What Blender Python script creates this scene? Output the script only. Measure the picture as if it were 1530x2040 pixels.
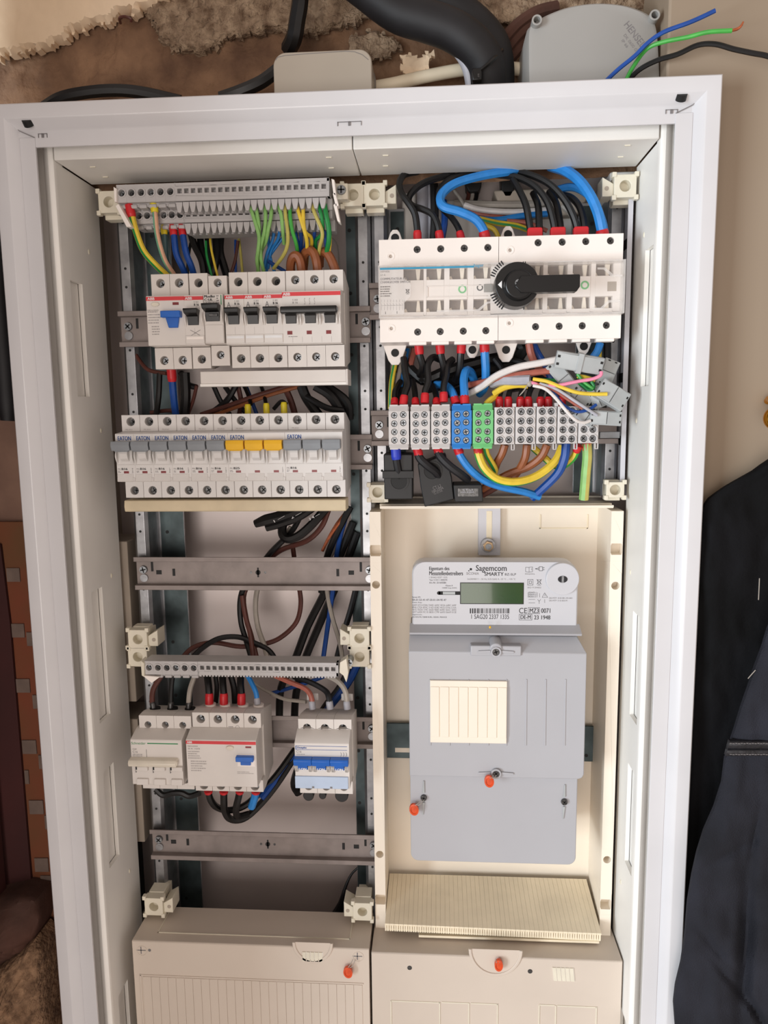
import bpy, bmesh, math, random
import numpy as np
from mathutils import Vector, Matrix
random.seed(4)
for o in list(bpy.data.objects): bpy.data.objects.remove(o)
C = bpy.context.scene.collection
sc = bpy.context.scene
# ---------------------------------------------------------------- camera (all lengths below in mm; x right, y into the wall, z up from frame top)
S = 0.001; ZO = 1700.0
CF, CX, CY, CZ, CP, CYAW, CR = 1484.775, 369.357, -639.689, -257.194, 0.135898, 0.0675528, -0.0124342
cp, sp, cyw, syw, cr, sr = math.cos(CP), math.sin(CP), math.cos(CYAW), math.sin(CYAW), math.cos(CR), math.sin(CR)
FWD = Vector((-syw*cp, cyw*cp, -sp)); R0 = Vector((cyw, syw, 0)); U0 = R0.cross(FWD)
RI = cr*R0 + sr*U0; UP = -sr*R0 + cr*U0
def W(x, y, z): return Vector((x*S, y*S, (z+ZO)*S))
cam = bpy.data.cameras.new('camera'); co = bpy.data.objects.new('camera', cam); C.objects.link(co)
mw = Matrix.Identity(4)
for i in range(3): mw[i][0], mw[i][1], mw[i][2] = RI[i], UP[i], -FWD[i]
mw.translation = W(CX, CY, CZ); co.matrix_world = mw
cam.sensor_fit = 'VERTICAL'; cam.sensor_height = 36; cam.lens = CF/2040*36; cam.clip_start = 0.02
sc.camera = co
# ---------------------------------------------------------------- light
wd = bpy.data.worlds.new('world'); sc.world = wd; wd.use_nodes = True
bg = wd.node_tree.nodes['Background']; bg.inputs[0].default_value = (0.80, 0.68, 0.61, 1); bg.inputs[1].default_value = 0.66
def area(name, loc, target, sx, sy, power, col):
    l = bpy.data.lights.new(name, 'AREA'); l.shape = 'RECTANGLE'; l.size = sx; l.size_y = sy; l.energy = power; l.color = col
    o = bpy.data.objects.new(name, l); C.objects.link(o); o.location = loc
    o.rotation_euler = (Vector(target)-Vector(loc)).to_track_quat('-Z', 'Y').to_euler(); return o
area('window_daylight', (-1.75, -1.95, 1.0), (0.45, 0, 1.3), 1.0, 1.3, 70, (0.82, 0.92, 1.0))
area('front_window', (0.05, -2.1, 0.95), (0.36, 0, 1.25), 1.1, 1.2, 14, (1.0, 0.93, 0.88))
sc.view_settings.view_transform = 'Standard'; sc.view_settings.look = 'None'
sc.view_settings.exposure = 0.15; sc.view_settings.gamma = 1.0; sc.view_settings.use_curve_mapping = False
# ---------------------------------------------------------------- pixel -> point on a plane
def ray(u, v): return FWD*CF + RI*(u-765) - UP*(v-1020)
def A(u, v, Y):
    d = ray(u, v); t = (Y-CY)/d.y; return (CX+t*d.x, CZ+t*d.z)
def P3(u, v, Y): x, z = A(u, v, Y); return (x, Y, z)
def AX(u, v, X): d = ray(u, v); t = (X-CX)/d.x; return (CY+t*d.y, CZ+t*d.z)
def RC(u0, v0, u1, v1, Y):
    um, vm = (u0+u1)/2, (v0+v1)/2
    return A(u0, vm, Y)[0], A(u1, vm, Y)[0], A(um, v1, Y)[1], A(um, v0, Y)[1]
# ---------------------------------------------------------------- materials
def lin(c): return tuple(((x/255)/12.92 if x/255 <= .04045 else ((x/255+.055)/1.055)**2.4) for x in c)
M = {}
def mat(name, rgb, rough=0.45, metal=0.0, var=0.05, scale=60, bump=0.0, bscale=400, rgb2=None, bd=.002, spec=0.5, detail=3, coat=0.0):
    m = bpy.data.materials.new(name); m.use_nodes = True; nt = m.node_tree; b = nt.nodes['Principled BSDF']
    b.inputs['Roughness'].default_value = rough; b.inputs['Metallic'].default_value = metal
    b.inputs['Specular IOR Level'].default_value = spec; b.inputs['Coat Weight'].default_value = coat
    tc = nt.nodes.new('ShaderNodeTexCoord'); n = nt.nodes.new('ShaderNodeTexNoise'); n.inputs['Scale'].default_value = scale; n.inputs['Detail'].default_value = detail
    nt.links.new(tc.outputs['Object'], n.inputs['Vector'])
    mx = nt.nodes.new('ShaderNodeMix'); mx.data_type = 'RGBA'; c = lin(rgb)
    c2 = lin(rgb2) if rgb2 else tuple(x*(1-var*3) for x in c)
    if not rgb2: c = tuple(min(1, x*(1+var)) for x in c)
    mx.inputs[6].default_value = (*c, 1); mx.inputs[7].default_value = (*c2, 1)
    rp = nt.nodes.new('ShaderNodeMapRange'); rp.inputs[1].default_value = .35; rp.inputs[2].default_value = .7
    nt.links.new(n.outputs['Fac'], rp.inputs[0]); nt.links.new(rp.outputs[0], mx.inputs[0]); nt.links.new(mx.outputs[2], b.inputs['Base Color'])
    if bump:
        n2 = nt.nodes.new('ShaderNodeTexNoise'); n2.inputs['Scale'].default_value = bscale; n2.inputs['Detail'].default_value = 5
        nt.links.new(tc.outputs['Object'], n2.inputs['Vector'])
        bp = nt.nodes.new('ShaderNodeBump'); bp.inputs['Strength'].default_value = bump; bp.inputs['Distance'].default_value = bd
        nt.links.new(n2.outputs['Fac'], bp.inputs['Height']); nt.links.new(bp.outputs[0], b.inputs['Normal'])
    M[name] = m; return m
mat('frame_white', (212, 211, 213), .28, 0, .01, 20, coat=.2)
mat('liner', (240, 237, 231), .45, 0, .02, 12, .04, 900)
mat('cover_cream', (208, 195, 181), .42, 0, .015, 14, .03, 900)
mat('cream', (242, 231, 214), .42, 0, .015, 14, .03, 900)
mat('cream_yellow', (244, 231, 204), .5, 0, .03, 30)
mat('busbar_cream', (214, 198, 166), .55, 0, .03, 50)
mat('bracket', (224, 217, 198), .4, 0, .02, 60)
mat('abb_white', (222, 216, 210), .4, 0, .015, 40)
mat('eaton_white', (220, 217, 214), .38, 0, .015, 40)
mat('switch_white', (246, 238, 231), .38, 0, .01, 30)
mat('grey_plastic', (188, 185, 184), .45, 0, .02, 50)
mat('block_grey', (206, 202, 200), .4, 0, .02, 50)
mat('block_blue', (40, 128, 206), .4, 0, .02, 50)
mat('block_green', (112, 196, 124), .4, 0, .02, 50)
mat('meter_grey', (176, 176, 180), .42, 0, .01, 15, .02, 900)
mat('meter_front', (200, 200, 204), .32, 0, .01, 15)
mat('red', (204, 34, 42), .4, 0, .03, 80)
mat('red_strip', (214, 56, 62), .45, 0, .02, 80)
mat('red_window', (130, 40, 44), .3, 0, .1, 300)
mat('yellow', (226, 206, 40), .4, 0, .03, 80)
mat('blue_cap', (40, 62, 190), .4, 0, .03, 80)
mat('toggle_blue', (24, 98, 190), .35, 0, .03, 80)
mat('toggle_black', (8, 8, 9), .32, 0, .05, 80)
mat('toggle_grey', (140, 145, 150), .4, 0, .03, 80)
mat('toggle_yellow', (232, 178, 34), .4, 0, .03, 80)
mat('toggle_cream', (224, 216, 200), .4, 0, .02, 80)
mat('label_blue', (186, 202, 224), .3, 0, .02, 80)
mat('wire_black', (15, 14, 15), .42, 0, .1, 120)
mat('wire_blue', (44, 134, 212), .42, 0, .05, 100)
mat('wire_darkblue', (16, 70, 150), .42, 0, .06, 100)
mat('wire_brown', (150, 88, 52), .42, 0, .06, 100)
mat('wire_darkbrown', (92, 50, 42), .45, 0, .08, 100)
mat('wire_rose', (176, 100, 84), .45, 0, .05, 100)
mat('wire_grey', (168, 160, 150), .45, 0, .04, 100)
mat('wire_lightgrey', (176, 176, 184), .4, 0, .04, 100)
mat('wire_white', (226, 220, 216), .4, 0, .03, 100)
mat('wire_yellow', (232, 200, 62), .42, 0, .04, 100)
mat('wire_olive', (196, 184, 96), .42, 0, .04, 100)
mat('wire_green', (70, 170, 70), .42, 0, .05, 100)
mat('wire_lightgreen', (140, 190, 110), .42, 0, .05, 100)
mat('wire_darkgreen', (30, 140, 66), .42, 0, .05, 100)
mat('wire_pink', (236, 140, 170), .42, 0, .04, 100)
mat('wire_teal', (70, 100, 104), .42, 0, .04, 100)
mat('wire_mint', (110, 170, 140), .42, 0, .04, 100)
mat('wire_salmon', (222, 172, 140), .42, 0, .04, 100)
mat('copper', (206, 120, 84), .35, .9, .1, 300)
mat('zinc', (140, 142, 145), .42, .75, .10, 45, .05, 300)
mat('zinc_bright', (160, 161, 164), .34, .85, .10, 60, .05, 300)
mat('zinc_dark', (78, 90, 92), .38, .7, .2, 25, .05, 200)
mat('rail_zinc', (142, 132, 128), .5, .35, .06, 50, .05, 300)
mat('back_panel', (222, 210, 206), .40, .25, .05, 6)
mat('box_side', (178, 165, 150), .55, 0, .04, 10)
mat('screw_metal', (150, 154, 158), .36, .95, .1, 500)
mat('screw_dark', (96, 96, 96), .36, .9, .15, 500)
mat('slot_black', (10, 10, 10), .6, 0, .1, 100)
mat('print_black', (26, 26, 30), .6, 0, .05, 100)
mat('print_grey', (122, 118, 118), .6, 0, .05, 100)
mat('print_faint', (172, 166, 163), .6, 0, .05, 100)
mat('print_blue', (16, 80, 156), .6, 0, .05, 100)
mat('print_white', (232, 232, 232), .6, 0, .02, 100)
mat('print_green', (40, 140, 84), .6, 0, .05, 100)
mat('print_teal', (56, 148, 184), .6, 0, .03, 100)
mat('ring_green', (104, 196, 124), .5, 0, .03, 100)
mat('seal_orange', (214, 78, 34), .35, 0, .08, 200)
mat('lcd', (10, 62, 22), .10, 0, .25, 12, rgb2=(36, 66, 14), coat=.6)
mat('junction', (172, 162, 148), .42, 0, .02, 12)
mat('box_grey', (156, 154, 150), .42, 0, .02, 10)
mat('sheath_black', (24, 23, 26), .6, 0, .15, 30, .05, 200)
mat('transformer_black', (26, 26, 27), .5, 0, .1, 40)
mat('plate_silver', (150, 148, 142), .45, .3, .08, 60)
mat('connector_grey', (172, 176, 176), .4, 0, .03, 60)
mat('cell_brown', (132, 118, 108), .5, 0, .1, 60)
mat('nut_gold', (186, 160, 128), .3, .9, .1, 60)
mat('brass', (214, 150, 50), .2, .95, .1, 60)
mat('jacket_black', (9, 9, 12), .85, 0, .3, 18, .3, 260, spec=.2)
mat('jacket_charcoal', (36, 37, 45), .8, 0, .18, 14, .5, 900, spec=.25)
mat('jacket_seam', (24, 24, 29), .45, 0, .2, 200, .3, 400)
mat('shield_metal', (206, 206, 212), .4, .1, .04, 6)
mat('wall_beige', (152, 136, 118), .75, 0, .03, 3, .06, 40, rgb2=(144, 127, 107))
mat('plaster', (236, 212, 182), .85, 0, .08, 9, .35, 60, rgb2=(218, 192, 160))
mat('earth', (152, 118, 90), .9, 0, .25, 22, 1.0, 70, rgb2=(92, 66, 50), detail=10, bd=.006)
mat('earth_light', (180, 156, 130), .9, 0, .25, 90, 1.0, 200, rgb2=(104, 80, 60), detail=10, bd=.008)
mat('orange_board', (124, 62, 34), .7, 0, .1, 14, .2, 60, rgb2=(108, 70, 38), detail=6)
mat('tile_grey', (118, 100, 90), .7, 0, .08, 60)
mat('maroon', (66, 24, 22), .75, 0, .15, 8, .2, 60)
mat('mottled', (150, 118, 100), .85, 0, .1, 14, .4, 60, rgb2=(112, 84, 72), detail=8)
mat('stone', (164, 130, 100), .9, 0, .1, 90, 1.0, 220, rgb2=(96, 70, 50), detail=10, bd=.006)
mat('stone_brown', (86, 54, 42), .85, 0, .1, 20, .5, 90, rgb2=(60, 38, 30), detail=8)
def clear(name, tint, fac, rough=.08):
    m = bpy.data.materials.new(name); m.use_nodes = True; nt = m.node_tree; b = nt.nodes['Principled BSDF']; out = nt.nodes['Material Output']
    n = nt.nodes.new('ShaderNodeTexNoise'); n.inputs['Scale'].default_value = 40
    mr = nt.nodes.new('ShaderNodeMapRange'); mr.inputs[3].default_value = rough; mr.inputs[4].default_value = rough+.06
    nt.links.new(n.outputs['Fac'], mr.inputs[0]); nt.links.new(mr.outputs[0], b.inputs['Roughness'])
    b.inputs['Base Color'].default_value = (*lin(tint), 1)
    t = nt.nodes.new('ShaderNodeBsdfTransparent'); mx = nt.nodes.new('ShaderNodeMixShader'); mx.inputs[0].default_value = fac
    nt.links.new(t.outputs[0], mx.inputs[1]); nt.links.new(b.outputs[0], mx.inputs[2]); nt.links.new(mx.outputs[0], out.inputs[0]); M[name] = m
clear('clear_cover', (236, 232, 228), .09)
clear('clear_edge', (240, 236, 232), .42)
# ---------------------------------------------------------------- mesh builder
class MB:
    def __init__(s): s.v = []; s.f = []; s.m = []
    def add(s, vs, fs, m=0):
        k = len(s.v); s.v += [tuple(map(float, q)) for q in vs]
        for f in fs: s.f.append(tuple(i+k for i in f)); s.m.append(m)
        return s
    def box(s, x0, x1, y0, y1, z0, z1, m=0):
        return s.add([(x, y, z) for x in (x0, x1) for y in (y0, y1) for z in (z0, z1)],
                     [(0, 1, 3, 2), (4, 6, 7, 5), (0, 4, 5, 1), (2, 3, 7, 6), (0, 2, 6, 4), (1, 5, 7, 3)], m)
    def pbox(s, u0, v0, u1, v1, y0, y1, m=0):
        a, b, c, d = RC(u0, v0, u1, v1, y0); return s.box(a, b, y0, y1, c, d, m)
    def prism(s, poly, ax, a0, a1, m=0):
        n = len(poly)
        f = {'x': lambda p, a: (a, p[0], p[1]), 'y': lambda p, a: (p[0], a, p[1]), 'z': lambda p, a: (p[0], p[1], a)}[ax]
        vs = [f(p, a0) for p in poly]+[f(p, a1) for p in poly]
        return s.add(vs, [tuple(range(n)), tuple(range(2*n-1, n-1, -1))]+[(i, i+n, (i+1) % n+n, (i+1) % n) for i in range(n)], m)
    def cyl(s, p0, p1, r0, r1=None, seg=16, m=0, caps=True):
        r1 = r0 if r1 is None else r1; p0 = Vector(p0); p1 = Vector(p1); d = (p1-p0).normalized()
        a = d.orthogonal().normalized(); b = d.cross(a); vs = []
        for p, r in ((p0, r0), (p1, r1)):
            for i in range(seg):
                t = 2*math.pi*i/seg; vs.append(p+(a*math.cos(t)+b*math.sin(t))*r)
        fs = [(i, (i+1) % seg, (i+1) % seg+seg, i+seg) for i in range(seg)]
        if caps: fs += [tuple(range(seg-1, -1, -1)), tuple(range(seg, 2*seg))]
        return s.add(vs, fs, m)
    def ring(s, c, r0, r1, y0, y1, seg=20, m=0):  # annulus facing -y
        vs = []
        for y, r in ((y0, r0), (y0, r1), (y1, r1), (y1, r0)):
            for i in range(seg):
                t = 2*math.pi*i/seg; vs.append((c[0]+r*math.cos(t), y, c[1]+r*math.sin(t)))
        fs = []
        for k in range(4):
            k2 = (k+1) % 4
            for i in range(seg): j = (i+1) % seg; fs.append((k*seg+i, k*seg+j, k2*seg+j, k2*seg+i))
        return s.add(vs, fs, m)
    def ball(s, c, r, m=0, nu=12, nv=8, sc3=(1, 1, 1)):
        vs = []; fs = []
        for j in range(nv+1):
            ph = math.pi*j/nv
            for i in range(nu):
                t = 2*math.pi*i/nu; vs.append((c[0]+r*sc3[0]*math.sin(ph)*math.cos(t), c[1]+r*sc3[1]*math.sin(ph)*math.sin(t), c[2]+r*sc3[2]*math.cos(ph)))
        for j in range(nv):
            for i in range(nu): k = (i+1) % nu; fs.append((j*nu+i, j*nu+k, (j+1)*nu+k, (j+1)*nu+i))
        return s.add(vs, fs, m)
    def holed(s, x0, x1, z0, z1, y, dep, cx, cz, r, seg=16, m=0, mh=0, sq=False, floor=True):
        # a block front face with one round (or square) recess
        cor = [math.atan2(z-cz, x-cx) % (2*math.pi) for x in (x0, x1) for z in (z0, z1)]
        an = sorted(set([round(2*math.pi*(i+.5)/seg, 5) for i in range(seg)]+[round(c, 5) for c in cor]))
        out = []; inn = []
        for t in an:
            c, q = math.cos(t), math.sin(t); ks = []
            if c > 1e-9: ks.append((x1-cx)/c)
            if c < -1e-9: ks.append((x0-cx)/c)
            if q > 1e-9: ks.append((z1-cz)/q)
            if q < -1e-9: ks.append((z0-cz)/q)
            k = min(ks); out.append((cx+k*c, cz+k*q))
            rr = r/max(abs(c), abs(q)) if sq else r
            inn.append((cx+rr*c, cz+rr*q))
        n = len(an); vs = [(a, y, b) for a, b in out]+[(a, y, b) for a, b in inn]+[(a, y+dep, b) for a, b in inn]+[(a, y+dep, b) for a, b in out]
        for i in range(n):
            j = (i+1) % n
        s.add(vs, [(i, (i+1) % n, (i+1) % n+n, i+n) for i in range(n)]+[(i, i+3*n, (i+1) % n+3*n, (i+1) % n) for i in range(n)], m)
        s.add(vs, [(i+n, (i+1) % n+n, (i+1) % n+2*n, i+2*n) for i in range(n)]+([tuple(range(2*n, 3*n))] if floor else []), mh)
        return s
    def build(s, name, mats, parent=None, bev=0.0, smooth=True, origin=None):
        me = bpy.data.meshes.new(name)
        if parent is None and origin is None:
            a = np.array(s.v); lo, hi = a.min(0), a.max(0); origin = ((lo[0]+hi[0])/2, (lo[1]+hi[1])/2, lo[2])
        og = ORG[parent.name] if parent is not None else origin
        me.from_pydata([((x-og[0])*S, (y-og[1])*S, (z-og[2])*S) for x, y, z in s.v], [], s.f)
        bm = bmesh.new(); bm.from_mesh(me); bmesh.ops.remove_doubles(bm, verts=bm.verts, dist=2e-6)
        bmesh.ops.recalc_face_normals(bm, faces=bm.faces); bm.to_mesh(me); bm.free()
        if not isinstance(mats, (list, tuple)): mats = [mats]
        for m in mats: me.materials.append(M[m])
        if len(mats) > 1 and len(me.polygons) == len(s.m): me.polygons.foreach_set('material_index', s.m)
        if smooth:
            me.polygons.foreach_set('use_smooth', [True]*len(me.polygons)); me.set_sharp_from_angle(angle=math.radians(32))
        o = bpy.data.objects.new(name, me); C.objects.link(o); ORG[o.name] = og
        if parent is not None: o.parent = parent
        else: o.location = W(*og)
        if bev:
            b = o.modifiers.new('bevel', 'BEVEL'); b.width = bev*S; b.segments = 2; b.limit_method = 'ANGLE'; b.angle_limit = math.radians(40); b.use_clamp_overlap = True
        return o
ORG = {}
def tag(o, label=None, cat=None, group=None, kind=None):
    if label: o['label'] = label
    if cat: o['category'] = cat
    if group: o['group'] = group
    if kind: o['kind'] = kind
    return o
def thing(name, loc, label, cat, group=None):
    o = bpy.data.objects.new(name, None); o.empty_display_size = .01; C.objects.link(o); o.location = W(*loc); ORG[o.name] = tuple(loc)
    return tag(o, label, cat, group)
def dup(root, dx, dz, label=None, dy=0, group=None):
    r = root.copy(); C.objects.link(r); r.location = root.location+Vector((dx*S, dy*S, dz*S))
    og = ORG[root.name]; og = (og[0]+dx, og[1]+dy, og[2]+dz); ORG[r.name] = og
    if label: r['label'] = label
    if group: r['group'] = group
    for ch in list(root.children):
        c = ch.copy(); C.objects.link(c); c.parent = r; ORG[c.name] = og
        for g in list(ch.children):
            d = g.copy(); C.objects.link(d); d.parent = c; ORG[d.name] = og
    return r
def spline(pts, n=6):
    p = [Vector(q) for q in pts]
    if len(p) < 3: return p
    p = [2*p[0]-p[1]]+p+[2*p[-1]-p[-2]]; out = []
    for i in range(1, len(p)-2):
        for k in range(n):
            t = k/n; a, b, c, d = p[i-1], p[i], p[i+1], p[i+2]
            out.append(.5*((2*b)+(c-a)*t+(2*a-5*b+4*c-d)*t*t+(3*b-a-3*c+d)*t**3))
    out.append(p[-2]); return out
def tube(mb, pts, r, seg=8, n=5, stripe=None, m=0, m2=1, rads=None, closed_ends=True, tw=0.0):
    path = spline(pts, n); N = len(path); nrm = None; rings = []
    for i, q in enumerate(path):
        t = (path[min(i+1, N-1)]-path[max(i-1, 0)]).normalized()
        if nrm is None: nrm = t.cross(Vector((0, -1, 0.01))).normalized()
        nrm = (nrm-t*nrm.dot(t)).normalized(); b = t.cross(nrm)
        rr = r if rads is None else np.interp(i/(N-1), np.linspace(0, 1, len(rads)), rads)
        ph = tw*i
        rings.append([q+(nrm*math.cos(2*math.pi*k/seg+ph)+b*math.sin(2*math.pi*k/seg+ph))*rr for k in range(seg)])
    vs = [v for rg in rings for v in rg]
    for k in range(seg):
        mm = m2 if (stripe and k in stripe) else m
        mb.add(vs, [(i*seg+k, i*seg+(k+1) % seg, (i+1)*seg+(k+1) % seg, (i+1)*seg+k) for i in range(N-1)], mm)
    if closed_ends: mb.add(vs, [tuple(range(seg-1, -1, -1)), tuple(range((N-1)*seg, N*seg))], m)
    return path
_txt = {}
def text(parent, s, u0, v0, u1, v1, Y, m='print_black', bold=0, name='lettering', ang=0, label=None):
    key = s
    if key not in _txt:
        cu = bpy.data.curves.new('lettering', 'FONT'); cu.body = s; cu.size = 1; cu.offset = 0; cu.resolution_u = 3
        ob = bpy.data.objects.new('lettering', cu); C.objects.link(ob); bpy.context.view_layer.update()
        me = bpy.data.meshes.new_from_object(ob); a = [tuple(v.co) for v in me.vertices]; f = [tuple(p.vertices) for p in me.polygons]
        bpy.data.objects.remove(ob); bpy.data.curves.remove(cu); bpy.data.meshes.remove(me); _txt[key] = (np.array(a), f)
    a, f = _txt[key]; lo, hi = a.min(0), a.max(0); x0, x1, z0, z1 = RC(u0, v0, u1, v1, Y)
    cx, cz = (x0+x1)/2, (z0+z1)/2; mb = MB(); ca, sa = math.cos(ang), math.sin(ang); vs = []
    for q in a:
        X = ((q[0]-lo[0])/(hi[0]-lo[0])-.5)*(x1-x0); Z = ((q[1]-lo[1])/max(1e-6, hi[1]-lo[1])-.5)*(z1-z0)
        vs.append((cx+X*ca-Z*sa, Y-.12, cz+X*sa+Z*ca))
    mb.add(vs, f)
    if bold > .003: mb.add([(x+.16, y-.02, z) for x, y, z in vs], f)
    return mb.build(name, m, parent, smooth=False)
def smallprint(parent, u0, v0, u1, v1, Y, n, m='print_grey', fill=.8, name='small_print', th=.45):
    # lines too small to read in the photograph: rows of short dashes
    x0, x1, z0, z1 = RC(u0, v0, u1, v1, Y); mb = MB(); h = (z1-z0)/n
    for i in range(n):
        zc = z1-h*(i+.5); x = x0; end = x0+(x1-x0)*random.uniform(fill, 1)
        while x < end:
            w = random.uniform(.5, 1.6); mb.add([(x, Y-.1, zc-h*th/2), (min(x+w, end), Y-.1, zc-h*th/2), (min(x+w, end), Y-.1, zc+h*th/2), (x, Y-.1, zc+h*th/2)], [(0, 1, 2, 3)]); x += w+random.uniform(.25, .5)
    return mb.build(name, m, parent, smooth=False)
def screw(parent, x, z, y, r, m='screw_metal', name='terminal_screw', slot=True, h=1.2, ang=None):
    mb = MB(); mb.cyl((x, y, z), (x, y+h, z), r*.92, r, 14); o = None
    a = random.uniform(0, math.pi) if ang is None else ang
    if slot:
        for k in (0, math.pi/2):
            c, q = math.cos(a+k), math.sin(a+k); L = r*.72; w = r*.16
            mb.add([(x+c*L-q*w, y-.06, z+q*L+c*w), (x-c*L-q*w, y-.06, z-q*L+c*w), (x-c*L+q*w, y-.06, z-q*L-c*w), (x+c*L+q*w, y-.06, z+q*L-c*w)], [(0, 1, 2, 3)], 1)
    return mb.build(name, [m, 'slot_black'], parent)
# ================================================================ setting
def rough_grid(us, vs, Yf, amp, seed, nu, nv, fr=.02):
    from mathutils import noise
    mb = MB(); vv = []
    for j in range(nv+1):
        for i in range(nu+1):
            u = us[0]+(us[1]-us[0])*i/nu; v = vs[0]+(vs[1]-vs[0])*j/nv
            q = Vector((u*fr, v*fr, seed))
            d = noise.fractal(q, .9, 2.1, 6)*amp+noise.noise(q*.25)*amp*1.5
            vv.append((u, Yf+d, v))
    mb.add(vv, [(j*(nu+1)+i, j*(nu+1)+i+1, (j+1)*(nu+1)+i+1, (j+1)*(nu+1)+i) for j in range(nv) for i in range(nu)])
    return mb
def slab(poly_px, Y, th, name, m, parent=None, amp=0, bev=1.0):
    pts = [A(u, v, Y) for u, v in poly_px]; mb = MB(); mb.prism(pts, 'y', Y, Y+th)
    return mb.build(name, m, parent, bev=bev, smooth=False)
wb = rough_grid((-420, 590), (-40, 330), 122, 5, 3.1, 300, 110, .03).build('wall_back', 'earth'); tag(wb, kind='structure')
def patch(poly, Y, seed, m, parent, amp, name, dens=90, edge=8):
    # irregular coat of mortar or plaster: jittered outline, domed towards its middle, real thickness
    from mathutils import noise
    pts = [A(u, v, Y) for u, v in poly]; h = 2.6
    def inside(x, z):
        c = False
        for i in range(len(pts)):
            (x1, z1), (x2, z2) = pts[i], pts[i-1]
            if (z1 > z) != (z2 > z) and x < (x2-x1)*(z-z1)/(z2-z1)+x1: c = not c
        return c
    xs = [p[0] for p in pts]; zs = [p[1] for p in pts]; x0, z0 = min(xs)-8, min(zs)-8; nx_, nz_ = int((max(xs)-x0+8)/h), int((max(zs)-z0+8)/h); keep = set()
    for j in range(nz_):
        for i in range(nx_):
            x, z = x0+(i+.5)*h, z0+(j+.5)*h
            if inside(x+noise.fractal(Vector((x*.06, z*.06, seed)), .6, 2.2, 5)*6, z+noise.fractal(Vector((x*.06, z*.06, seed+9)), .6, 2.2, 5)*6): keep.add((i, j))
    idx = {}; vs = []; fs = []; cnt = {}
    def vert(i, j, back):
        k = (i, j, back)
        if k not in idx:
            x = x0+i*h+noise.noise(Vector((i*.9, j*.9, seed)))*h*.7; z = z0+j*h+noise.noise(Vector((i*.9, j*.9, seed+3)))*h*.7
            full = all(c in keep for c in ((i, j), (i-1, j), (i, j-1), (i-1, j-1)))
            d = noise.fractal(Vector((x*.05, z*.05, seed)), .7, 2.1, 5)*amp+noise.noise(Vector((x*.3, z*.3, seed)))*amp*.25
            idx[k] = len(vs); vs.append((x, Y+edge if back else Y+d+(0 if full else edge*.35), z))
        return idx[k]
    for (i, j) in keep:
        q = [(i, j), (i+1, j), (i+1, j+1), (i, j+1)]; fs.append(tuple(vert(a, b, 0) for a, b in q))
        for k, (di, dj) in enumerate(((0, -1), (1, 0), (0, 1), (-1, 0))):
            if (i+di, j+dj) not in keep: a, b = q[k], q[(k+1) % 4]; fs.append((vert(*a, 0), vert(*a, 1), vert(*b, 1), vert(*b, 0)))
    mb = MB(); mb.add(vs, fs); return mb.build(name, m, parent, smooth=True)
patch([(-160, -90), (345, -90), (335, -10), (290, 12), (232, 22), (205, 45), (170, 42), (140, 56), (118, 78), (60, 92), (10, 106), (-60, 112), (-160, 118)], 104, 2.0, 'plaster', wb, 1.6, 'plaster_layer', edge=14)
patch([(285, 20), (340, -60), (720, -60), (735, 30), (690, 48), (600, 64), (545, 55), (500, 66), (440, 78), (400, 104), (345, 98), (320, 70)], 110, 5.0, 'earth_light', wb, 4.5, 'mortar_patch', edge=10)
patch([(940, 20), (960, -60), (1330, -60), (1318, 28), (1200, 12), (1090, 42), (1010, 52)], 108, 7.0, 'earth_light', wb, 3.0, 'mortar_patch', edge=6)
patch([(690, 64), (770, 60), (800, 96), (760, 112), (700, 110)], 108, 8.0, 'earth_light', wb, 2.0, 'mortar_patch', edge=6)
patch([(795, 110), (850, 104), (862, 118), (846, 142), (800, 140), (786, 128)], 90, 9.0, 'plaster', wb, 3.0, 'plaster_crumb', edge=5)
wr = MB(); xw = A(1322, 40, 30)[0]+4; wr.prism([(xw, 520), (1250, 520), (1250, -1400), (597, -1400), (597, 3), (xw, 3)], 'y', 30, 150)
tag(wr.build('wall_right', 'wall_beige', bev=2), kind='structure')
wl = rough_grid((-520, 2), (-1100, -40), 62, 3, 12.0, 60, 120, .02).build('wall_left', 'mottled'); tag(wl, kind='structure')
# ---- patterned orange strip beside the cabinet, with square grey tiles
ob = thing('patterned_board', (-60, 56, -1000), 'orange brown board with small grey squares, upright at the lower left', 'board')
bm_ = MB(); pl = [A(u, v, 56) for u, v in [(-12, 1040), (60, 1040), (140, 1900), (70, 1830), (50, 1640), (17, 1240)]]
bm_.prism(pl, 'y', 56, 60); bm_.build('board_panel', 'orange_board', ob)
for u, v, w in [(12, 1132, 26), (19, 1243, 28), (30, 1353, 28), (43, 1475, 28), (57, 1595, 28), (68, 1710, 27), (52, 1260, 22), (64, 1385, 22), (76, 1505, 22), (48, 1535, 8), (80, 1745, 20), (88, 1625, 18)]:
    t = MB(); a = [A(u+du+(v2-v)*.08, v2, 54.6) for du, v2 in ((0, v), (w, v), (w, v+27), (0, v+27))]
    t.prism(a, 'y', 54.6, 56.2); t.build('tile', 'tile_grey', ob, smooth=False)
mq = MB(); mq.prism([A(u, v, 52) for u, v in [(-60, 1060), (0, 1085), (19, 1240), (52, 1640), (68, 1830), (-60, 1900)]], 'y', 52, 56); tag(mq.build('dark_panel', 'maroon', None, bev=.5), 'dark maroon panel at the far left edge, beside the patterned orange board', 'panel')
mp = MB(); mp.box(-98, -74, -330, 46, -1690, 330)  # out-of-view door leaf, added to shade the left side of the cabinet
tag(mp.build('added_shade_door', 'maroon', None, bev=1.5), kind='structure')
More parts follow.
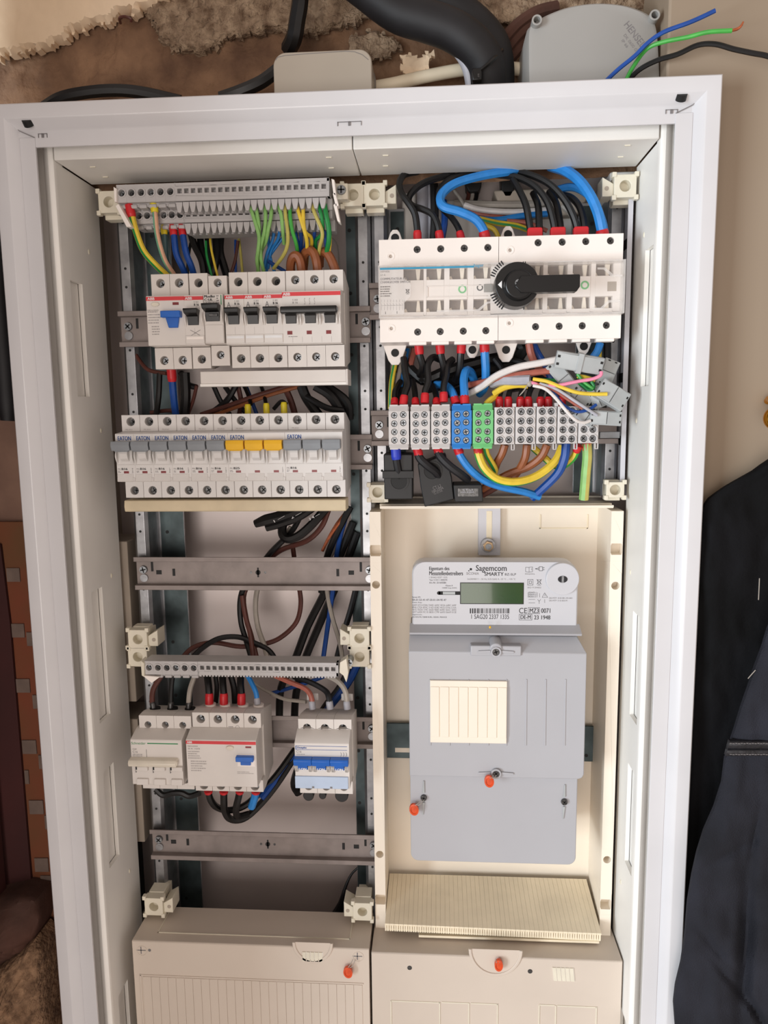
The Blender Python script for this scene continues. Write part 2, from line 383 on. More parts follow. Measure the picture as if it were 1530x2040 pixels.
def rock(name, poly, Y, th, m, label, seed):
    from mathutils import noise
    pts = [A(u, v, Y) for u, v in poly]; cx = sum(p[0] for p in pts)/len(pts); cz = sum(p[1] for p in pts)/len(pts); vs = []; fs = []; n = 48
    ring = []
    for i in range(n):
        k = i*len(pts)/n; a, b = pts[int(k) % len(pts)], pts[(int(k)+1) % len(pts)]; t = k-int(k); ring.append((a[0]+(b[0]-a[0])*t, a[1]+(b[1]-a[1])*t))
    L = 14
    for j in range(L+1):
        ph = j/L; sc_ = max(.02, math.sin(math.pi*min(1, ph*.5+.0)) if ph < 1 else 1); yy = Y-th*math.cos(ph*math.pi/2)
        for i, (x, z) in enumerate(ring):
            q = Vector((cx+(x-cx)*sc_, yy, cz+(z-cz)*sc_)); q += Vector((0, 1, 0))*noise.fractal(q*.06+Vector((seed, 0, 0)), .8, 2, 5)*th*.25
            vs.append(q)
    for i, (x, z) in enumerate(ring): vs.append(Vector((x, Y+30, z)))
    for j in range(L+1):
        for i in range(n): fs.append((j*n+i, j*n+(i+1) % n, (j+1)*n+(i+1) % n, (j+1)*n+i))
    fs.append(tuple(range(n))); mb = MB(); mb.add(vs, fs); return tag(mb.build(name, m, None), label, 'stone')
rock('stone', [(-140, 1900), (-60, 1800), (40, 1778), (78, 1785), (84, 1830), (70, 1880), (30, 1900), (-20, 1930), (-90, 2000)], 30, 24, 'stone_brown', 'smooth dark brown stone at the lower left, above the rough tan stone', 1)
rock('stone', [(-160, 2200), (-120, 1990), (-20, 1935), (70, 1868), (88, 1885), (94, 1990), (100, 2200)], 22, 26, 'stone', 'rough tan stone block in the bottom left corner', 5)
t = MB(); tube(t, [P3(-6, 380, 34), P3(-4, 560, 34), P3(8, 700, 34), P3(16, 800, 34), P3(17, 838, 34)], 9, 12, rads=[9, 10, 10, 10, 7])
tag(t.build('cable_sleeve', 'sheath_black'), 'black rounded sleeve hanging down along the outer left side of the white frame', 'sleeve')
# ================================================================ cabinet
ZB = -1100
cab = thing('electrical_cabinet', (298, 95, ZB), 'large white framed flush-mounted electrical cabinet standing open with beige liner', 'cabinet')
prof = [(0, 26), (0, 1), (1, 0), (11, 0), (12.5, .8), (18, 9), (19.5, 10), (32, 10), (32, 12), (18, 12), (10.5, 2), (2, 2), (2, 26)]
f = MB(); n = len(prof); cs = [(0, 0, 1, -1), (596, 0, -1, -1), (596, ZB, -1, 1), (0, ZB, 1, 1)]; vs = []
for cx, cz, sx, sz in cs: vs += [(cx+sx*d, y, cz+sz*d) for d, y in prof]
f.add(vs, [(c*n+i, c*n+(i+1) % n, ((c+1) % 4)*n+(i+1) % n, ((c+1) % 4)*n+i) for c in range(4) for i in range(n)])
frame = f.build('frame', 'frame_white', cab)
for x0, x1 in ((18.8, 32.4), (596-32.4, 596-18.8)):
    t = MB(); t.box(x0, x1, 9, 10, ZB+30, -24.5); t.build('lip_cover', 'frame_white', frame, bev=.3)
    cx = 19.5 if x0 < 100 else 576.5
    t = MB(); t.prism([(cx+(-5 if x0 < 100 else 5), -13.5), (cx, -18.6), (x1 if x0 < 100 else x0, -24.3), (x1 if x0 < 100 else x0, -24.9), (cx, -19.2), (cx+(-5 if x0 < 100 else 5), -14.1)], 'y', 8.6, 9.2); t.build('seam', 'print_grey', frame)
for x, z in ((30, -14.6), (566, -14.6)):
    t = MB(); t.cyl((x, 2.4, z+2.2), (x, 6, z-1.2), 4.2, 4.2, 18); t.build('corner_hole', 'slot_black', frame)
for u0, u1, v in ((76, 94, 270), (672, 720, 246), (1326, 1350, 222)):
    t = MB(); a, b, c, d = RC(u0, v-4, u1, v+4, 9.4); t.box(a, a+.5, 9.2, 10, c, d).box(a, b, 9.2, 10, d-.3, d).box((a+b)/2-1, (a+b)/2+1, 9.2, 10, c, d).box(b-.4, b, 9.2, 10, c, d)
    t.build('latch_slot', 'print_grey', frame)
# liner: two ceiling panels, rounded ridge all round and pocketed side panels
for x0, x1 in ((40, 301.2), (302, 556)):
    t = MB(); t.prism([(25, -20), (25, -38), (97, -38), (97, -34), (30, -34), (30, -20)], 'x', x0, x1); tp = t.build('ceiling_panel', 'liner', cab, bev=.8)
    for u, v in (([(185, 332), (210, 352), (655, 313), (660, 334)]) if x0 < 100 else [(768, 309), (768, 330), (1250, 289), (1236, 312)]):
        q = A(u, v, 25); d = ray(u, v); tt = (-38-CZ)/d.z; x, y = CX+tt*d.x, CY+tt*d.y
        t = MB(); t.box(x-2.4, x+2.4, y-.6, y+.6, -38.8, -37.5); t.build('clip_mark', 'bracket', tp)
def side(left):
    X = 39 if left else 557; s = -1 if left else 1
    mb = MB()
    YA, YB, YE = 25, 112, 112
    pk = [(-136, -241), (-428, -561), (-613, -716), (-860, -960)] if left else [(-120, -239), (-448, -551), (-600, -703), (-860, -960)]
    y0, y1 = (42, 66) if left else (35, 60)
    YE = 112 if left else 98
    def bx(ya, yb, za, zb, xd=0): a, b = sorted((X+s*xd, X+s*(xd+4))); mb.box(a, b, ya, yb, za, zb)
    # strip in front, strip behind, fills between, recessed pocket floors
    bx(31, y0, ZB+20, -19); bx(y1, YE, ZB+20, -38.5)
    zz = -38.5
    for a, b in pk: bx(y0, y1, a, zz); zz = b
    bx(y0, y1, ZB+20, zz)
    for a, b in pk: bx(y0+.01, y1-.01, b, a, 4.5)
    # front ridge turning outward behind the frame lip
    a = [(X, 30.9), (X, 28.5), (X+s*.5, 26.8), (X+s*2, 25.6), (X+s*4.5, 25.3), (X+s*8, 27), (X+s*11, 30), (X+s*27, 33), (X+s*27, 36), (X+s*9, 34), (X+s*5, 30.9)]
    mb.prism(a, 'z', ZB+20, -19)
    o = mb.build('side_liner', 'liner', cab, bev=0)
    return o
L1 = side(True); L2 = side(False)
for X, s, pts in ((39, 1, [(177, 502), (201, 858), (222, 1147), (258, 1735)]), (557, -1, [(1283, 468), (1268, 838), (1256, 1140), (1237, 1757)])):
    for u, v in pts:
        y, z = AX(u, v, X); t = MB(); t.ball((X, y, z), 1.6, sc3=(.6, 1, 1.6)); t.build('moulding_pip', 'bracket', L1 if s > 0 else L2)
t = MB()
t.box(8, 12, 26, 188, ZB+4, -6).box(584, 588, 26, 188, ZB+4, -6).box(8, 588, 26, 188, -10, -6).box(8, 588, 26, 188, ZB+4, ZB+8)
t.build('housing', 'box_side', cab)
t = MB(); t.box(12, 584, 184, 187, ZB+8, -10); t.build('back_panel', 'back_panel', cab)
# stepped box side behind the left liner
t = MB(); t.box(12, 44, 120, 170, -570, -392); t.build('side_step', 'box_side', cab, bev=1)
t = MB(); t.box(12, 44, 120, 170, -735, -590); t.build('side_step', 'box_side', cab, bev=1)
t = MB(); t.box(12.2, 13.2, 100, 184, -860, -742); t.build('side_opening', 'slot_black', cab)
t = MB(); t.box(28, 31, 112, 116, -380, -150); t.build('side_rib', 'liner', cab, bev=.8)
# moulded bosses showing at the top right rear of the box
t = MB(); t.prism([(430, -40), (528, -40), (516, -66), (440, -66)], 'y', 150, 183.5); t.build('rear_moulding', 'box_side', cab, bev=2); t = MB(); t.box(535, 583, 108, 183.5, -60, -38.5); t.build('rear_moulding', 'liner', cab, bev=2)
for q in ((338, 352, 150, -98, -40), (356, 420, 165, -92, -44), (470, 512, 165, -92, -62)): t = MB(); t.box(q[0], q[1], q[2], 183.5, q[3], q[4]); t.build('rear_moulding', 'liner', cab, bev=2)
# white strip and bent metal shield on the right
sh = MB(); sh.prism([(92, -57), (172, -57), (172, -318), (110, -335), (96, -328)], 'x', 552.6, 553.6); sh.box(549, 553.4, 92, 93.4, -330, -57)
shd = tag(sh.build('metal_shield', 'shield_metal', None), 'bent grey metal shield plate along the right inner wall beside the changeover switch', 'shield')
for u, v, w, h in ((1248, 486, 12, 18), (1236, 753, 12, 18), (1238, 878, 14, 18)):
    y, z = AX(u, v, 552.5); t = MB(); t.box(552, 552.62, y-9, y+9, z-4.5, z+4.5); t.build('slot', 'slot_black', shd)
t = MB(); t.box(530, 551, 150, 153, -112, -73).box(528, 551, 150, 152, -330, -190); tag(t.build('backing_strip', 'shield_metal', None, bev=.5), 'pale grey upright strip behind the right end of the changeover switch', 'strip')
# ---------------------------------------------------------------- steel posts
def post(xr, s, label, top=-56, bot=-1085, fl=28, fy=146):
    # xr: outer edge of the raised ridge, s: direction of the flange
    base = [(0, 184), (0, 116), (3, 112.4), (12, 112.4), (15, 116), (15, fy), (15+fl, fy), (15+fl, fy+2.5), (12.5, fy+2.5), (12.5, 117.5), (11, 115), (4, 115), (2.5, 117.5), (2.5, 184)]
    r = thing('mounting_post', (xr, 184, bot), label, 'post', 'steel posts')
    mb = MB(); mb.prism([(xr+s*x, y) for x, y in base], 'z', bot, top); mb.build('post_profile', 'zinc_bright', r, smooth=False, bev=.3)
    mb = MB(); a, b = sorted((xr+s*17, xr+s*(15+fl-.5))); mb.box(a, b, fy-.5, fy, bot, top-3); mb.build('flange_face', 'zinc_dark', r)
    mb = MB(); z = top-14; k = 0
    while z > bot:
        mb.cyl((xr+s*7.5, 112.1, z), (xr+s*7.5, 114, z), 1.3, 1.3, 10)
        if k % 2 == 0: mb.cyl((xr+s*24, fy-.8, z-6), (xr+s*24, fy, z-6), 1.9, 1.9, 10)
        z -= 18 if k % 2 else 44; k += 1
    o = mb.build('punched_holes', 'slot_black', r); o['kind'] = 'stuff'; return r
post(55, 1, 'galvanised steel post at the left end of the left rails, darker flange to its right')
post(308.5, -1, 'galvanised steel post at the right end of the left rails', fl=13)
post(309.5, 1, 'galvanised steel post just left of the changeover switch', fl=16, bot=-345)
post(551, -1, 'galvanised steel post at the far right behind the terminal blocks', fl=22, bot=-345)
# ---------------------------------------------------------------- DIN rails
def rail(zc, x0, x1, label, ends='lr', slots=True, y0=103, centre=False, mt='rail_zinc', h=17.5):
    r = thing('din_rail', ((x0+x1)/2, y0+8, zc-h), label, 'rail')
    pr = [(0, h), (1.2, h), (1.2, h-3.9), (8.2, h-3.9), (8.2, -h+3.9), (1.2, -h+3.9), (1.2, -h), (0, -h), (0, -h+5), (7, -h+5), (7, h-5), (0, h-5)]
    mb = MB(); mb.prism([(y0+a, zc+b) for a, b in pr], 'x', x0, x1); mb.build('rail_profile', mt, r, bev=.4)
    xs = []
    if 'l' in ends: xs.append(x0+8)
    if 'r' in ends: xs.append(x1-5)
    for x in xs:
        screw(r, x, zc+3, y0+4, 4.2, 'screw_metal', 'rail_screw', True, 3)
        t = MB(); t.cyl((x, y0+5.4, zc-6), (x, y0+7, zc-6), 4.2, 4.2, 16); t.cyl((x, y0+5.2, zc-6), (x, y0+5.5, zc-6), 2, 2, 12); t.build('washer', 'zinc_bright', r)
        d = 9 if x < (x0+x1)/2 else -9
        t = MB(); t.box(x+d-1.2, x+d+1.2, y0+6.6, y0+7.1, zc+1, zc+11); t.build('slot', 'slot_black', r, smooth=False)
    if centre:
        for x, w, hh in ((x0+24, 2.8, 2.2), (x0+40, 1.4, 3.8), (x1-38, 1.4, 3.8), (x1-24, 2.8, 2.2)):
            t = MB(); t.box(x-w, x+w, y0+6.6, y0+7.1, zc-hh, zc+hh); t.build('slot', 'slot_black', r, smooth=False)
        xm = (x0+x1)/2+4; t = MB(); t.cyl((xm, y0+6.6, zc), (xm, y0+7.1, zc), 2.6, 2.6, 14).box(xm-.8, xm+.8, y0+6.6, y0+7.1, zc-5, zc+5); t.build('keyhole', 'slot_black', r)
        for d in (-7.5, 7.5): t = MB(); t.cyl((xm+d, y0+6.7, zc), (xm+d, y0+7.1, zc), 1.3, 1.3, 10); t.build('hole', 'screw_dark', r)
    return r
rail(-174, 55.5, 308, 'steel mounting rail carrying the top row of breakers in the left field')
rail(-298.5, 57, 308, 'steel mounting rail carrying the second row of breakers with grey and yellow toggles')
rail(-423, 57, 308, 'empty steel mounting rail, the upper of the two bare ones in the left field', centre=True)
rail(-594, 57, 308, 'steel mounting rail carrying the lowest row of breakers')
rail(-727, 57, 308, 'empty steel mounting rail lowest in the left field above the cover', centre=True)
rail(-152.5, 307, 552, 'steel mounting rail behind the changeover switch, left end with screw showing', ends='l')
rail(-275, 307, 549, 'steel mounting rail carrying the distribution blocks in the right field', ends='l')
# ---------------------------------------------------------------- cream brackets
def bracket(u, v, ear, label, w=20, yf=84, h=20, back=118, slot=False):
    x, z = A(u, v, yf); r = thing('cover_bracket', (x, back, z-h/2), label, 'bracket', 'cream cover brackets'); a = MB()
    a.holed(x-w/2, x+w/2, z-h/2, z+h/2, yf, 9.6, x, z, 5.0, 20)
    a.box(x-w/2+1.5, x+w/2-1.5, yf+10, back-12, z-h/2-4, z+h/2+1).box(x-w/2+3, x+w/2-3, back-14, back, z-h/2-1, z+h/2-4)
    for dx, dz in ((-1, 1), (1, 1), (-1, -1), (1, -1)): a.box(x+dx*w/2-2, x+dx*w/2+2, yf-.8, yf+5, z+dz*h/2-2.2, z+dz*h/2+2.2)
    a.build('bracket_body', 'bracket', r, bev=.5)
    if ear:
        a = MB(); ex = x+ear*(w/2+5); pl = [(x+ear*w/2, z+3), (ex+ear*5, z+9), (ex+ear*5, z-8), (x+ear*w/2, z-8)]
        a.prism(pl, 'y', yf+3, yf+24); a.build('bracket_ear', 'bracket', r, bev=.5)
        a = MB(); a.cyl((ex+ear*1, yf+2.7, z-1), (ex+ear*1, yf+4, z-1), 2, 2, 12); a.build('ear_hole', 'box_side', r)
    if slot: a = MB(); a.box(x-1, x+1, yf+11, yf+12.2, z-4, z+4); a.build('slot', 'slot_black', r)
    return r
bracket(216, 402, 0, 'cream bracket at the top left, beside the two-tier terminal strip')
bracket(703, 388, 0, 'cream bracket at the top centre, left one of the pair')
bracket(746, 387, 1, 'cream bracket at the top centre with a small ear on its right')
bracket(1246, 370, -1, 'cream bracket at the top right corner beside the blue loop')
bracket(274, 1274, 1, 'cream bracket on the left post above the lower terminal strip, upper one of two')
bracket(274, 1309, 0, 'cream bracket on the left post touching the lower terminal strip, lower one of two')
bracket(716, 1272, -1, 'cream bracket on the middle post above the lower terminal strip, upper one of two')
bracket(716, 1309, 0, 'cream bracket on the middle post at the right end of the lower terminal strip')
bracket(306, 1807, 1, 'cream bracket standing on the left end of the lower left cover', yf=80)
bracket(722, 1817, -1, 'cream bracket standing on the right end of the lower left cover', yf=80)
bracket(752, 981, 0, 'cream slotted bracket above the left corner of the meter board', w=17, h=15, yf=84, slot=True)
bracket(1226, 976, 0, 'cream open bracket above the right corner of the meter board', w=17, h=15, yf=84)
# ---------------------------------------------------------------- lower covers
def cover(x0, x1, zt, label, side):
    r = thing('field_cover', ((x0+x1)/2, 100, ZB+15), label, 'cover'); mb = MB()
    mb.box(x0, x1, 49, 52, ZB+15, zt-1).prism([(49, zt-1), (50, zt), (104, zt), (104, zt-3), (52, zt-3), (52, zt-1)], 'x', x0, x1).box(x0, x0+2.5, 50, 104, ZB+15, zt-1).box(x1-2.5, x1, 50, 104, ZB+15, zt-1)
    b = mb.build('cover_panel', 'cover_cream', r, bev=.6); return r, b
cl, clb = cover(54, 302, -801, 'cream plastic cover at the lower left with a wide ribbed blanking field', 'l')
cr_, crb = cover(304.2, 555.5, -804.5, 'cream plastic cover at the lower right with a recessed seal screw in its top edge', 'r')
def line_rect(parent, u0, v0, u1, v1, Y, w=.5, name='moulded_edge', m='cover_cream', sides='lrtb', top=None):
    x0, x1, z0, z1 = RC(u0, v0, u1, v1, Y); t = MB()
    if 'l' in sides: t.box(x0-w, x0, Y-.7, Y, z0, z1)
    if 'r' in sides: t.box(x1, x1+w, Y-.7, Y, z0, z1)
    if 't' in sides: t.box(x0-w, x1+w, Y-.7, Y, z1, z1+w)
    if 'b' in sides: t.box(x0-w, x1+w, Y-.7, Y, z0-w, z0)
    return t.build(name, m, parent)
# raised rim on the top face of the left cover
t = MB(); t.box(77, 281, 62, 62.8, -801, -800.2).box(77, 77.8, 62, 100, -801, -800.2).box(280.4, 281.2, 62, 100, -801, -800.2); t.build('moulded_edge', 'bracket', cl)
# ribbed field: individual blanking strips
xa = A(285, 1955, 49)[0]; xb = A(722, 1965, 49)[0]; zt = A(500, 1952, 49)[1]; N = 26; w = (xb-xa)/N
for i in range(N):
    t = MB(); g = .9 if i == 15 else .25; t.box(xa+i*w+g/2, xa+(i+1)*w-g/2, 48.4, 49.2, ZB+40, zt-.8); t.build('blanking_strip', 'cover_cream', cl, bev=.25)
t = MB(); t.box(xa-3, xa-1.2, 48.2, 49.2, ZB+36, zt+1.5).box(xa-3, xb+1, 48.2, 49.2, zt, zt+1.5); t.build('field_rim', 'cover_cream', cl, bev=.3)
# finger pull with ribbed window (left cover) and ribbed vent (right cover)
def halfmoon(parent, uc, v0, rw, rh, Y, m='cover_cream'):
    x, z = A(uc, v0, Y); n = 18; t = MB()
    o = [(x+rw*math.cos(a), z+1-rh*math.sin(a)) for a in [math.pi*i/n for i in range(n+1)]]
    i_ = [(x+(rw-3)*math.cos(a), z+1-(rh-3)*math.sin(a)) for a in [math.pi*i/n for i in range(n+1)]]
    vs = [(a, Y-1.6, b) for a, b in o]+[(a, Y+.2, b) for a, b in o]+[(a, Y-1.6, b) for a, b in i_]+[(a, Y+.2, b) for a, b in i_]; k = n+1
    t.add(vs, [(i, i+1, i+1+2*k, i+2*k) for i in range(n)]+[(i, i+k, i+1+k, i+1) for i in range(n)]+[(i+2*k, i+1+2*k, i+1+3*k, i+3*k) for i in range(n)]+[(0, 2*k, 3*k, k), (n, n+k, n+3*k, n+2*k)])
    t.build('finger_pull', m, parent, bev=.5)
    q = MB(); q.prism([(a, b) for a, b in i_], 'y', Y-.5, Y+.1); return q.build('pull_recess', 'cover_cream', parent)
def ribs(parent, u0, v0, u1, v1, Y, n, skew=0):
    x0, x1, z0, z1 = RC(u0, v0, u1, v1, Y); w = (x1-x0)/n
    t = MB(); t.prism([(x0, z1), (x1, z1), (x1+skew, z0), (x0+skew, z0)], 'y', Y-.4, Y+.1); t.build('rib_plate', 'liner', parent)
    for i in range(n):
        a = x0+i*w; t = MB(); t.prism([(a, z1), (a+w*.8, z1), (a+w*.8+skew, z0), (a+skew, z0)], 'y', Y-1.2, Y-.35); t.build('rib', 'bracket', parent)
halfmoon(cl, 623, 1879, 21, 22.5, 49); ribs(cl, 603, 1896, 644, 1914, 48.6, 5)
halfmoon(cr_, 987, 1893, 27, 29, 49); ribs(cr_, 1100, 1927, 1143, 1953, 49, 5, 1.5)
def cross(parent, u, v, Y, L=7, ringr=5):
    x, z = A(u, v, Y); t = MB(); t.box(x-L, x+L, Y-.15, Y, z-.5, z+.5).box(x-.5, x+.5, Y-.15, Y, z-L*.8, z+L*.8); t.build('cross_mark', 'print_grey', parent)
    t = MB(); t.ring((x+1, z-.5), ringr, ringr+.6, Y-.3, Y+.2, 24); t.build('ring_mark', 'cover_cream', parent)
cross(cl, 281, 1893, 49, 5); cross(cl, 712, 1905, 49, 5); cross(cr_, 986, 1909, 49, 5)
for u, v in ((298, 1893),): x, z = A(u, v, 49); t = MB(); t.cyl((x, 48.8, z), (x, 49.1, z), 1.6, 1.6, 10); t.build('dot', 'print_grey', cl)
for u, v in ((816, 1928), (1056, 1935)): x, z = A(u, v, 49); t = MB(); t.ring((x, z), 1.6, 2.4, 48.8, 49.1, 14); t.cyl((x, 48.9, z), (x, 49.1, z), 1.6, 1.6, 12); t.build('pin_hole', 'screw_dark', cr_)
t = MB()
for u in (779, 876, 934, 991, 1074, 1107, 1188):
    x = A(u, 2010, 49)[0]; zt2 = A(u, 1993+(u-779)*.03, 49)[1]; t.box(x-.5, x+.5, 48.3, 49.1, ZB+80, zt2)
for a, b, v in ((779, 876, 1993), (880, 933, 1996), (938, 991, 1998), (1074, 1105, 2001), (1110, 1188, 2003)):
    x0, x1 = A(a, v, 49)[0], A(b, v, 49)[0]; z = A(a, v, 49)[1]; t.box(x0, x1, 48.3, 49.1, z-.6, z+.4)
t.build('knockout_lines', 'bracket', cr_)
def seal(u, v, Y, tu, tv, label, rx=4.6, rz=6, tilt=.2):
    x, z = A(u, v, Y); x2, z2 = A(tu, tv, Y)
    r = thing('lead_seal', (x, Y, z), label, 'seal', 'orange wire seals'); t = MB()
    n = 20; fr = []
    for (y, k) in ((Y-3, .8), (Y-3.6, .55)): pass
    o = [(x+rx*math.cos(a)*math.cos(tilt)-rz*math.sin(a)*math.sin(tilt), z+rx*math.cos(a)*math.sin(tilt)+rz*math.sin(a)*math.cos(tilt)) for a in [2*math.pi*i/n for i in range(n)]]
    vs = [(a, Y-1.5, b) for a, b in o]+[(a, Y-4.5, b) for a, b in o]+[(x+(a-x)*.7, Y-4.7, z+(b-z)*.7) for a, b in o]+[(x+(a-x)*.62, Y-4.0, z+(b-z)*.62) for a, b in o]
    t.add(vs, [(k*n+i, k*n+(i+1) % n, (k+1)*n+(i+1) % n, (k+1)*n+i) for k in range(3) for i in range(n)]+[tuple(range(n)), tuple(range(3*n, 4*n))])
    t.build('seal_disc', 'seal_orange', r)
    for d in (-1, 1):
        t = MB(); tube(t, [(x+d*.8, Y-2.5, z+rz*.7), ((x+x2)/2+d*1.6, Y-5, (z+z2)/2+1.5), (x2+d*1.2, Y-1.5, z2)], .35, 5, 4); t.build('seal_wire', 'wire_grey', r)
    return r
seal(694, 1932, 47, 706, 1909, 'orange seal hanging on thin wires at the top right of the lower left cover')
seal(993, 1918, 47, 990, 1908, 'orange seal hanging in the round recess of the lower right cover', 4.2, 6.2, 0)
# ---------------------------------------------------------------- meter board (tray)
mbd = thing('meter_board', (429, 150, -812), 'cream plastic meter board with raised side rims, holding the grey electricity meter', 'board')
X0, X1, YF = 305.3, 553, 86
zt = -349.5; zb = -803
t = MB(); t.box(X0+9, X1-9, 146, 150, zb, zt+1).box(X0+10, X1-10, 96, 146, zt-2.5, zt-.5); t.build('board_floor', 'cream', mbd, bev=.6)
def rim(xa, xb, inner):
    t = MB(); zs = [(A(745, 1097, YF)[1] if inner > 0 else A(1230, 1094, YF)[1]), (A(752, 1792, YF)[1] if inner > 0 else A(1213, 1802, YF)[1])]
    holes = [(A(743, 1165, YF)[1]), (A(750, 1702, YF)[1])] if inner > 0 else [A(1232, 1167, YF)[1], A(1217, 1713, YF)[1]]
    cuts = sorted([(z, 's') for z in zs]+[(z, 'c') for z in holes], reverse=True); top = zt-7; xm = (xa+xb)/2; prev = top
    for i, (z, k) in enumerate(cuts):
        h = 11.9; t.box(xa, xb, YF, YF+60, z+h, prev)
        t.holed(xa, xb, z-h, z+h, YF, 12, xm, z, 5.6 if k == 's' else 4, 18, sq=(k == 's')); t.box(xa, xb, YF+12.4, YF+60, z-h, z+h); prev = z-h
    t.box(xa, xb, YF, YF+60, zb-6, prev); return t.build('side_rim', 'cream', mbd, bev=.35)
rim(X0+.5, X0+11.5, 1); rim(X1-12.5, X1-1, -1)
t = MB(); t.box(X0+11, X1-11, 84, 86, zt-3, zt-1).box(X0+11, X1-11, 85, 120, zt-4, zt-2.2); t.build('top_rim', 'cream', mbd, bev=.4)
x0, x1, z0, z1 = RC(1075, 1025, 1171, 1053, 146); t = MB(); t.box(x0, x0+1, 145, 146.2, z0, z1).box(x1-1, x1, 145, 146.2, z0, z1).box(x0, x1, 145, 146.2, z0, z0+1); t.build('moulded_mark', 'cream_yellow', mbd)
for u, v0, v1 in ((768, 1368, 1555), (1180, 1373, 1570)):
    x0, z0 = A(u, v1, 146); _, z1 = A(u, v0, 146); t = MB(); t.box(x0-1, x0+1, 144.8, 146.2, z0, z1).box(x0-(5 if u < 900 else 0), x0+(0 if u < 900 else 5), 144.8, 146.2, z1-1, z1); t.build('guide_rib', 'cream', mbd, bev=.3)
# crossbar and hanging bracket behind the meter
cb = thing('cross_bar', (430, 144, -600), 'dark zinc cross bar showing at both sides behind the meter', 'bar')
x0, x1, z0, z1 = RC(769, 1443, 1184, 1513, 140); t = MB(); t.box(x0, x1, 139, 141.5, z0, z1); t.build('bar', 'zinc_dark', cb, bev=.6)
x0, x1, z0, z1 = RC(787, 1490, 830, 1499, 139); t = MB(); t.box(x0, x1, 138.8, 139.2, z0, z1); t.build('slot', 'cream', cb, bev=.15)
x, z = A(1168, 1505, 139); t = MB(); t.cyl((x, 138.6, z), (x, 139.3, z), 1.8, 1.8, 12); t.build('bar_hole', 'slot_black', cb)
hb = thing('hanging_bracket', (430, 146, -400), 'grey metal strap with a slot and gold screw holding the top of the meter', 'bracket')
x0, x1, z0, z1 = RC(953, 994, 997, 1106, 138); t = MB(); t.box(x0, x1, 137, 139, z0, z1).box(x0, x0+1.5, 139, 146, z0, z1).box(x1-1.5, x1, 139, 146, z0, z1); t.build('strap', 'shield_metal', hb, bev=.4)
x0, x1, z0, z1 = RC(969, 1018, 980, 1075, 136.9); t = MB(); t.box(x0, x1, 136.5, 137.2, z0, z1); t.build('slot', 'cream_yellow', hb, bev=.2)
x, z = A(974, 1003, 136); screw(hb, x, z, 135, 3.4, 'screw_metal', 'strap_screw')
# ---------------------------------------------------------------- meter
mt = thing('electricity_meter', (428, 140, -700), 'grey electricity meter with green display, white round port and printed label', 'meter')
YM = 70
def rrect(x0, x1, z0, z1, rs, n=6):
    p = []
    for (cx, cz, a0, r) in ((x1-rs[0], z1-rs[0], 0, rs[0]), (x0+rs[1], z1-rs[1], 90, rs[1]), (x0+rs[2], z0+rs[2], 180, rs[2]), (x1-rs[3], z0+rs[3], 270, rs[3])):
        for i in range(n+1): a = math.radians(a0+90*i/n); p.append((cx+r*math.cos(a), cz+r*math.sin(a)))
    return p
x0, x1, z0, z1 = RC(821, 1118, 1152, 1250, YM); x1 = A(1151, 1190, YM)[0]; z1 = A(960, 1119, YM)[1]; z0 = A(960, 1250, YM)[1]
body = MB(); pts = rrect(x0, x1, z0, z1, (14, 12, 1, 1)); n = len(pts); inset = [((a-(x0+x1)/2)*.985+(x0+x1)/2, (b-(z0+z1)/2)*.985+(z0+z1)/2) for a, b in pts]
vs = [(a, YM, b) for a, b in inset]+[(a, YM+1.5, b) for a, b in pts]+[(a, YM+20, b) for a, b in pts]+[(a, YM+31, b-2) for a, b in pts]
body.add(vs, [tuple(range(n))]+[(k*n+i, k*n+(i+1) % n, (k+1)*n+(i+1) % n, (k+1)*n+i) for k in range(3) for i in range(n)]+[tuple(range(3*n, 4*n))])
mtb = body.build('meter_body', 'meter_front', mt); t = MB(); t.box(x0+8, x1-8, YM+30, 139, z0, z1-14); t.build('meter_back', 'meter_grey', mt, bev=2)
t = MB(); xx0, xx1 = A(816, 1255, 62)[0], A(1158, 1258, 62)[0]; za = A(985, 1247, YM)[1]; zc_ = A(985, 1264, 58)[1]
t.prism([(YM+2, za+2), (58, zc_+1.2), (57.6, zc_), (58.4, zc_-1), (YM+4, zc_+1)], 'x', xx0, xx1); t.build('ledge', 'meter_grey', mt, bev=.3)
# terminal cover
x0, x1 = A(815, 1400, 52)[0], A(1167, 1400, 52)[0]; zs0, zs1, zs2 = A(985, 1266, 66)[1], A(985, 1300, 52)[1], A(985, 1549, 52)[1]
t = MB(); pr = [(70, zs0+2), (64, zs0), (52, zs1), (52, zs2), (60, zs2-1), (138, zs2-1), (138, zs0+2)]
cc = 5; bv = MB()
ps = [(p, z) for p, z in pr]
front = [(x0, zs1), (x1, zs1), (x1, zs2+cc), (x1-cc*.3, zs2+cc*.3), (x1-cc, zs2), (x0, zs2)]
vs = [(a, 52, b) for a, b in front]; bk = [(x0+.5, 66, zs0), (x1-7, 66, zs0)]
vs += bk+[(x0, 130, zs0), (x1-2, 130, zs0)]+[(x1, 130, zs2+cc), (x1-cc*.3, 130, zs2+cc*.3), (x1-cc, 130, zs2), (x0, 130, zs2)]
bv.add(vs, [(0, 1, 2, 3, 4, 5), (0, 6, 7, 1), (6, 8, 9, 7), (1, 7, 9, 10, 2), (2, 10, 11, 3), (3, 11, 12, 4), (4, 12, 13, 5), (0, 5, 13, 8, 6), (8, 13, 12, 11, 10, 9)])
tcv = bv.build('terminal_cover', 'meter_grey', mt, bev=.8)
for u in (857, 895, 933, 972, 1008, 1047, 1085, 1124):
    a, b = A(u, 1485, 52); _, c = A(u, 1353, 52); t = MB(); t.prism([(a-.5, c), (a+.5, c), (a+.9, b), (a-.9, b)], 'y', 51.3, 52.1); t.build('cover_rib', 'meter_grey', tcv, bev=.2)
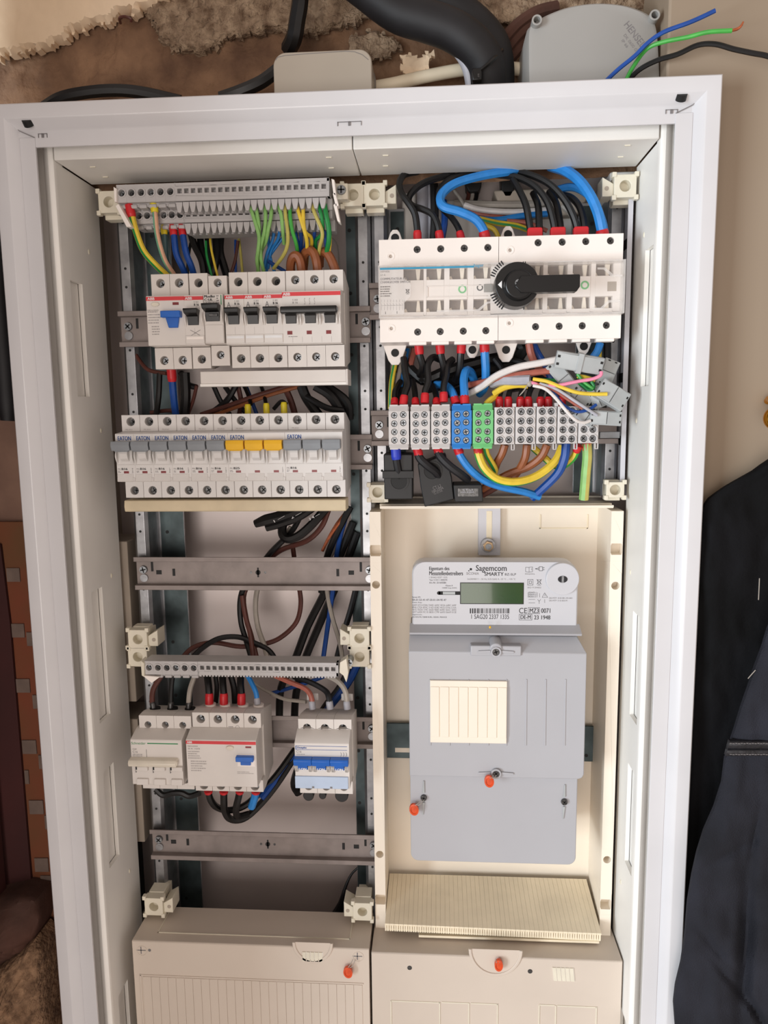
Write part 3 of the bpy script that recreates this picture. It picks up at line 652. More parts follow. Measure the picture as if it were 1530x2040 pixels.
x0, x1, z0, z1 = RC(818, 1540, 1149, 1717, 60)
t = MB(); z0 = A(985, 1719, 60)[1]; z1 = zs2+3; t.prism(rrect(x0, x1, z0, z1, (1, 1, 8, 8)), 'y', 60, 136); lower = t.build('lower_cover', 'meter_grey', mt, bev=.8)
# white ribbed plate clipped on the terminal cover
x0, x1, z0, z1 = RC(857, 1357, 1010, 1481, 49)
wp = thing('ribbed_plate', ((x0+x1)/2, 52, z0), 'white square plastic plate with vertical ribs clipped on the grey meter cover', 'plate')
t = MB(); t.box(x0, x1, 49.4, 52, z0, z1); t.build('plate', 'cream', wp, bev=.5)
for i in range(8):
    w = (x1-x0)/8; t = MB(); t.box(x0+i*w+.35, x0+(i+1)*w-.35, 48.6, 49.6, z0+6, z1-6); t.build('rib_panel', 'cream', wp, bev=.35)
# cover screws with moulded wings
def wing(u, v, Y, horiz, boss=True):
    x, z = A(u, v, Y); t = MB()
    if boss: t.ring((x, z), 3.4, 5, Y-2.4, Y+.1, 20)
    o = t.build('screw_boss', 'meter_grey', mt, bev=.2) if boss else None
    for s in (-1, 1):
        t = MB()
        if horiz: t.prism([(x+s*5, z+1.3), (x+s*17, z+.6), (x+s*17, z-1.4), (x+s*5, z-1.1)], 'y', Y-.9, Y+.05)
        else: t.prism([(x-1.3, z+s*5), (x+1.1, z+s*5), (x+.2+s*.6, z+s*18), (x-.8+s*.6, z+s*18)], 'y', Y-.9, Y+.05)
        t.build('wing', 'connector_grey' if not boss else 'meter_grey', mt, bev=.3)
    screw(mt, x, z, Y-1.8, 3.3, 'screw_dark', 'cover_screw', h=2)
xs_, zs_ = A(988, 1297, 50); t = MB(); t.box(xs_-24, xs_+24, 50, 62, zs_-5, zs_+5).cyl((xs_, 49, zs_+2), (xs_, 64, zs_+6), 6, 6, 20); t.build('screw_boss', 'meter_grey', mt, bev=1)
wing(988, 1298, 49.6, True); wing(988, 1540, 51.5, True); wing(844, 1589, 59.5, False, False); wing(1124, 1597, 59.5, False, False)
seal(974, 1553, 48, 986, 1543, 'orange seal hanging from the lower centre screw of the grey meter cover', tilt=.15)
seal(825, 1609, 56, 842, 1592, 'orange seal hanging from the left screw of the lower meter cover', tilt=.15)
# face details
x, z = A(1121, 1154, YM-4); t = MB(); t.cyl((x, YM-4, z), (x, YM+1, z), 15.6, 16, 40); pd = t.build('optical_port', 'meter_front', mt, bev=.5)
t = MB(); t.prism([(x+4.6*math.cos(a)*(1 if abs(math.cos(a)) > .2 else 1), z+3.4*math.sin(a)) for a in [2*math.pi*i/16 for i in range(16)]], 'y', YM-4.3, YM-3.9).build('port_window', 'print_black', mt)
t = MB(); t.box(x-1, x+1, YM-4.6, YM-4.2, z-3.2, z+3.2); t.build('port_bar', 'screw_metal', mt)
x0, x1, z0, z1 = RC(918, 1162, 1042, 1202, YM); t = MB(); t.box(x0, x1, YM-.3, YM+.5, z0, z1); t.build('display', 'lcd', mt)
t = MB(); t.box(x0-.7, x1+.7, YM-.2, YM+.6, z0-.7, z1+.7); t.build('display_frame', 'slot_black', mt)
x0, x1, z0, z1 = RC(870, 1178, 917, 1185, YM); t = MB(); t.box(x0+2, x1, YM-.15, YM+.1, z0, z1).cyl((x0+2, YM-.15, (z0+z1)/2), (x0+2, YM+.1, (z0+z1)/2), (z1-z0)/2, None, 12); t.build('indicator_slot', 'slot_black', mt)
t = MB(); t.box(x0+6, x1-5, YM-.3, YM-.1, z0+.4, z1-.4); t.build('indicator_window', 'connector_grey', mt)
Y = YM
text(mt, 'Eigentum des', 855, 1129, 895, 1138, Y, bold=.004); text(mt, 'Messstellenbetreibers', 855, 1138, 922, 1146, Y, bold=.004)
text(mt, 'Sagemcom', 948, 1126, 1009, 1141, Y, bold=.004); text(mt, 'SICONIA', 929, 1140, 954, 1145, Y, 'print_grey'); text(mt, 'SMARTY', 965, 1140, 1003, 1147, Y, bold=.004); text(mt, 'BZ-SLP', 1006, 1142, 1028, 1146.5, Y)
x, z = A(938, 1134, Y); t = MB(); t.cyl((x, Y-.15, z), (x, Y, z), 1.2, None, 10); x, z = A(934, 1137, Y); t.cyl((x, Y-.15, z), (x, Y, z), .6, None, 8); t.build('logo_dots', 'print_black', mt)
text(mt, '3x230/400 V ~ 50 Hz, 0,25-5(60) A, -25 \u00b0C ... +55 \u00b0C', 931, 1152, 1027, 1156, Y, 'print_grey')
text(mt, '1 SAG20 2337 1335', 939, 1224, 1014, 1233, Y)
t = MB(); random.seed(11); u = 936.0
while u < 1016:
    w_ = random.choice([.8, .8, 1.5, 2.3]); a, b, c, d = RC(u, 1212, min(u+w_, 1017), 1222, Y); t.add([(a, Y-.12, c), (b, Y-.12, c), (b, Y-.12, d), (a, Y-.12, d)], [(0, 1, 2, 3)]); u += w_+random.choice([.8, 1.2, 1.9])
t.build('barcode', 'print_black', mt, smooth=False)
text(mt, 'CE', 1034, 1211, 1050, 1222, Y); text(mt, 'MZ3', 1055, 1212, 1073, 1221, Y, bold=.004); text(mt, '0071', 1078, 1212, 1096, 1221, Y, bold=.004)
text(mt, 'DE-M', 1037, 1225.5, 1057, 1233, Y, bold=.004); text(mt, '23 1948', 1064, 1226, 1096, 1234, Y, bold=.004)
def outline(parent, u0, v0, u1, v1, Y, w=.3, m='print_black'):
    x0, x1, z0, z1 = RC(u0, v0, u1, v1, Y); t = MB()
    t.box(x0, x1, Y-.12, Y, z1-w, z1).box(x0, x1, Y-.12, Y, z0, z0+w).box(x0, x0+w, Y-.12, Y, z0, z1).box(x1-w, x1, Y-.12, Y, z0, z1); return t.build('printed_frame', m, parent)
outline(mt, 1052, 1210, 1075, 1223, Y); outline(mt, 1034, 1223.5, 1060, 1235.5, Y); outline(mt, 1051, 1154, 1062, 1166, Y); outline(mt, 1054, 1157, 1059, 1163, Y)
text(mt, '1 0HAG 0337 1335', 855, 1148.5, 891, 1152, Y, 'print_grey'); text(mt, 'Typ: S 2411-000070', 855, 1154, 891, 1157.5, Y); text(mt, 'Art.-Nr. 25164328A', 855, 1159, 889, 1162.5, Y)
text(mt, 'Klasse A', 888, 1165, 902, 1168, Y); text(mt, '10000 Imp./kWh', 881, 1170, 910, 1173, Y)
text(mt, 'Server-ID:', 821, 1188, 838, 1191, Y); text(mt, '0A-01-53-41-47-20-01-04-9E-47', 821, 1193, 889, 1197, Y); text(mt, 'Public Key:', 821, 1199, 841, 1202, Y)
for i in range(4): text(mt, ['A49F 07C4 F3E6 7A0D 4A9C 823A 64BC 449F', '8F40 C75A B74C 216D 0D82 4A32 E7A6 C33A', '447C 92D0 179C 4A00 9B0E 4A9D 5EAC 4A92', '02F7 6A04 9C1E 0830 C79F 6A93 E6A9 012E'][i], 821, 1204+i*4.6, 909, 1207.4+i*4.6, Y, 'print_grey')
text(mt, 'Sagemcom,', 821, 1223, 841, 1226, Y); text(mt, '250 ROUTE, 92848 RUEIL CEDEX, FRANCE', 821, 1228, 890, 1231, Y)
text(mt, 'DE-MTP 18 B 001-MI-003', 1094, 1190, 1140, 1193, Y, 'print_grey'); text(mt, 'DE-MTP 13 B 003-M', 1094, 1195, 1130, 1198, Y, 'print_grey')
text(mt, 'Bedienungsanleitung', 1046, 1142, 1065, 1145, Y, 'print_grey'); text(mt, 'ISO 9 04402', 1051, 1169, 1078, 1172, Y, 'print_grey')
# small pictograms: booklet, plug, crossed bin, triangle, tally lines
def strokes(parent, segs, Y, w=.28, m='print_black', name='pictogram'):
    t = MB()
    for (u0, v0, u1, v1) in segs:
        x0, z0 = A(u0, v0, Y); x1, z1 = A(u1, v1, Y); d = Vector((x1-x0, z1-z0)); L = max(d.length, 1e-4); nx, nz = -d.y/L*w/2, d.x/L*w/2
        t.add([(x0+nx, Y-.12, z0+nz), (x0-nx, Y-.12, z0-nz), (x1-nx, Y-.12, z1-nz), (x1+nx, Y-.12, z1+nz)], [(0, 1, 2, 3)])
    return t.build(name, m, parent, smooth=False)
strokes(mt, [(1047, 1130, 1047, 1139), (1047, 1139, 1054, 1140), (1054, 1130, 1054, 1140), (1047, 1130, 1054, 1130.5), (1054, 1130, 1061, 1129.5), (1061, 1129.5, 1061, 1139), (1054, 1140, 1061, 1139), (1059, 1132, 1059, 1136)], Y)
strokes(mt, [(1066, 1133, 1074, 1131.5), (1066, 1133, 1074, 1135), (1074, 1129, 1074, 1137), (1074, 1129, 1081, 1129), (1074, 1137, 1081, 1137), (1081, 1129, 1081, 1137), (1081, 1131, 1085, 1131), (1081, 1135, 1085, 1135)], Y, .4)
def crossed_bin(parent, u, v, s_, Y, m='print_black', w=.3):
    strokes(parent, [(u-s_, v-s_, u+s_, v+s_), (u+s_, v-s_, u-s_, v+s_), (u-s_*.7, v-s_*.8, u-s_*.4, v+s_*.9), (u+s_*.7, v-s_*.8, u+s_*.4, v+s_*.9), (u-s_*.8, v-s_*.8, u+s_*.8, v-s_*.8), (u-s_*.4, v+s_*.9, u+s_*.4, v+s_*.9), (u-s_*.7, v+s_*1.4, u+s_*.7, v+s_*1.4)], Y, w, m)
crossed_bin(mt, 1074, 1159, 5, Y)
strokes(mt, [(1085, 1181, 1091, 1190), (1085, 1181, 1080, 1190), (1080, 1190, 1091, 1190), (1085.5, 1184, 1085.5, 1187.5), (1071, 1194, 1074, 1198), (1077, 1194, 1074, 1198), (1074, 1198, 1074, 1203), (1085, 1194, 1085, 1201), (1053, 1194, 1066, 1194), (1053, 1201, 1066, 1201), (1052, 1180, 1052, 1190), (1070, 1180, 1070, 1190), (1075, 1182, 1075, 1190)], Y)
for i in range(3): text(mt, ['050470-1', '050470-3', '062053-21'][i], 1053, 1179+i*4, 1068, 1182+i*4, Y)
x, z = A(976, 1249, 62); t = MB(); t.ball((x, 61, z), 1.2, sc3=(.9, .6, 1.2)); t.build('paint_spot', 'toggle_yellow', mt)
# gold nut at the top of the meter
x, z = A(973, 1089, 124); t = MB(); t.cyl((x, 124, z), (x, 129, z), 5.6, 5.6, 6); tp = tag(t.build('hex_nut', 'nut_gold', None, bev=.3), 'gold coloured nut and washer on the strap at the top of the meter', 'nut')
t = MB(); t.cyl((x, 122, z), (x, 124, z), 3.2, 3.2, 18); t.build('stud', 'screw_metal', tp)
t = MB(); t.cyl((x, 129, z), (x, 137, z), 7.4, 7.4, 24); t.build('washer', 'zinc_bright', tp)
# cream comb strip lying on the right cover
cs_ = thing('blanking_plate', (428, 90, -804), 'loose cream ribbed blanking plate lying below the meter, comb edge to the front', 'plate')
p00 = A(773, 1762, 140); pA = (318, 138, -776); pB = (537, 138, -776); pC = (538.5, 68, -789); pD = (317, 68, -786); N = 46
for i in range(N):
    f0, f1 = i/N+.0003, (i+1)/N-.0003; L = lambda a, b, f: tuple(a[k]+(b[k]-a[k])*f for k in range(3))
    a, b, c, d = L(pA, pB, f0), L(pA, pB, f1), L(pD, pC, f1), L(pD, pC, f0)
    dn = lambda p, h: (p[0], p[1]+.0, p[2]-h)
    t = MB(); t.add([a, b, c, d, dn(a, 2), dn(b, 2), dn(c, 2), dn(d, 2)], [(0, 1, 2, 3), (4, 7, 6, 5), (0, 4, 5, 1), (1, 5, 6, 2), (2, 6, 7, 3), (3, 7, 4, 0)]); t.build('rib_panel', 'cream_yellow', cs_, bev=.12)
    x, y, z = c[0], c[1], c[2]; x_ = d[0]
    t = MB(); t.box(x_+.1, x_+1.6, y-.2, y+1.4, z-8, z-1.5).box(x_+2.2, x-.6, y-.2, y+1.4, z-8, z-1.5); t.build('comb_tooth', 'cream_yellow', cs_)
t = MB()
t.add([(pD[0]+1, 69.5, -788), (pC[0]-.5, 69.5, -791), (pC[0]-.5, 71, -800), (pD[0]+1, 71, -795), (pD[0]+1, 71.5, -788), (pC[0]-.5, 71.5, -791), (pC[0]-.5, 73, -800), (pD[0]+1, 73, -795)], [(0, 1, 2, 3), (4, 7, 6, 5), (0, 4, 5, 1), (3, 2, 6, 7), (0, 3, 7, 4), (1, 5, 6, 2)])
t.build('comb_edge', 'cream_yellow', cs_)
t = MB(); t.box(352, 537, 70, 135, -802, -799.5); t.build('under_plate', 'cream_yellow', cs_, bev=.3)
# ---------------------------------------------------------------- breakers
YT, YN = 54, 38
def device(name, label, cat, u, v, n, pitch, zc, t, b, nt, nb, m, slope=1.5, hole=4, ht=7.5, hb=7.2, group=None, x0=None, gap=.12, nose_in=(0, 0), scr='screw_metal', sq=False, nx=0, dropper=None):
    """n-pole DIN device; u, v: pixel of its left terminal face edge"""
    if x0 is None: x0 = A(u, v, YT)[0]
    w = n*pitch; r = thing(name, (x0+w/2, 102, zc+b), label, cat, group)
    mb = MB(); T = zc+t; B = zc+b; NT = zc+nt; NB = zc+nb
    for i in range(n):
        a, c = x0+i*pitch+gap, x0+(i+1)*pitch-gap
        mb.prism([(102, T-9), (68, T-.3), (64, T), (64, B), (68, B+.3), (102, B+7)], 'x', a, c)
        mb.holed(a, c, NT+slope, T, YT, 9.6, (a+c)/2, T-ht, hole, 18); mb.holed(a, c, B, NB-.5, YT, 9.6, (a+c)/2, B+hb, hole, 18)
    body = mb.build('body', m, r, bev=.35)
    mb = MB(); mb.prism([(63.5, NT+slope-.1), (YT+.1, NT+slope-.1), (YN+.6, NT), (YN, NT-.8), (YN, NB+.8), (YN+.6, NB), (63.5, NB)], 'x', x0+nose_in[0]+nx, x0+w-nose_in[1]+nx)
    nose = mb.build('nose', m, r, bev=.3)
    for i in range(n):
        xc = x0+(i+.5)*pitch
        screw(r, xc+.5, T-ht-.3, YT+6.2, hole*.86, scr); screw(r, xc+.5, B+hb-.3, YT+(6.2 if scr == 'slot_black' else 4.2), hole*.84, 'screw_dark' if scr == 'slot_black' else scr)
    return r, x0+nx, x0+w+nx, NT, NB
def bx(r, x0, x1, z0, z1, y0, y1, m, name, bev=.3, label=None):
    t = MB(); t.box(x0, x1, y0, y1, z0, z1); o = t.build(name, m, r, bev=bev)
    if label: o['label'] = label
    return o
def toggle(r, x0, x1, z1, z0, m, name='toggle', fl=1.4, dep=9, flare=1.2):
    # rocker seen from the front: flared top flange, waist, rounded lower barrel
    t = MB(); xm = (x0+x1)/2; w = (x1-x0)/2; h = z1-z0
    prof = [(YN+2, z1-1), (YN-dep, z1), (YN-dep-.6, z1-h*.1), (YN-dep+.4, z1-h*.3), (YN-2.5, z1-h*.46), (YN-1.6, z1-h*.7), (YN-.6, z0), (YN+2, z0)]
    k = len(prof); ws = [flare, flare, flare, flare*.6, 0, -.3, -.3, 0]
    vs = [(xm-w-a, y, z) for (y, z), a in zip(prof, ws)]+[(xm+w+a, y, z) for (y, z), a in zip(prof, ws)]
    t.add(vs, [tuple(range(k)), tuple(range(2*k-1, k-1, -1))]+[(i, i+k, (i+1) % k+k, (i+1) % k) for i in range(k)]); return t.build(name, m, r, bev=.25)
def guards(r, x0, x1, z1, z0, m, d=3.0, w=1.1):
    for x in (x0, x1-w):
        t = MB(); n = 8; pl = [(YN+1, z1)]+[(YN-d*math.sin(math.pi*i/n), z1-(z1-z0)*i/n) for i in range(n+1)]+[(YN+1, z0)]
        t.prism(pl, 'x', x, x+w); t.build('toggle_guard', m, r, bev=.15)
def grooves(r, x0, x1, zt, zb, n=2, m='print_faint'):
    t = MB()
    for i in range(1, n): x = x0+(x1-x0)*i/n; t.box(x-.1, x+.1, YN-.08, YN+.1, zb, zt)
    t.build('moulding_line', m, r)
ab = dict(pitch=17.55, zc=-174, t=43.2, b=-42.8, nt=21.5, nb=-22.8, m='abb_white')
def pxz(v, u=480, Y=YN): return A(u, v, Y)[1]
def strip_abb(r, x0, x1, NT, logo_px, w=3.4, v=None):
    bx(r, x0+.05, x1-.05, NT-w-.9, NT-.9, YN-.12, YN+.2, 'red_strip', 'red_stripe', 0)
# A1: two-module residual current device with blue lever
def lettering(r, s, x0, z0, w, h, m='print_black', Y=YN, bold=0.012):
    key = s
    if key not in _txt:
        cu = bpy.data.curves.new('lettering', 'FONT'); cu.body = s; cu.size = 1; cu.offset = 0; cu.resolution_u = 3
        ob = bpy.data.objects.new('lettering', cu); C.objects.link(ob); bpy.context.view_layer.update()
        me = bpy.data.meshes.new_from_object(ob); _txt[key] = (np.array([tuple(v.co) for v in me.vertices]), [tuple(p.vertices) for p in me.polygons])
        bpy.data.objects.remove(ob); bpy.data.curves.remove(cu); bpy.data.meshes.remove(me)
    a, f = _txt[key]; lo, hi = a.min(0), a.max(0); mb = MB()
    mb.add([(x0+(q[0]-lo[0])/(hi[0]-lo[0])*w, Y-.16, z0+(q[1]-lo[1])/max(1e-6, hi[1]-lo[1])*h) for q in a], f)
    if bold > .003 and m in ('print_blue', 'print_white', 'print_black'): mb.add([(x+.26, y-.02, z) for x, y, z in mb.v[:]], f)
    return mb.build('lettering', m, r, smooth=False)
def dashes(r, x0, x1, z0, z1, n, m='print_faint', Y=YN, fill=.6):
    mb = MB(); h = (z1-z0)/n
    for i in range(n):
        zc = z1-h*(i+.5); x = x0; end = x0+(x1-x0)*random.uniform(fill, 1)
        while x < end: w = random.uniform(.5, 1.5); e = min(x+w, end); mb.add([(x, Y-.12, zc-h*.22), (e, Y-.12, zc-h*.22), (e, Y-.12, zc+h*.22), (x, Y-.12, zc+h*.22)], [(0, 1, 2, 3)]); x += w+random.uniform(.25, .5)
    return mb.build('small_print', m, r, smooth=False)
random.seed(21)
XR = A(300.5, 560, YT)[0]
r, a, b, NT, NB = device('residual_current_breaker', 'two-module residual current breaker with blue lever at the left end of the top row', 'breaker', 0, 0, 2, x0=XR, nx=.6, ht=8.2, hb=8, **ab)
bx(r, a, b, NT-4.3, NT-.9, YN-.12, YN+.2, 'red_strip', 'red_stripe', 0); lettering(r, 'ABB', a+1.3, NT-3.7, 6.4, 2.3, 'print_white')
t = MB(); t.prism([(a+8.6+3.7*math.cos(q), NT-7.6+1.9*math.sin(q)) for q in [2*math.pi*i/20 for i in range(20)]], 'y', YN-1.6, YN+.2); t.build('test_button', 'toggle_cream', r, bev=.4)
bx(r, a+24.3, a+30, NT-8.4, NT-6, YN-.1, YN+.2, 'red_window', 'indicator', 0)
bx(r, a+14.5, a+32.6, NT-19.8, NT-14, YN-6, YN+1, 'toggle_blue', 'lever', .6); t = MB(); t.prism([(a+17.5, NT-18), (a+30.5, NT-18), (a+28.6, NT-28.6), (a+20.4, NT-28.6)], 'y', YN-2.6, YN+1); t.build('lever_foot', 'toggle_blue', r, bev=.5)
dashes(r, a+1, a+14, NT-25, NT-13, 5, 'print_faint'); dashes(r, a+4, a+12, NT-35, NT-26, 4, 'print_faint'); lettering(r, 'F202 A-25/0,03', a+1, NT-13.6, 10, 1.5, 'print_grey')
def abb1(u, label, lab, cert, xmark):
    r, a, b, NT, NB = device('circuit_breaker', label, 'breaker', u, 560, 1, hole=3.9, ht=8.6, hb=8.6, nx=-.2, scr='slot_black', group='single-pole breakers with black toggles in the top row', **ab)
    bx(r, a, b, NT-4.4, NT-1.2, YN-.12, YN+.2, 'red_strip', 'red_stripe', 0); lettering(r, 'ABB', a+.9, NT-4, 6.4, 2.2, 'print_white')
    toggle(r, a+2.6, a+13, NT-12.6, NT-26.5, 'toggle_black'); guards(r, a+.5, b-.6, NT-15, NT-28, 'abb_white')
    lettering(r, 'B 16', a+9, NT-9.6, 4.2, 2, 'print_black'); lettering(r, 'S 201', a+9, NT-7, 4.2, 1.4, 'print_grey')
    dashes(r, a+10.5, a+15.5, NT-12.5, NT-10, 2, 'print_faint')
    if cert: lettering(r, '\u25b3' if False else 'A', a+2, NT-11.5, 3.4, 4.6, 'print_grey')
    grooves(r, a, b, NT-29, NB+8, 2)
    bx(r, a+.3, b-.3, NB+1.2, NB+8.6, YN-.8, YN+.3, 'abb_white', 'label_holder', .3)
    bx(r, a+1, b-1, NB+5.2, NB+7.4, YN-1, YN-.5, 'print_white' if not xmark else 'switch_white', 'label_slot', .1)
    if xmark:
        xc, zc = (a+b)/2+.5, NT-33.4; mb = MB()
        for s in (-1, 1):
            L = 4.6; hh = 2.6; mb.add([(xc-L, YN-.14, zc-s*hh-.2), (xc+L, YN-.14, zc+s*hh-.2), (xc+L, YN-.14, zc+s*hh+.25), (xc-L, YN-.14, zc-s*hh+.25)], [(0, 1, 2, 3)])
        mb.build('pen_cross', 'print_grey', r, smooth=False)
    return r
abb1(376.3, 'single-pole breaker with a pen cross on its front, right of the blue-lever unit', 0, False, True)
# third device: single-module with certificate print and taller toggle
r, a, b, NT, NB = device('circuit_breaker', 'single-pole breaker with bold certification print above its black toggle and blank lower front', 'breaker', 414.5, 560, 1, hole=3.7, ht=6.2, hb=10, pitch=17.55, zc=-174, t=40.5, b=-40.5, nt=22, nb=-21.5, m='abb_white', nx=-.2)
toggle(r, a+1.5, a+14.5, NT-9.2, NT-24, 'toggle_black', flare=1.0, dep=10); guards(r, a+.5, b-.6, NT-12, NT-26, 'abb_white'); bx(r, a+5, a+13, NT-20, NT-17.6, YN-3.4, YN-2, 'screw_dark', 'toggle_mark', .2)
lettering(r, 'Moeller', a+.8, NT-3.2, 10, 2.3, 'print_black'); lettering(r, 'C\u00b7UL', a+.8, NT-6, 7.5, 2.1, 'print_black'); lettering(r, 'FAZN B16', a+.8, NT-8.9, 11.5, 2.1, 'print_grey')
dashes(r, a+12, a+14.5, NT-9, NT-.8, 4, 'print_grey'); bx(r, a+15.7, a+16.5, NT-9.5, NT-1, YN-.12, YN, 'print_green', 'terminal_dots', 0)
bx(r, a+.4, b-.4, NB+1, NT-27, YN-.6, YN+.3, 'abb_white', 'label_holder', .6)
abb1(455.6, 'single-pole breaker with small triangle mark, leftmost of three alike in the top row', 0, True, False)
abb1(493.4, 'single-pole breaker with small triangle mark, middle of three alike in the top row', 0, True, False)
abb1(530.6, 'single-pole breaker with small triangle mark, third of three, touching the three-pole breaker', 0, True, False)
r, a, b, NT, NB = device('circuit_breaker', 'three-pole breaker with black toggles joined by a bar, right end of the top row', 'breaker', 569.2, 560, 3, hole=3.9, ht=8, hb=9, nx=-.8, **{**ab, 'nt': 23, 'nb': -23})
bx(r, a, b, NT-4.4, NT-1, YN-.12, YN+.2, 'red_strip', 'red_stripe', 0); lettering(r, 'ABB', a+.9, NT-3.9, 6.4, 2.4, 'print_white')
for i in range(3):
    o = a+i*17.55; toggle(r, o+2.8, o+12.8, NT-16, NT-28.4, 'toggle_black', flare=.3, dep=6); guards(r, o+13.4, o+17.3, NT-20, NT-30, 'abb_white', 3, 1.4)
    bx(r, o+4, o+8.6, NT-38, NT-34.8, YN-.1, YN+.2, 'red_window', 'indicator', 0)
t = MB(); t.prism([(YN-4, NT-14.4), (YN-10.6, NT-14.6), (YN-11.4, NT-17.4), (YN-10.6, NT-20.4), (YN-5, NT-21)], 'x', a+.2, a+50.2); t.build('toggle_bar', 'toggle_black', r, bev=.7)
t = MB(); t.cyl((a+50, YN-8, NT-17.6), (a+51, YN-8, NT-17.6), 2.2, 1.6, 14); t.build('bar_pin', 'screw_metal', r)
lettering(r, 'S 203', a+9.5, NT-8.6, 4.6, 1.5, 'print_grey'); lettering(r, 'B 16', a+9.5, NT-11, 4.6, 1.7, 'print_grey')
for i in range(3): lettering(r, '\u0284' if False else 'S', a+20+i*4.4, NT-12, .9, 5.6, 'print_faint')
grooves(r, a, b, NT-40, NB+1, 6); dashes(r, a+5, a+15, NT-40.4, NT-39.2, 1, 'print_grey')
# long grey busbar covers
bz = thing('busbar_cover', (220, 70, -235), 'long light grey busbar cover under the top row of breakers', 'busbar'); x0, x1, z0, z1 = RC(399, 738, 692, 768, 52)
t = MB(); t.prism([(52, z0+2), (52, z1), (76, z1+1), (76, z0), (54, z0)], 'x', x0, x1-1); t.build('cover_shell', 'abb_white', bz, bev=.6)
t = MB(); t.prism([(50.5, z0-.2), (50.5, z0+2.2), (53, z0+3), (53, z0-.4)], 'x', x0, x1-1); t.build('lower_lip', 'liner', bz, bev=.2)
bx(bz, x1-1, x1+.6, z0-.5, z1+.3, 50.5, 78, 'abb_white', 'end_cap', .4)
bz = thing('busbar_cover', (180, 70, -352), 'long cream yellowed busbar strip under the row with grey and yellow toggles', 'busbar'); x0, x1, z0, z1 = RC(248, 996, 689, 1019, 52)
t = MB(); t.prism([(52, z0+.6), (51, z0+(z1-z0)*.45), (52, z1-.4), (54, z1), (74, z1), (74, z0), (53, z0)], 'x', x0, x1); t.build('cover_shell', 'busbar_cream', bz, bev=.5)
# ---------------------------------------------------------------- second row: grey and yellow toggles
xE = A(241.8, 840, YT)[0]; ea = dict(pitch=17.72, zc=-298.5, t=39.6, b=-39.2, nt=22.6, nb=-22.4, m='eaton_white', hole=4.1, ht=6.3, hb=7)
def eaton(i, n, lab, rating, tm, each=True, nm='single-pole breakers with grey toggles'):
    r, a, b, NT, NB = device('circuit_breaker', lab, 'breaker', 0, 0, n, x0=xE+i*17.72, group=nm if n == 1 else None, scr='screw_dark', nx=-.2, **ea)
    lettering(r, 'E\u00b7T\u00b7N' if False else 'EATON', a+2.6, NT-6.3, 12.4, 3.9, 'print_blue', bold=.012)
    for k in range(n):
        o = a+k*17.72
        t = MB(); z1 = NT-6.9; z0 = NT-15.6; prof = [(YN-1, z1), (YN-8.6, z1+.1), (YN-9.6, z1-2.6), (YN-9.8, z1-3.4), (YN-8, z0), (YN-1, z0+1)]
        t.prism(prof, 'x', o-.9 if (k == 0 and i == 0) else o+.15, o+16.6); t.build('toggle', tm, r, bev=.5)
        t = MB(); t.prism([(YN-1, z0+2), (YN-8.3, z0+.4), (YN-7, z0-1), (YN-1, z0)], 'x', o+1.8, o+14.6); t.build('toggle_foot', tm, r, bev=.3)
        t = MB(); pl = [(YN+.5, z0+2), (YN-4.5, z0+.6), (YN-5.5, z0-3), (YN-4, NT-23), (YN-.6, NT-25.6), (YN+.5, NT-26)]; t.prism(pl, 'x', o+5.4, o+12.6); t.build('rocker', 'eaton_white', r, bev=.2)
        guards(r, o+.8, o+16.9, z0+3, NT-28.5, 'eaton_white', 4.6, 1.0)
        bx(r, o+.4, o+17.2, NT-29.4, NT-28.8, YN-.6, YN+.2, 'eaton_white', 'step', .15)
        bx(r, o+6.6, o+11.4, NT-37, NT-34.9, YN-.1, YN+.2, 'red_window', 'indicator', 0)
        if k == 0: lettering(r, rating, o+4.6, NT-33.8, 5.4, 1.9, 'print_black'); lettering(r, 'PXL', o+1.2, NT-33.6, 2.8, 1.3, 'print_grey'); dashes(r, o+1.2, o+4.2, NT-36.6, NT-34.4, 2, 'print_grey')
        if k == n-1: dashes(r, o+14.6, o+15.6, NT-37, NT-31.8, 4, 'print_grey', fill=1)
        lb = MB(); lb.box(o+1.2, o+15, NB+1.6, NB+6.8, YN-.7, YN+.1); lb.build('label_carrier', 'eaton_white', r, bev=.3)
        t = MB(); t.prism([(YN-.7, NB+7.2), (YN-1.6, NB+.8), (YN-.6, NB+.2), (YN+.2, NB+.4), (YN+.2, NB+7)], 'x', o+.5, o+15.6); t.build('label_window', 'clear_edge', r, bev=.1)
        t = MB(); t.box(o+15.2, o+17.3, YN-1.3, YN+.3, NB+.3, NB+4); t.build('label_clip', 'clear_edge', r, bev=.3)
        lettering(r, 'PXL-B16/1', o+4, NT+(2.6), 6.5, 1.3, 'print_faint', YT) if k == 0 else None
    return r
nth = ['at the left end of the second row', 'second from the left in the second row', 'third from the left in the second row, bright label window', 'fourth from the left in the second row, brightest label window', 'fifth from the left in the second row', 'sixth in the second row, touching the yellow toggles']
for i in range(6): eaton(i, 1, 'single-pole breaker with grey toggle, '+nth[i], 'B16', 'toggle_grey')
eaton(6, 3, 'three-pole breaker with three yellow toggles in the second row', 'B25', 'toggle_yellow')
eaton(9, 3, 'three-pole breaker with three grey toggles at the right end of the second row', 'B16', 'toggle_grey')
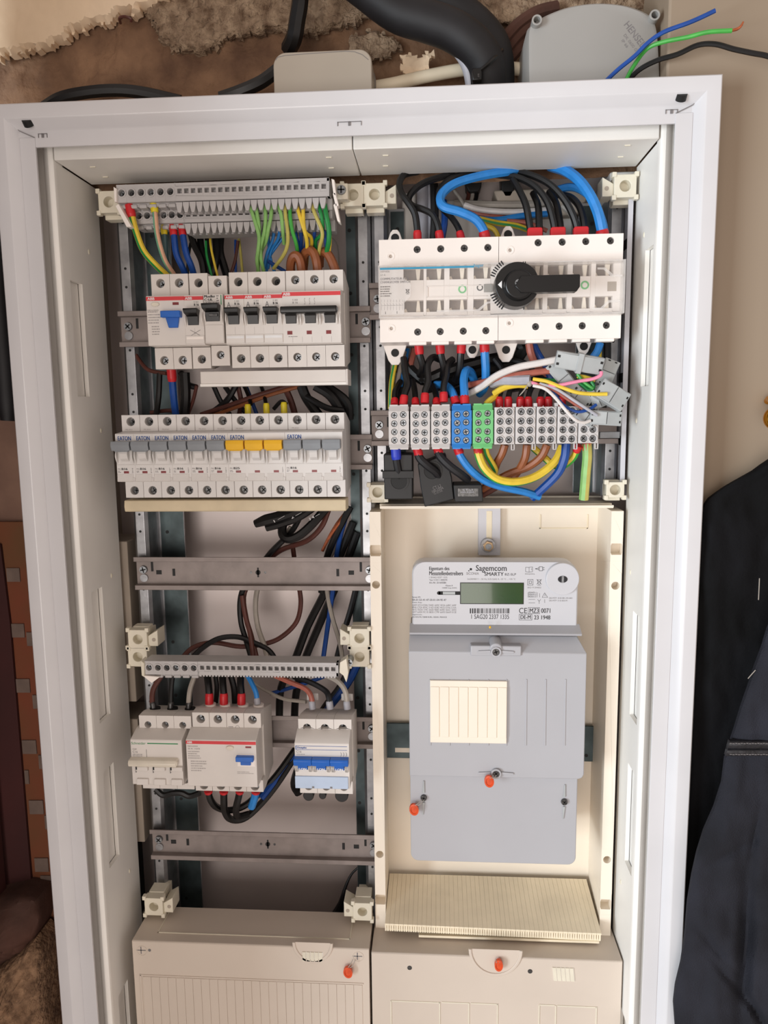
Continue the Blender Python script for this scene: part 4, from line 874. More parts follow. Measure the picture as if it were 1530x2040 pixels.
# ---------------------------------------------------------------- lowest row
lo = dict(zc=-594.5, t=41.5, b=-41.3)
r, a, b, NT, NB = device('circuit_breaker', 'three-pole breaker with cream lever bar and green line, left end of the lowest row', 'breaker', 276.2, 1425, 3, pitch=17.8, nt=19.5, nb=-27.5, m='abb_white', slope=5, hole=3.5, ht=9.6, hb=9.5, nx=-3.2, nose_in=(0, 2.0), **{**lo, 't': 37.5, 'b': -40})
b -= 1.6
bx(r, a+17, b-4, NT-4.3, NT-3.3, YN-.12, YN+.2, 'print_green', 'green_line', 0); lettering(r, 'Schneider', a+.9, NT-5, 14.6, 2.6, 'print_green')
lettering(r, 'iC60', a+1.8, NT-10.6, 4, 1.5, 'print_grey'); lettering(r, 'C16', a+1.8, NT-13.8, 5, 2.2, 'print_grey'); dashes(r, a+1.8, a+13, NT-19, NT-14.6, 3, 'print_grey'); bx(r, a+15.6, a+15.9, NT-19, NT-10, YN-.12, YN, 'print_black', 'print_bar', 0)
t = MB(); t.prism([(YN+1, NT-18), (YN-6, NT-18.6), (YN-8, NT-21.5), (YN-7, NT-25), (YN+1, NT-26)], 'x', a-.8, b-4.6); t.build('lever_bar', 'toggle_cream', r, bev=.9)
t = MB(); t.cyl((b-4.6, YN-4, NT-22), (b-3.8, YN-4, NT-22), 2.4, 2.0, 14); t.build('bar_pin', 'toggle_cream', r)
for k in range(3): o = a+k*17.4; bx(r, o+5, o+17, NT-31.5, NT-26.6, YN-3.4, YN+1, 'abb_white', 'lever_foot', .8); bx(r, o+3.9, o+4.6, NT-34, NT-25, YN-1, YN+.2, 'print_grey', 'slot', 0); bx(r, o+5.4, o+6.6, NT-29.6, NT-26.4, YN-3.6, YN-3, 'print_black', 'mark', 0)
t = MB(); t.prism([(YN-2, NB+7), (YN-3, NB+1.2), (YN+1, NB+.4), (YN+1, NB+7)], 'x', a+5, a+16.6).prism([(YN-2, NB+7), (YN-3, NB+1.2), (YN+1, NB+.4), (YN+1, NB+7)], 'x', a+22.4, a+34).prism([(YN-2, NB+7), (YN-3, NB+1.2), (YN+1, NB+.4), (YN+1, NB+7)], 'x', a+39.8, b-1); t.build('lower_grip', 'abb_white', r, bev=.4)
sch = r
r, a, b, NT, NB = device('residual_current_breaker', 'four-module residual current breaker with small blue lever in the lowest row', 'breaker', 382, 1420, 4, pitch=17.4, nt=20.3, nb=-28.2, m='abb_white', slope=6, hole=4.3, ht=6.8, hb=5.7, nx=-1.8, **lo)
bx(r, a, b-.2, NT-4.2, NT-1, YN-.12, YN+.2, 'red_strip', 'red_stripe', 0); lettering(r, 'ABB', a+1, NT-3.6, 5, 2.1, 'print_white')
t = MB(); t.prism([(a+43.8+3.8*math.cos(q), NT-7.4+2.2*math.sin(q)) for q in [2*math.pi*i/20 for i in range(20)]], 'y', YN-1.6, YN+.2); t.build('test_button', 'toggle_cream', r, bev=.4)
bx(r, a+59, a+64.8, NT-7.6, NT-5.8, YN-.1, YN+.2, 'red_window', 'indicator', 0)
bx(r, a+50, a+67.4, NT-19.9, NT-14.8, YN-5, YN+1, 'toggle_blue', 'lever', .6); bx(r, a+54, a+64, NT-24.6, NT-19.5, YN-2, YN+1, 'toggle_blue', 'lever_foot', .4); bx(r, a+50.5, a+68, NT-26.5, NT-14, YN-.5, YN+.2, 'switch_white', 'lever_seat', .3)
lettering(r, 'F204 A-25/0,03', a+1.6, NT-7.4, 10, 1.4, 'print_grey'); lettering(r, '25 A  I 0,03', a+1.6, NT-10, 12, 1.5, 'print_grey'); dashes(r, a+1.6, a+15, NT-20, NT-11, 4, 'print_faint'); dashes(r, a+4, a+20, NT-33, NT-21, 5, 'print_faint')
dashes(r, a+50, a+68, NT-34.6, NT-31.6, 2, 'print_faint')
t = MB(); x, z = A(473, 1449, YT); t.ring((x, z), 1.7, 2, YT-.12, YT, 16); t.build('mark_ring', 'print_grey', r); dashes(r, x-9, x-4, z-1.3, z+1.3, 2, 'print_grey', YT, 1)
abb4 = r
r, a, b, NT, NB = device('circuit_breaker', 'three-pole breaker with bright blue lever bar, at the right of the lowest row', 'breaker', 593.2, 1425, 3, pitch=17.75, nt=19.4, nb=-27.5, m='abb_white', slope=7, hole=4, ht=9, hb=7, nx=-1, **{**lo, 't': 36.5})
outl = RC(591, 1479, 694, 1487, YN); t = MB(); t.box(a+1, b-2, YN-.12, YN, NT-3.6, NT-3.2).box(a+1, b-2, YN-.12, YN, NT-7.4, NT-7.0); t.build('label_lines', 'print_blue', r)
lettering(r, 'Doepke', a+2.6, NT-6.6, 9, 2.4, 'print_blue'); bx(r, a+1, a+1.8, NT-6.8, NT-3.6, YN-.12, YN, 'print_blue', 'logo_bar', 0); lettering(r, 'C16', a+1.6, NT-10.4, 5, 2.2, 'print_grey'); dashes(r, a+1.6, a+10, NT-12.6, NT-11.4, 1, 'print_grey')
for k in range(3): lettering(r, ')', b-8.6+k*2.6, NT-13.6, 1.1, 4.4, 'print_grey')
for k in range(3):
    o = a+k*17.75-.4; t = MB(); t.prism([(YN+1, NT-14), (YN-6.5, NT-14.2), (YN-7.5, NT-16), (YN-6, NT-21), (YN+1, NT-21.5)], 'x', o+.1, o+17.6); t.build('lever_bar', 'toggle_blue', r, bev=.4)
    t = MB(); t.prism([(YN+1, NT-20), (YN-6, NT-20.6), (YN-4, NT-25), (YN-1.6, NT-27), (YN+1, NT-27)], 'x', o+4, o+13.4); t.build('lever_foot', 'toggle_blue', r, bev=.3)
    lettering(r, 'I ON', o+5, NT-26, 7, 2.2, 'print_white', YN-4.4)
    guards(r, o+.6, o+3.8, NT-19, NT-30, 'abb_white', 4, 3); guards(r, o+13.8, o+17, NT-19, NT-30, 'abb_white', 4, 3)
bx(r, a-.2, b-1.4, NB+.4, NB+12.8, YN-1.4, YN+.4, 'label_blue', 'label_strip', .5)
for k in (1, 2): bx(r, a+k*17.75-1.4, a+k*17.75+.8, NB+1, NB+2.8, YN-1.6, YN-1.2, 'print_grey', 'label_mark', 0)
for k in range(3):
    if k != 1: bx(r, a+k*17.75+5, a+k*17.75+17, NT+24, NT+31.5, 84, 86, 'clear_edge', 'clip_tab', .8)
# terminal mouths on the upper faces
for dev, xs, z, m_ in ((abb4, [A(417, 1396, 72)[0], A(446, 1396, 72)[0], A(482, 1396, 72)[0], A(513, 1396, 72)[0]], -594.5+41.5, 'switch_white'), (sch, [A(306, 1410, 72)[0], A(341, 1410, 72)[0], A(376, 1410, 72)[0]], -594.5+37.5, 'slot_black')):
    for x in xs: t = MB(); t.cyl((x, 76, z-3), (x, 76, z-.6 if m_ == 'slot_black' else z+.4), 5.4, 5.4, 18); t.build('terminal_mouth', m_, dev)
# ---------------------------------------------------------------- terminal strips
def terminal_strip(label, tiers, name='terminal_strip'):
    r = thing(name, (180, 110, tiers[0]['z0']), label, 'terminals')
    for T in tiers:
        y = T['y']; x0, x1, z0, z1 = T['x0'], T['x1'], T['z0'], T['z1']; xs = T['xs']; mb = MB(); ns = 6; ps = (xs-x0)/ns*.985
        for i in range(ns): mb.holed(x0+i*ps, x0+(i+1)*ps, z0, z1, y, 7.6, x0+(i+.5)*ps+.4, (z0+z1)/2+.4, 3.1, 14)
        mb.box(x0+6*ps, xs, y, y+8, z0, z1); zq = z0+(z1-z0)*.42; n = T['n']; pq = (x1-2.2-xs)/n
        mb.box(xs, x1, y, y+8, z0+(z1-z0)*.82, z1).box(xs, x1, y, y+8, z0, z0+(z1-z0)*.28).box(x1-2.2, x1, y, y+8, z0, z1)
        for i in range(n): mb.holed(xs+i*pq, xs+(i+1)*pq, z0+(z1-z0)*.28, z0+(z1-z0)*.82, y, 7, xs+(i+.5)*pq+.3, z0+(z1-z0)*.55, pq*.33, 4, sq=True)
        mb.box(x0, x1, y+8, y+T.get('dep', 34), z0+.3, z1); mb.box(x0, xs, y+5, y+T.get('dep', 34), z0-3, z0+.5)
        mb.build('strip_body', 'grey_plastic', r, bev=.25)
        for i in range(ns):
            screw(r, x0+(i+.5)*ps+.4, (z0+z1)/2+.4, y+3.6, 2.7, 'screw_dark' if i % 3 else 'screw_metal', 'clamp_screw'); t = MB(); t.ring((x0+(i+.5)*ps+.4, (z0+z1)/2+.4), 3.1, 4.3, y-.8, y+.2, 18); t.build('screw_collar', 'grey_plastic', r)
            t = MB(); t.prism([(x0+i*ps+1, z0-4.5), (x0+(i+1)*ps-1, z0-4.5), (x0+(i+1)*ps-1, z0-1), (x0+i*ps+1, z0-1)], 'y', y+3, y+14); t.build('entry_collar', 'grey_plastic', r, bev=.8)
        if T.get('teeth', True):
            me = None
            for i in range(n):
                a, b = xs+(i-.5)*pq+T.get('to', 2), xs+(i+.5)*pq+T.get('to', 2); zt_ = z0-.6; zl = z0-9.8; t = MB()
                t.prism([(a+.15, zt_), (b-.15, zt_), (b-.35, zl+6), (b-1.5, zl+1.2), (b-2, zl), (a+2, zl), (a+1.5, zl+1.2), (a+.35, zl+6)], 'y', y+1.5, y+10)
                t.build('clamp_tooth', 'grey_plastic', r, bev=.2)
            t = MB(); t.box(xs+1, x1+1, y+11, y+26, z0-9, z0+1); t.build('tooth_back', 'grey_plastic', r)
        else:
            for i in range(n*2):
                a = xs+i*pq/2; t = MB(); t.box(a+.6, a+pq/2-.7, y+.3, y+5, z0-1.6, z0+.3); t.build('comb_tooth', 'grey_plastic', r, bev=.2)
    return r
x0, x1 = A(232, 385, 60)[0], A(656, 375, 60)[0]; xs = A(350, 380, 60)[0]; q1 = (A(300, 366, 60)[1], A(300, 402, 60)[1])
x2, x3 = A(268, 430, 74)[0], A(662, 430, 74)[0]; xs2 = A(368, 430, 74)[0]; q2 = (A(300, 414, 74)[1], A(300, 446, 74)[1])
ts = terminal_strip('grey two-tier terminal strip at the top left with green-yellow and blue wires', [dict(y=60, x0=x0, x1=x1, z0=q1[1], z1=q1[0], xs=xs, n=22, dep=36), dict(y=74, x0=x2, x1=x3, z0=q2[1]+.3, z1=q2[0]-.8, xs=xs2, n=22, dep=22)])
for pts in ([(226, 372), (232, 376), (232, 402), (228, 402)], [(230, 410), (236, 406), (262, 452), (252, 452)], [(660, 356), (666, 358), (670, 392), (664, 386)], [(664, 408), (670, 404), (678, 444), (672, 440)]):
    t = MB(); t.prism([A(u, v, 56) for u, v in pts], 'y', 56, 66); t.build('end_clip', 'switch_white', ts, bev=.3)
t = MB(); t.prism([A(u, v, 57) for u, v in [(663, 386), (668, 384), (675, 410), (669, 412)]], 'y', 56, 66); t.build('end_clip', 'switch_white', ts, bev=.3)
x, z = A(680, 381, 72); t = MB(); t.box(x-6, x+6, 72, 100, z-7, z+7); t.build('end_block', 'bracket', ts, bev=.8); screw(ts, x, z+1, 70, 4.4, 'screw_metal', 'end_screw', h=2)
x0, x1 = A(288, 1338, 60)[0], A(674, 1334, 60)[0]; xs = A(396, 1336, 60)[0]; q = (A(480, 1319, 60)[1], A(480, 1346, 60)[1])
ts2 = terminal_strip('grey single-tier terminal strip in front of the loops above the lowest breakers', [dict(y=60, x0=x0, x1=x1, z0=q[1], z1=q[0], xs=xs, n=22, teeth=False, dep=20)])
t = MB(); t.prism([A(u, v, 58) for u, v in [(284, 1346), (318, 1349), (302, 1361)]], 'y', 58, 62); t.build('end_clip', 'switch_white', ts2, bev=.3)
for pts in ([(280, 1316), (287, 1322), (287, 1349), (282, 1346)], [(677, 1320), (690, 1312), (694, 1340), (690, 1360), (684, 1346), (676, 1340)]):
    t = MB(); t.prism([A(u, v, 57) for u, v in pts], 'y', 57, 70); t.build('end_clip', 'bracket', ts2, bev=.4)
x, z = A(695, 1319, 70); screw(ts2, x, z, 68, 4.2, 'screw_metal', 'end_screw', h=12)
# ---------------------------------------------------------------- changeover switch
sw = thing('changeover_switch', (428, 102, -197), 'wide white changeover switch with black rotary handle under a clear cover', 'switch')
XL, XM, XRt = A(756, 580, YT)[0], A(993, 580, YT)[0], A(1239, 580, YT)[0]
T_, U_, V_, B_ = -106, -129.5, -173.5, -196
for k, (a, b) in enumerate(((XL, XM-.2), (XM+.2, XRt))):
    t = MB(); pin = A((778, 1016)[k], 507, YT)[0]
    ups = [A(u, 492, YT)[0] for u in ((831, 878, 925, 972), (1072, 1120, 1167, 1216))[k]]; dns = [A(u, 657, YT)[0] for u in ((832, 877, 923, 968), (1067, 1114, 1160, 1208))[k]]
    zs = A(900, 495-(k*7), YT)[1]; zd = A(900, 660-(k*6), YT)[1]
    for z0, z1, xs, zz, zp in ((U_, T_, ups, zs, A(800, 510-k*6, YT)[1]), (B_, V_, dns, zd, A(800, 654-k*6, YT)[1])):
        e = [a, a+(xs[0]-a)*.52]+[(xs[i]+xs[i+1])/2 for i in range(3)]+[b]
        t.holed(e[0], e[1], z0, z1, YT, 4.6, pin, zp, 1.6, 12)
        for i, x in enumerate(xs): t.holed(e[i+1], e[i+2], z0, z1, YT, 4.6, x, zz, 3.2, 16)
    t.box(a, b, YT+5, 102, B_, T_)
    t.build('terminal_housing', 'switch_white', sw, bev=.5)
    for z, xs in ((zs, ups), (zd, dns)):
        for x in xs: screw(sw, x, z, YT+1.6, 2.9, 'screw_dark')
    for z in (A(800, 510-k*6, YT)[1], A(800, 654-k*6, YT)[1]): t = MB(); t.ring((pin, z), 2.4, 3.8, YT-.4, YT+.1, 20); t.build('pin_ring', 'switch_white', sw, bev=.15)
    # small skirts and mounting lugs
    for x in dns: t = MB(); t.box(x-8, x+8, YT+3, YT+12, B_-2.6, B_+.5); t.build('terminal_skirt', 'switch_white', sw, bev=.6)
    for x in ups: t = MB(); t.box(x-4, x+4, YT-.8, YT+.3, U_-1.2, U_+.5); t.build('snap_notch', 'print_faint', sw)
    for x in dns[:]: t = MB(); t.box(x-4, x+4, YT-.8, YT+.3, V_-.8, V_+1); t.build('snap_notch', 'print_faint', sw)
def lug(u, v, Y, up, w=13, h=12):
    x, z = A(u, v, Y); pts = [(x-w, z+h*up*-1), (x+w, z+h*up*-1), (x+w*.5, z+up*h*.6), (x+w*.25, z+up*h*.95), (x-w*.25, z+up*h*.95), (x-w*.5, z+up*h*.6)]
    t = MB(); t.prism(pts, 'y', Y, Y+2.4); o = t.build('mounting_lug', 'switch_white', sw, bev=.6)
    t = MB(); t.ring((x, z), 2.6, 3.8, Y-.5, Y+.1, 18).cyl((x, Y-.2, z), (x, Y+.1, z), 2.7, None, 18); t.build('lug_hole', 'slot_black', sw)
lug(787, 703, 92, -1); lug(1008, 697, 92, -1); lug(941, 697, 96, -1, 9, 8); lug(1163, 690, 96, -1, 9, 8); lug(787, 474, 92, 1, 9, 8); lug(1012, 467, 92, 1, 9, 8)
# cell lattice between the housings
t = MB(); t.box(XL+1, XRt-1, 58.4, 58.95, V_, U_); t.build('cell_floor', 'cell_brown', sw)
cu = [(804, 844), (849, 885), (895, 931), (943, 978)]; cd = [(1046, 1082), (1091, 1130), (1140, 1177), (1186, 1222)]; Yc = 50
edges = [A(u, 560, Yc)[0] for ab_ in cu+cd for u in ab_]
zrow = [(U_-2.6, U_-12.8), (V_+13.6, V_+3.4)]
t = MB(); prev = XL
for i in range(0, 16, 2): t.box(prev, edges[i], Yc, 58.3, V_, U_); prev = edges[i+1]
t.box(prev, XRt, Yc, 58.3, V_, U_)
for i in range(0, 16, 2):
    a, b = edges[i], edges[i+1]
    t.box(a, b, Yc, 58.3, zrow[0][0], U_).box(a, b, Yc, 58.3, zrow[1][0], zrow[0][1]).box(a, b, Yc, 58.3, V_, zrow[1][1])
t.build('cell_lattice', 'switch_white', sw, bev=.35)
for i in range(0, 16, 2):
    a, b = edges[i], edges[i+1]
    for k, (z1, z0) in enumerate(zrow):
        xm = a+(b-a)*.72; t = MB(); w0, w1 = (2.2, 1.2) if k == 0 else (1.1, 2.1)
        t.prism([(xm-w0, z1), (xm+w0, z1), (xm+w1, z0), (xm-w1, z0)], 'y', 54, 58.3); t.build('contact_post', 'cream', sw, bev=.3)
        t = MB(); t.prism([(a, z0), (a+3.6, z0), (a+1.8, z0+4), (a, z0+3)], 'y', 56, 58.3); t.build('contact_tab', 'cream', sw, bev=.2)
for i in range(3): x0, x1, z0, z1 = RC((849, 855, 1186)[i]+0, (574, 574, 566)[i], (968, 968, 1220)[i], (588, 588, 582)[i], Yc); 
t = MB(); x0, x1, z0, z1 = RC(850, 569, 970, 592, Yc); t.box(x0, x0+1, Yc-1.2, Yc, z0, z1).box(x0, x1, Yc-1.2, Yc, z1-.8, z1).box(x0, x1, Yc-1.2, Yc, z0, z0+.8); t.build('centre_channel', 'switch_white', sw, bev=.2)
x0, x1, z0, z1 = RC(1210, 561, 1228, 580, Yc); t = MB(); t.box(x0, x1, Yc-.2, Yc+.1, z0, z1); t.build('window_recess', 'sheath_black' if False else 'box_side', sw)
x0, x1, z0, z1 = RC(964, 566, 981, 582, Yc-1); t = MB(); t.box(x0, x1, Yc-2, Yc, z0, z1); t.build('slide', 'plate_silver', sw, bev=.3)
for u, v in ((921, 576), (1165, 568)): x, z = A(u, v, Yc); t = MB(); t.ring((x, z), 2.3, 3.7, Yc-.3, Yc+.1, 24); t.build('green_ring', 'ring_green', sw)
x, z = A(956, 573, Yc); t = MB(); t.ring((x, z), 1.8, 2.8, Yc-.3, Yc+.1, 24); t.build('black_ring', 'print_black', sw)
# clear cover
Yv = 36; cx0, cx1 = A(754, 580, Yv)[0], A(1246, 570, Yv)[0]; cz1, cz0 = A(1000, 522, Yv)[1], A(1000, 628, Yv)[1]
t = MB(); t.box(cx0, cx1, Yv, Yv+1.4, cz0, cz1); t.build('clear_cover', 'clear_cover', sw)
t = MB(); t.box(cx0, cx1, Yv+1.5, YT-1, cz1-1, cz1).box(cx0, cx1, Yv+1.5, YT-1, cz0, cz0+1).box(cx1-1.2, cx1, Yv+1.5, YT+14, cz0, cz1).box(cx0, cx0+.8, Yv+1.5, YT-1, cz0, cz1); t.build('cover_wall', 'clear_edge', sw, bev=.2)
for pl in ([(1190, 533), (1206, 533), (1222, 547), (1240, 547), (1240, 551), (1218, 551), (1202, 537), (1190, 537)], [(1180, 617), (1200, 617), (1214, 603), (1236, 601), (1236, 597), (1212, 598), (1196, 613), (1180, 613)], [(870, 622), (955, 620), (972, 605), (985, 603), (985, 600), (970, 601), (952, 616), (870, 618)]):
    t = MB(); t.prism([A(u, v, Yv-.1) for u, v in pl], 'y', Yv-.8, Yv); t.build('cover_ridge', 'clear_edge', sw, bev=.2)
t = MB(); x0, x1, z0, z1 = RC(757, 531, 944, 535, Yv); zr = A(944, 530, Yv)[1]; t.box(x0, x1, Yv-.25, Yv-.05, z0-.2, z0+1.5); t.build('teal_stripe', 'print_teal', sw)
text(sw, 'hager', 944, 525.5, 963, 533.5, Yv-.1, 'print_teal', .02)
text(sw, 'HIM406', 758, 539, 776, 543, Yv, 'print_grey'); text(sw, '63 A', 758, 546, 768, 550, Yv, 'print_grey')
text(sw, 'COMMUTATEUR I-0-II', 758, 553, 813, 557.5, Yv, 'print_grey', .01); text(sw, 'CHANGEOVER SWITCH', 758, 559.5, 817, 564, Yv, 'print_grey', .01)
random.seed(5)
smallprint(sw, 758, 569, 780, 592, Yv, 5, 'print_grey'); crossed_bin(sw, 812, 580, 4, Yv, w=.35)
for i in range(8): strokes(sw, [(760+i*6, 597, 760+i*6, 602), (759+i*6, 604, 761+i*6, 609), (760+i*6, 610, 760+i*6, 618)], Yv, .2, 'print_grey')
strokes(sw, [(759, 609, 803, 608)], Yv, .2, 'print_grey'); strokes(sw, [(768, 621, 768, 626), (791, 620, 791, 625)], Yv, .4)
t = MB(); t.add([(a, Yv-.1, b) for a, b in [A(u, v, Yv) for u, v in [(757, 537), (803, 536), (803, 552), (818, 566), (818, 590), (806, 603), (806, 626), (759, 628)]]], [tuple(range(8))]); t.build('label_film', 'clear_edge', sw, smooth=False)
# rotary handle
Xk, Zk = A(1030, 567, 22); Yk = 14
t = MB(); t.cyl((Xk, Yk+10, Zk), (Xk, Yv+3, Zk), 19, 19, 48); t.cyl((Xk, Yk+6, Zk), (Xk, Yk+10, Zk), 18.4, 19, 48); kn = t.build('rotary_knob', 'toggle_black', sw, bev=.4)
t = MB(); t.cyl((Xk+1, Yk-1, Zk-1), (Xk+1, Yk+7, Zk-1), 12, 13.4, 40); t.build('knob_hub', 'toggle_black', sw, bev=1.2)
hx = A(1153, 566, 16)[0]; t = MB(); t.prism([(Xk+2, Zk+5.4), (hx-.8, Zk+5.4), (hx, Zk+4.6), (hx, Zk-4.6), (hx-2.6, Zk-8.4), (Xk+2, Zk-8.4), (Xk-3, Zk-3)], 'y', Yk-4, Yk+7); t.build('handle_bar', 'toggle_black', sw, bev=.7)
screw(sw, Xk, Zk, Yk-2, 3, 'screw_metal', 'knob_screw')
t = MB(); t.prism([(Xk-16.4, Zk), (Xk-13, Zk+3.2), (Xk-13, Zk-3.2)], 'y', Yk+5.8, Yk+6.1); t.build('white_pointer', 'print_white', sw)
def arcs(a0, a1, n, m, r0=20.6, r1=24.6):
    for i in range(n):
        b0 = math.radians(a0+(a1-a0)*i/n+1.4); b1 = math.radians(a0+(a1-a0)*(i+1)/n-1.4); cxk, czk = A(1030, 567, Yv); mb = MB()
        mb.add([(cxk+r*math.cos(b), Yv-.14, czk+r*math.sin(b)) for r, b in ((r0, b0), (r0, b1), (r1, b1), (r1, b0))], [(0, 1, 2, 3)]); mb.build('dial_mark', m, sw, smooth=False)
arcs(122, 162, 7, 'print_black'); arcs(198, 240, 7, 'print_black')
text(sw, 'II', 1041.5, 521, 1047, 533, Yv, 'print_black', .02); text(sw, 'I', 1042.5, 607, 1044.5, 617, Yv, 'print_black', .02); text(sw, 'AUTO', 994, 521.5, 1004, 525, Yv, 'print_grey')
# ---------------------------------------------------------------- distribution blocks
def dist_block(u0, u1, v0, v1, m, label, wide=False, y=60):
    x0, x1, z0, z1 = RC(u0, v0, u1, v1, y); r = thing('distribution_block', ((x0+x1)/2, 102, z0), label, 'terminal block', None)
    t = MB(); w = x1-x0; fz0, fz1 = (z0+5, z1-6) if not wide else (z0+1, z1-1); cw = w/2; chh = (fz1-fz0)/4; cs = []
    for i in range(2):
        for j in range(4):
            cx = x0+(i+.5)*cw+(.6 if i == 0 else -.6); cz = fz0+(j+.5)*chh+(0 if i == 0 else (1 if j > 1 else -1)*(0 if wide else .6))
            t.holed(x0+i*cw+(.1 if i == 0 else 0), x0+(i+1)*cw-(.1 if i else 0), fz0+j*chh, fz0+(j+1)*chh, y, 4.6, cx, cz, 3.0 if not wide else 3.3, 16); cs.append((cx, cz))
    t.box(x0+.1, x1-.1, y+5, 102, z0+2, z1-2)
    if not wide:
        for s, za, zb_ in ((1, fz1, z1), (-1, fz0, z0)):
            for i in range(2):
                xc = x0+(i+.5)*cw; t.prism([(xc-cw/2+.6, za), (xc+cw/2-.4, za), (xc+cw/2-1, zb_), (xc-cw/2+1, zb_)], 'y', y+3, y+20)
            t.prism([(y, za), (y+3.5, zb_+(-s)*.6), (y+20, zb_+(-s)*.6), (y+20, za)], 'x', x0+1, x1-1)
    else:
        t.box(x0+w*.3, x0+w*.3+.8, y-.6, y+1, fz1, fz1+1)
        for k in (0, 1): t.box(x1-3+k*2.4, x1-2+k*2.4, y+1, y+6, z0-4, z0+1)
        t.box(x1-3, x1+.4, y+1, y+6, z0-4.6, z0-3.8).box(x1-2, x1+1.4, y+1, y+7, z1-1, z1+2.4)
    t.build('block_body', m, r, bev=.4)
    for cx, cz in cs:
        screw(r, cx, cz, y+2.4, 2.7, 'screw_metal', 'clamp_screw')
        if wide: t = MB(); t.ring((cx, cz), 3.3, 4.3, y-.8, y+.1, 20); t.build('screw_collar', m, r, bev=.15)
    return r
dist_block(774, 815, 806, 896, 'block_grey', 'narrow light grey distribution block at the left end of the row, blue sleeve below it')
dist_block(817.3, 857, 806, 896, 'block_grey', 'narrow light grey distribution block, second from the left in the row')
dist_block(858.6, 898, 805.5, 895, 'block_grey', 'narrow light grey distribution block touching the left side of the blue one')
dist_block(899.6, 940, 804.5, 895, 'block_blue', 'blue distribution block with eight screws')
dist_block(941.6, 983, 803.5, 894.5, 'block_green', 'green distribution block with eight screws')
wl_ = ['directly right of the green block', 'second to the right of the green block', 'middle one of the five wide blocks', 'fourth of the five wide blocks, blue wire below it', 'at the right end, its upper screws hidden by connectors']
for i in range(5):
    a = 984.8+i*41.9; dist_block(a, a+40.6, 809-i*.6, 887.5-i*.6, 'block_grey', 'wide light grey distribution block '+wl_[i], True)
x0, x1, z0, z1 = RC(1195, 860, 1235, 873, 80); t = MB(); t.box(x0, x1, 80, 86, z0, z1); tag(t.build('end_stop', 'zinc', None, bev=.5), 'grey metal end stop on the rail to the right of the distribution blocks', 'clamp')
# ---------------------------------------------------------------- current transformers
def transformer(poly, hole, y, label, lbl=None, rim=None):
    pts = [A(u, v, y) for u, v in poly]; xs = [p[0] for p in pts]; zs = [p[1] for p in pts]
    r = thing('current_transformer', (sum(xs)/len(xs), y+34, min(zs)), label, 'transformer', 'black current transformers'); t = MB(); t.prism(pts, 'y', y, y+34); t.build('case', 'transformer_black', r, bev=1)
    if hole: x, z = A(*hole, y); t = MB(); t.ring((x, z), 8, 9.5, y-1, y+.5, 28); t.build('bore_rim', 'transformer_black', r); t = MB(); t.cyl((x, y-.3, z), (x, y+.2, z), 8, None, 28); t.build('bore', 'slot_black', r)
    if lbl: u0, v0, u1, v1, an = lbl; x0, x1, z0, z1 = RC(u0, v0, u1, v1, y)
    return r
c1 = transformer([(764, 905), (822, 905), (822, 952), (822, 995), (766, 995)], (795, 958), 74, 'black current transformer with a round bore under the blue sleeve')
t = MB(); x0, x1, z0, z1 = RC(762, 938, 824, 953, 72); t.box(x0, x1, 71, 74.2, z0, z1); t.build('case_step', 'transformer_black', c1, bev=.5)
c2 = transformer([(832, 925), (888, 905), (900, 950), (905, 995), (846, 1010), (838, 970)], (861, 938), 78, 'tilted black current transformer with faint white print, middle of the three')
text(c2, 'CT-L2', 862, 967, 879, 973, 77.8, 'print_grey', 0, 'lettering', .35); text(c2, '100-250A', 860, 973, 884, 978, 77.8, 'print_grey', 0, 'lettering', .35); text(c2, 'CL. 0,5 5VA', 864, 978, 882, 983, 77.8, 'print_grey', 0, 'lettering', .35)
c3 = transformer([(903, 966), (960, 965), (963, 1000), (906, 1000)], None, 72, 'black current transformer with a grey label plate, right one of the three')
x0, x1, z0, z1 = RC(912, 973, 953, 985, 71.6); bx(c3, x0, x1, z0-2, z1, 71.6, 72.3, 'screw_dark', 'label_plate', .1)
text(c3, 'CT-L3', 922, 974, 942, 977.5, 71.3, 'wire_lightgrey'); text(c3, '100-250A', 918, 979, 945, 982, 71.3, 'wire_lightgrey')
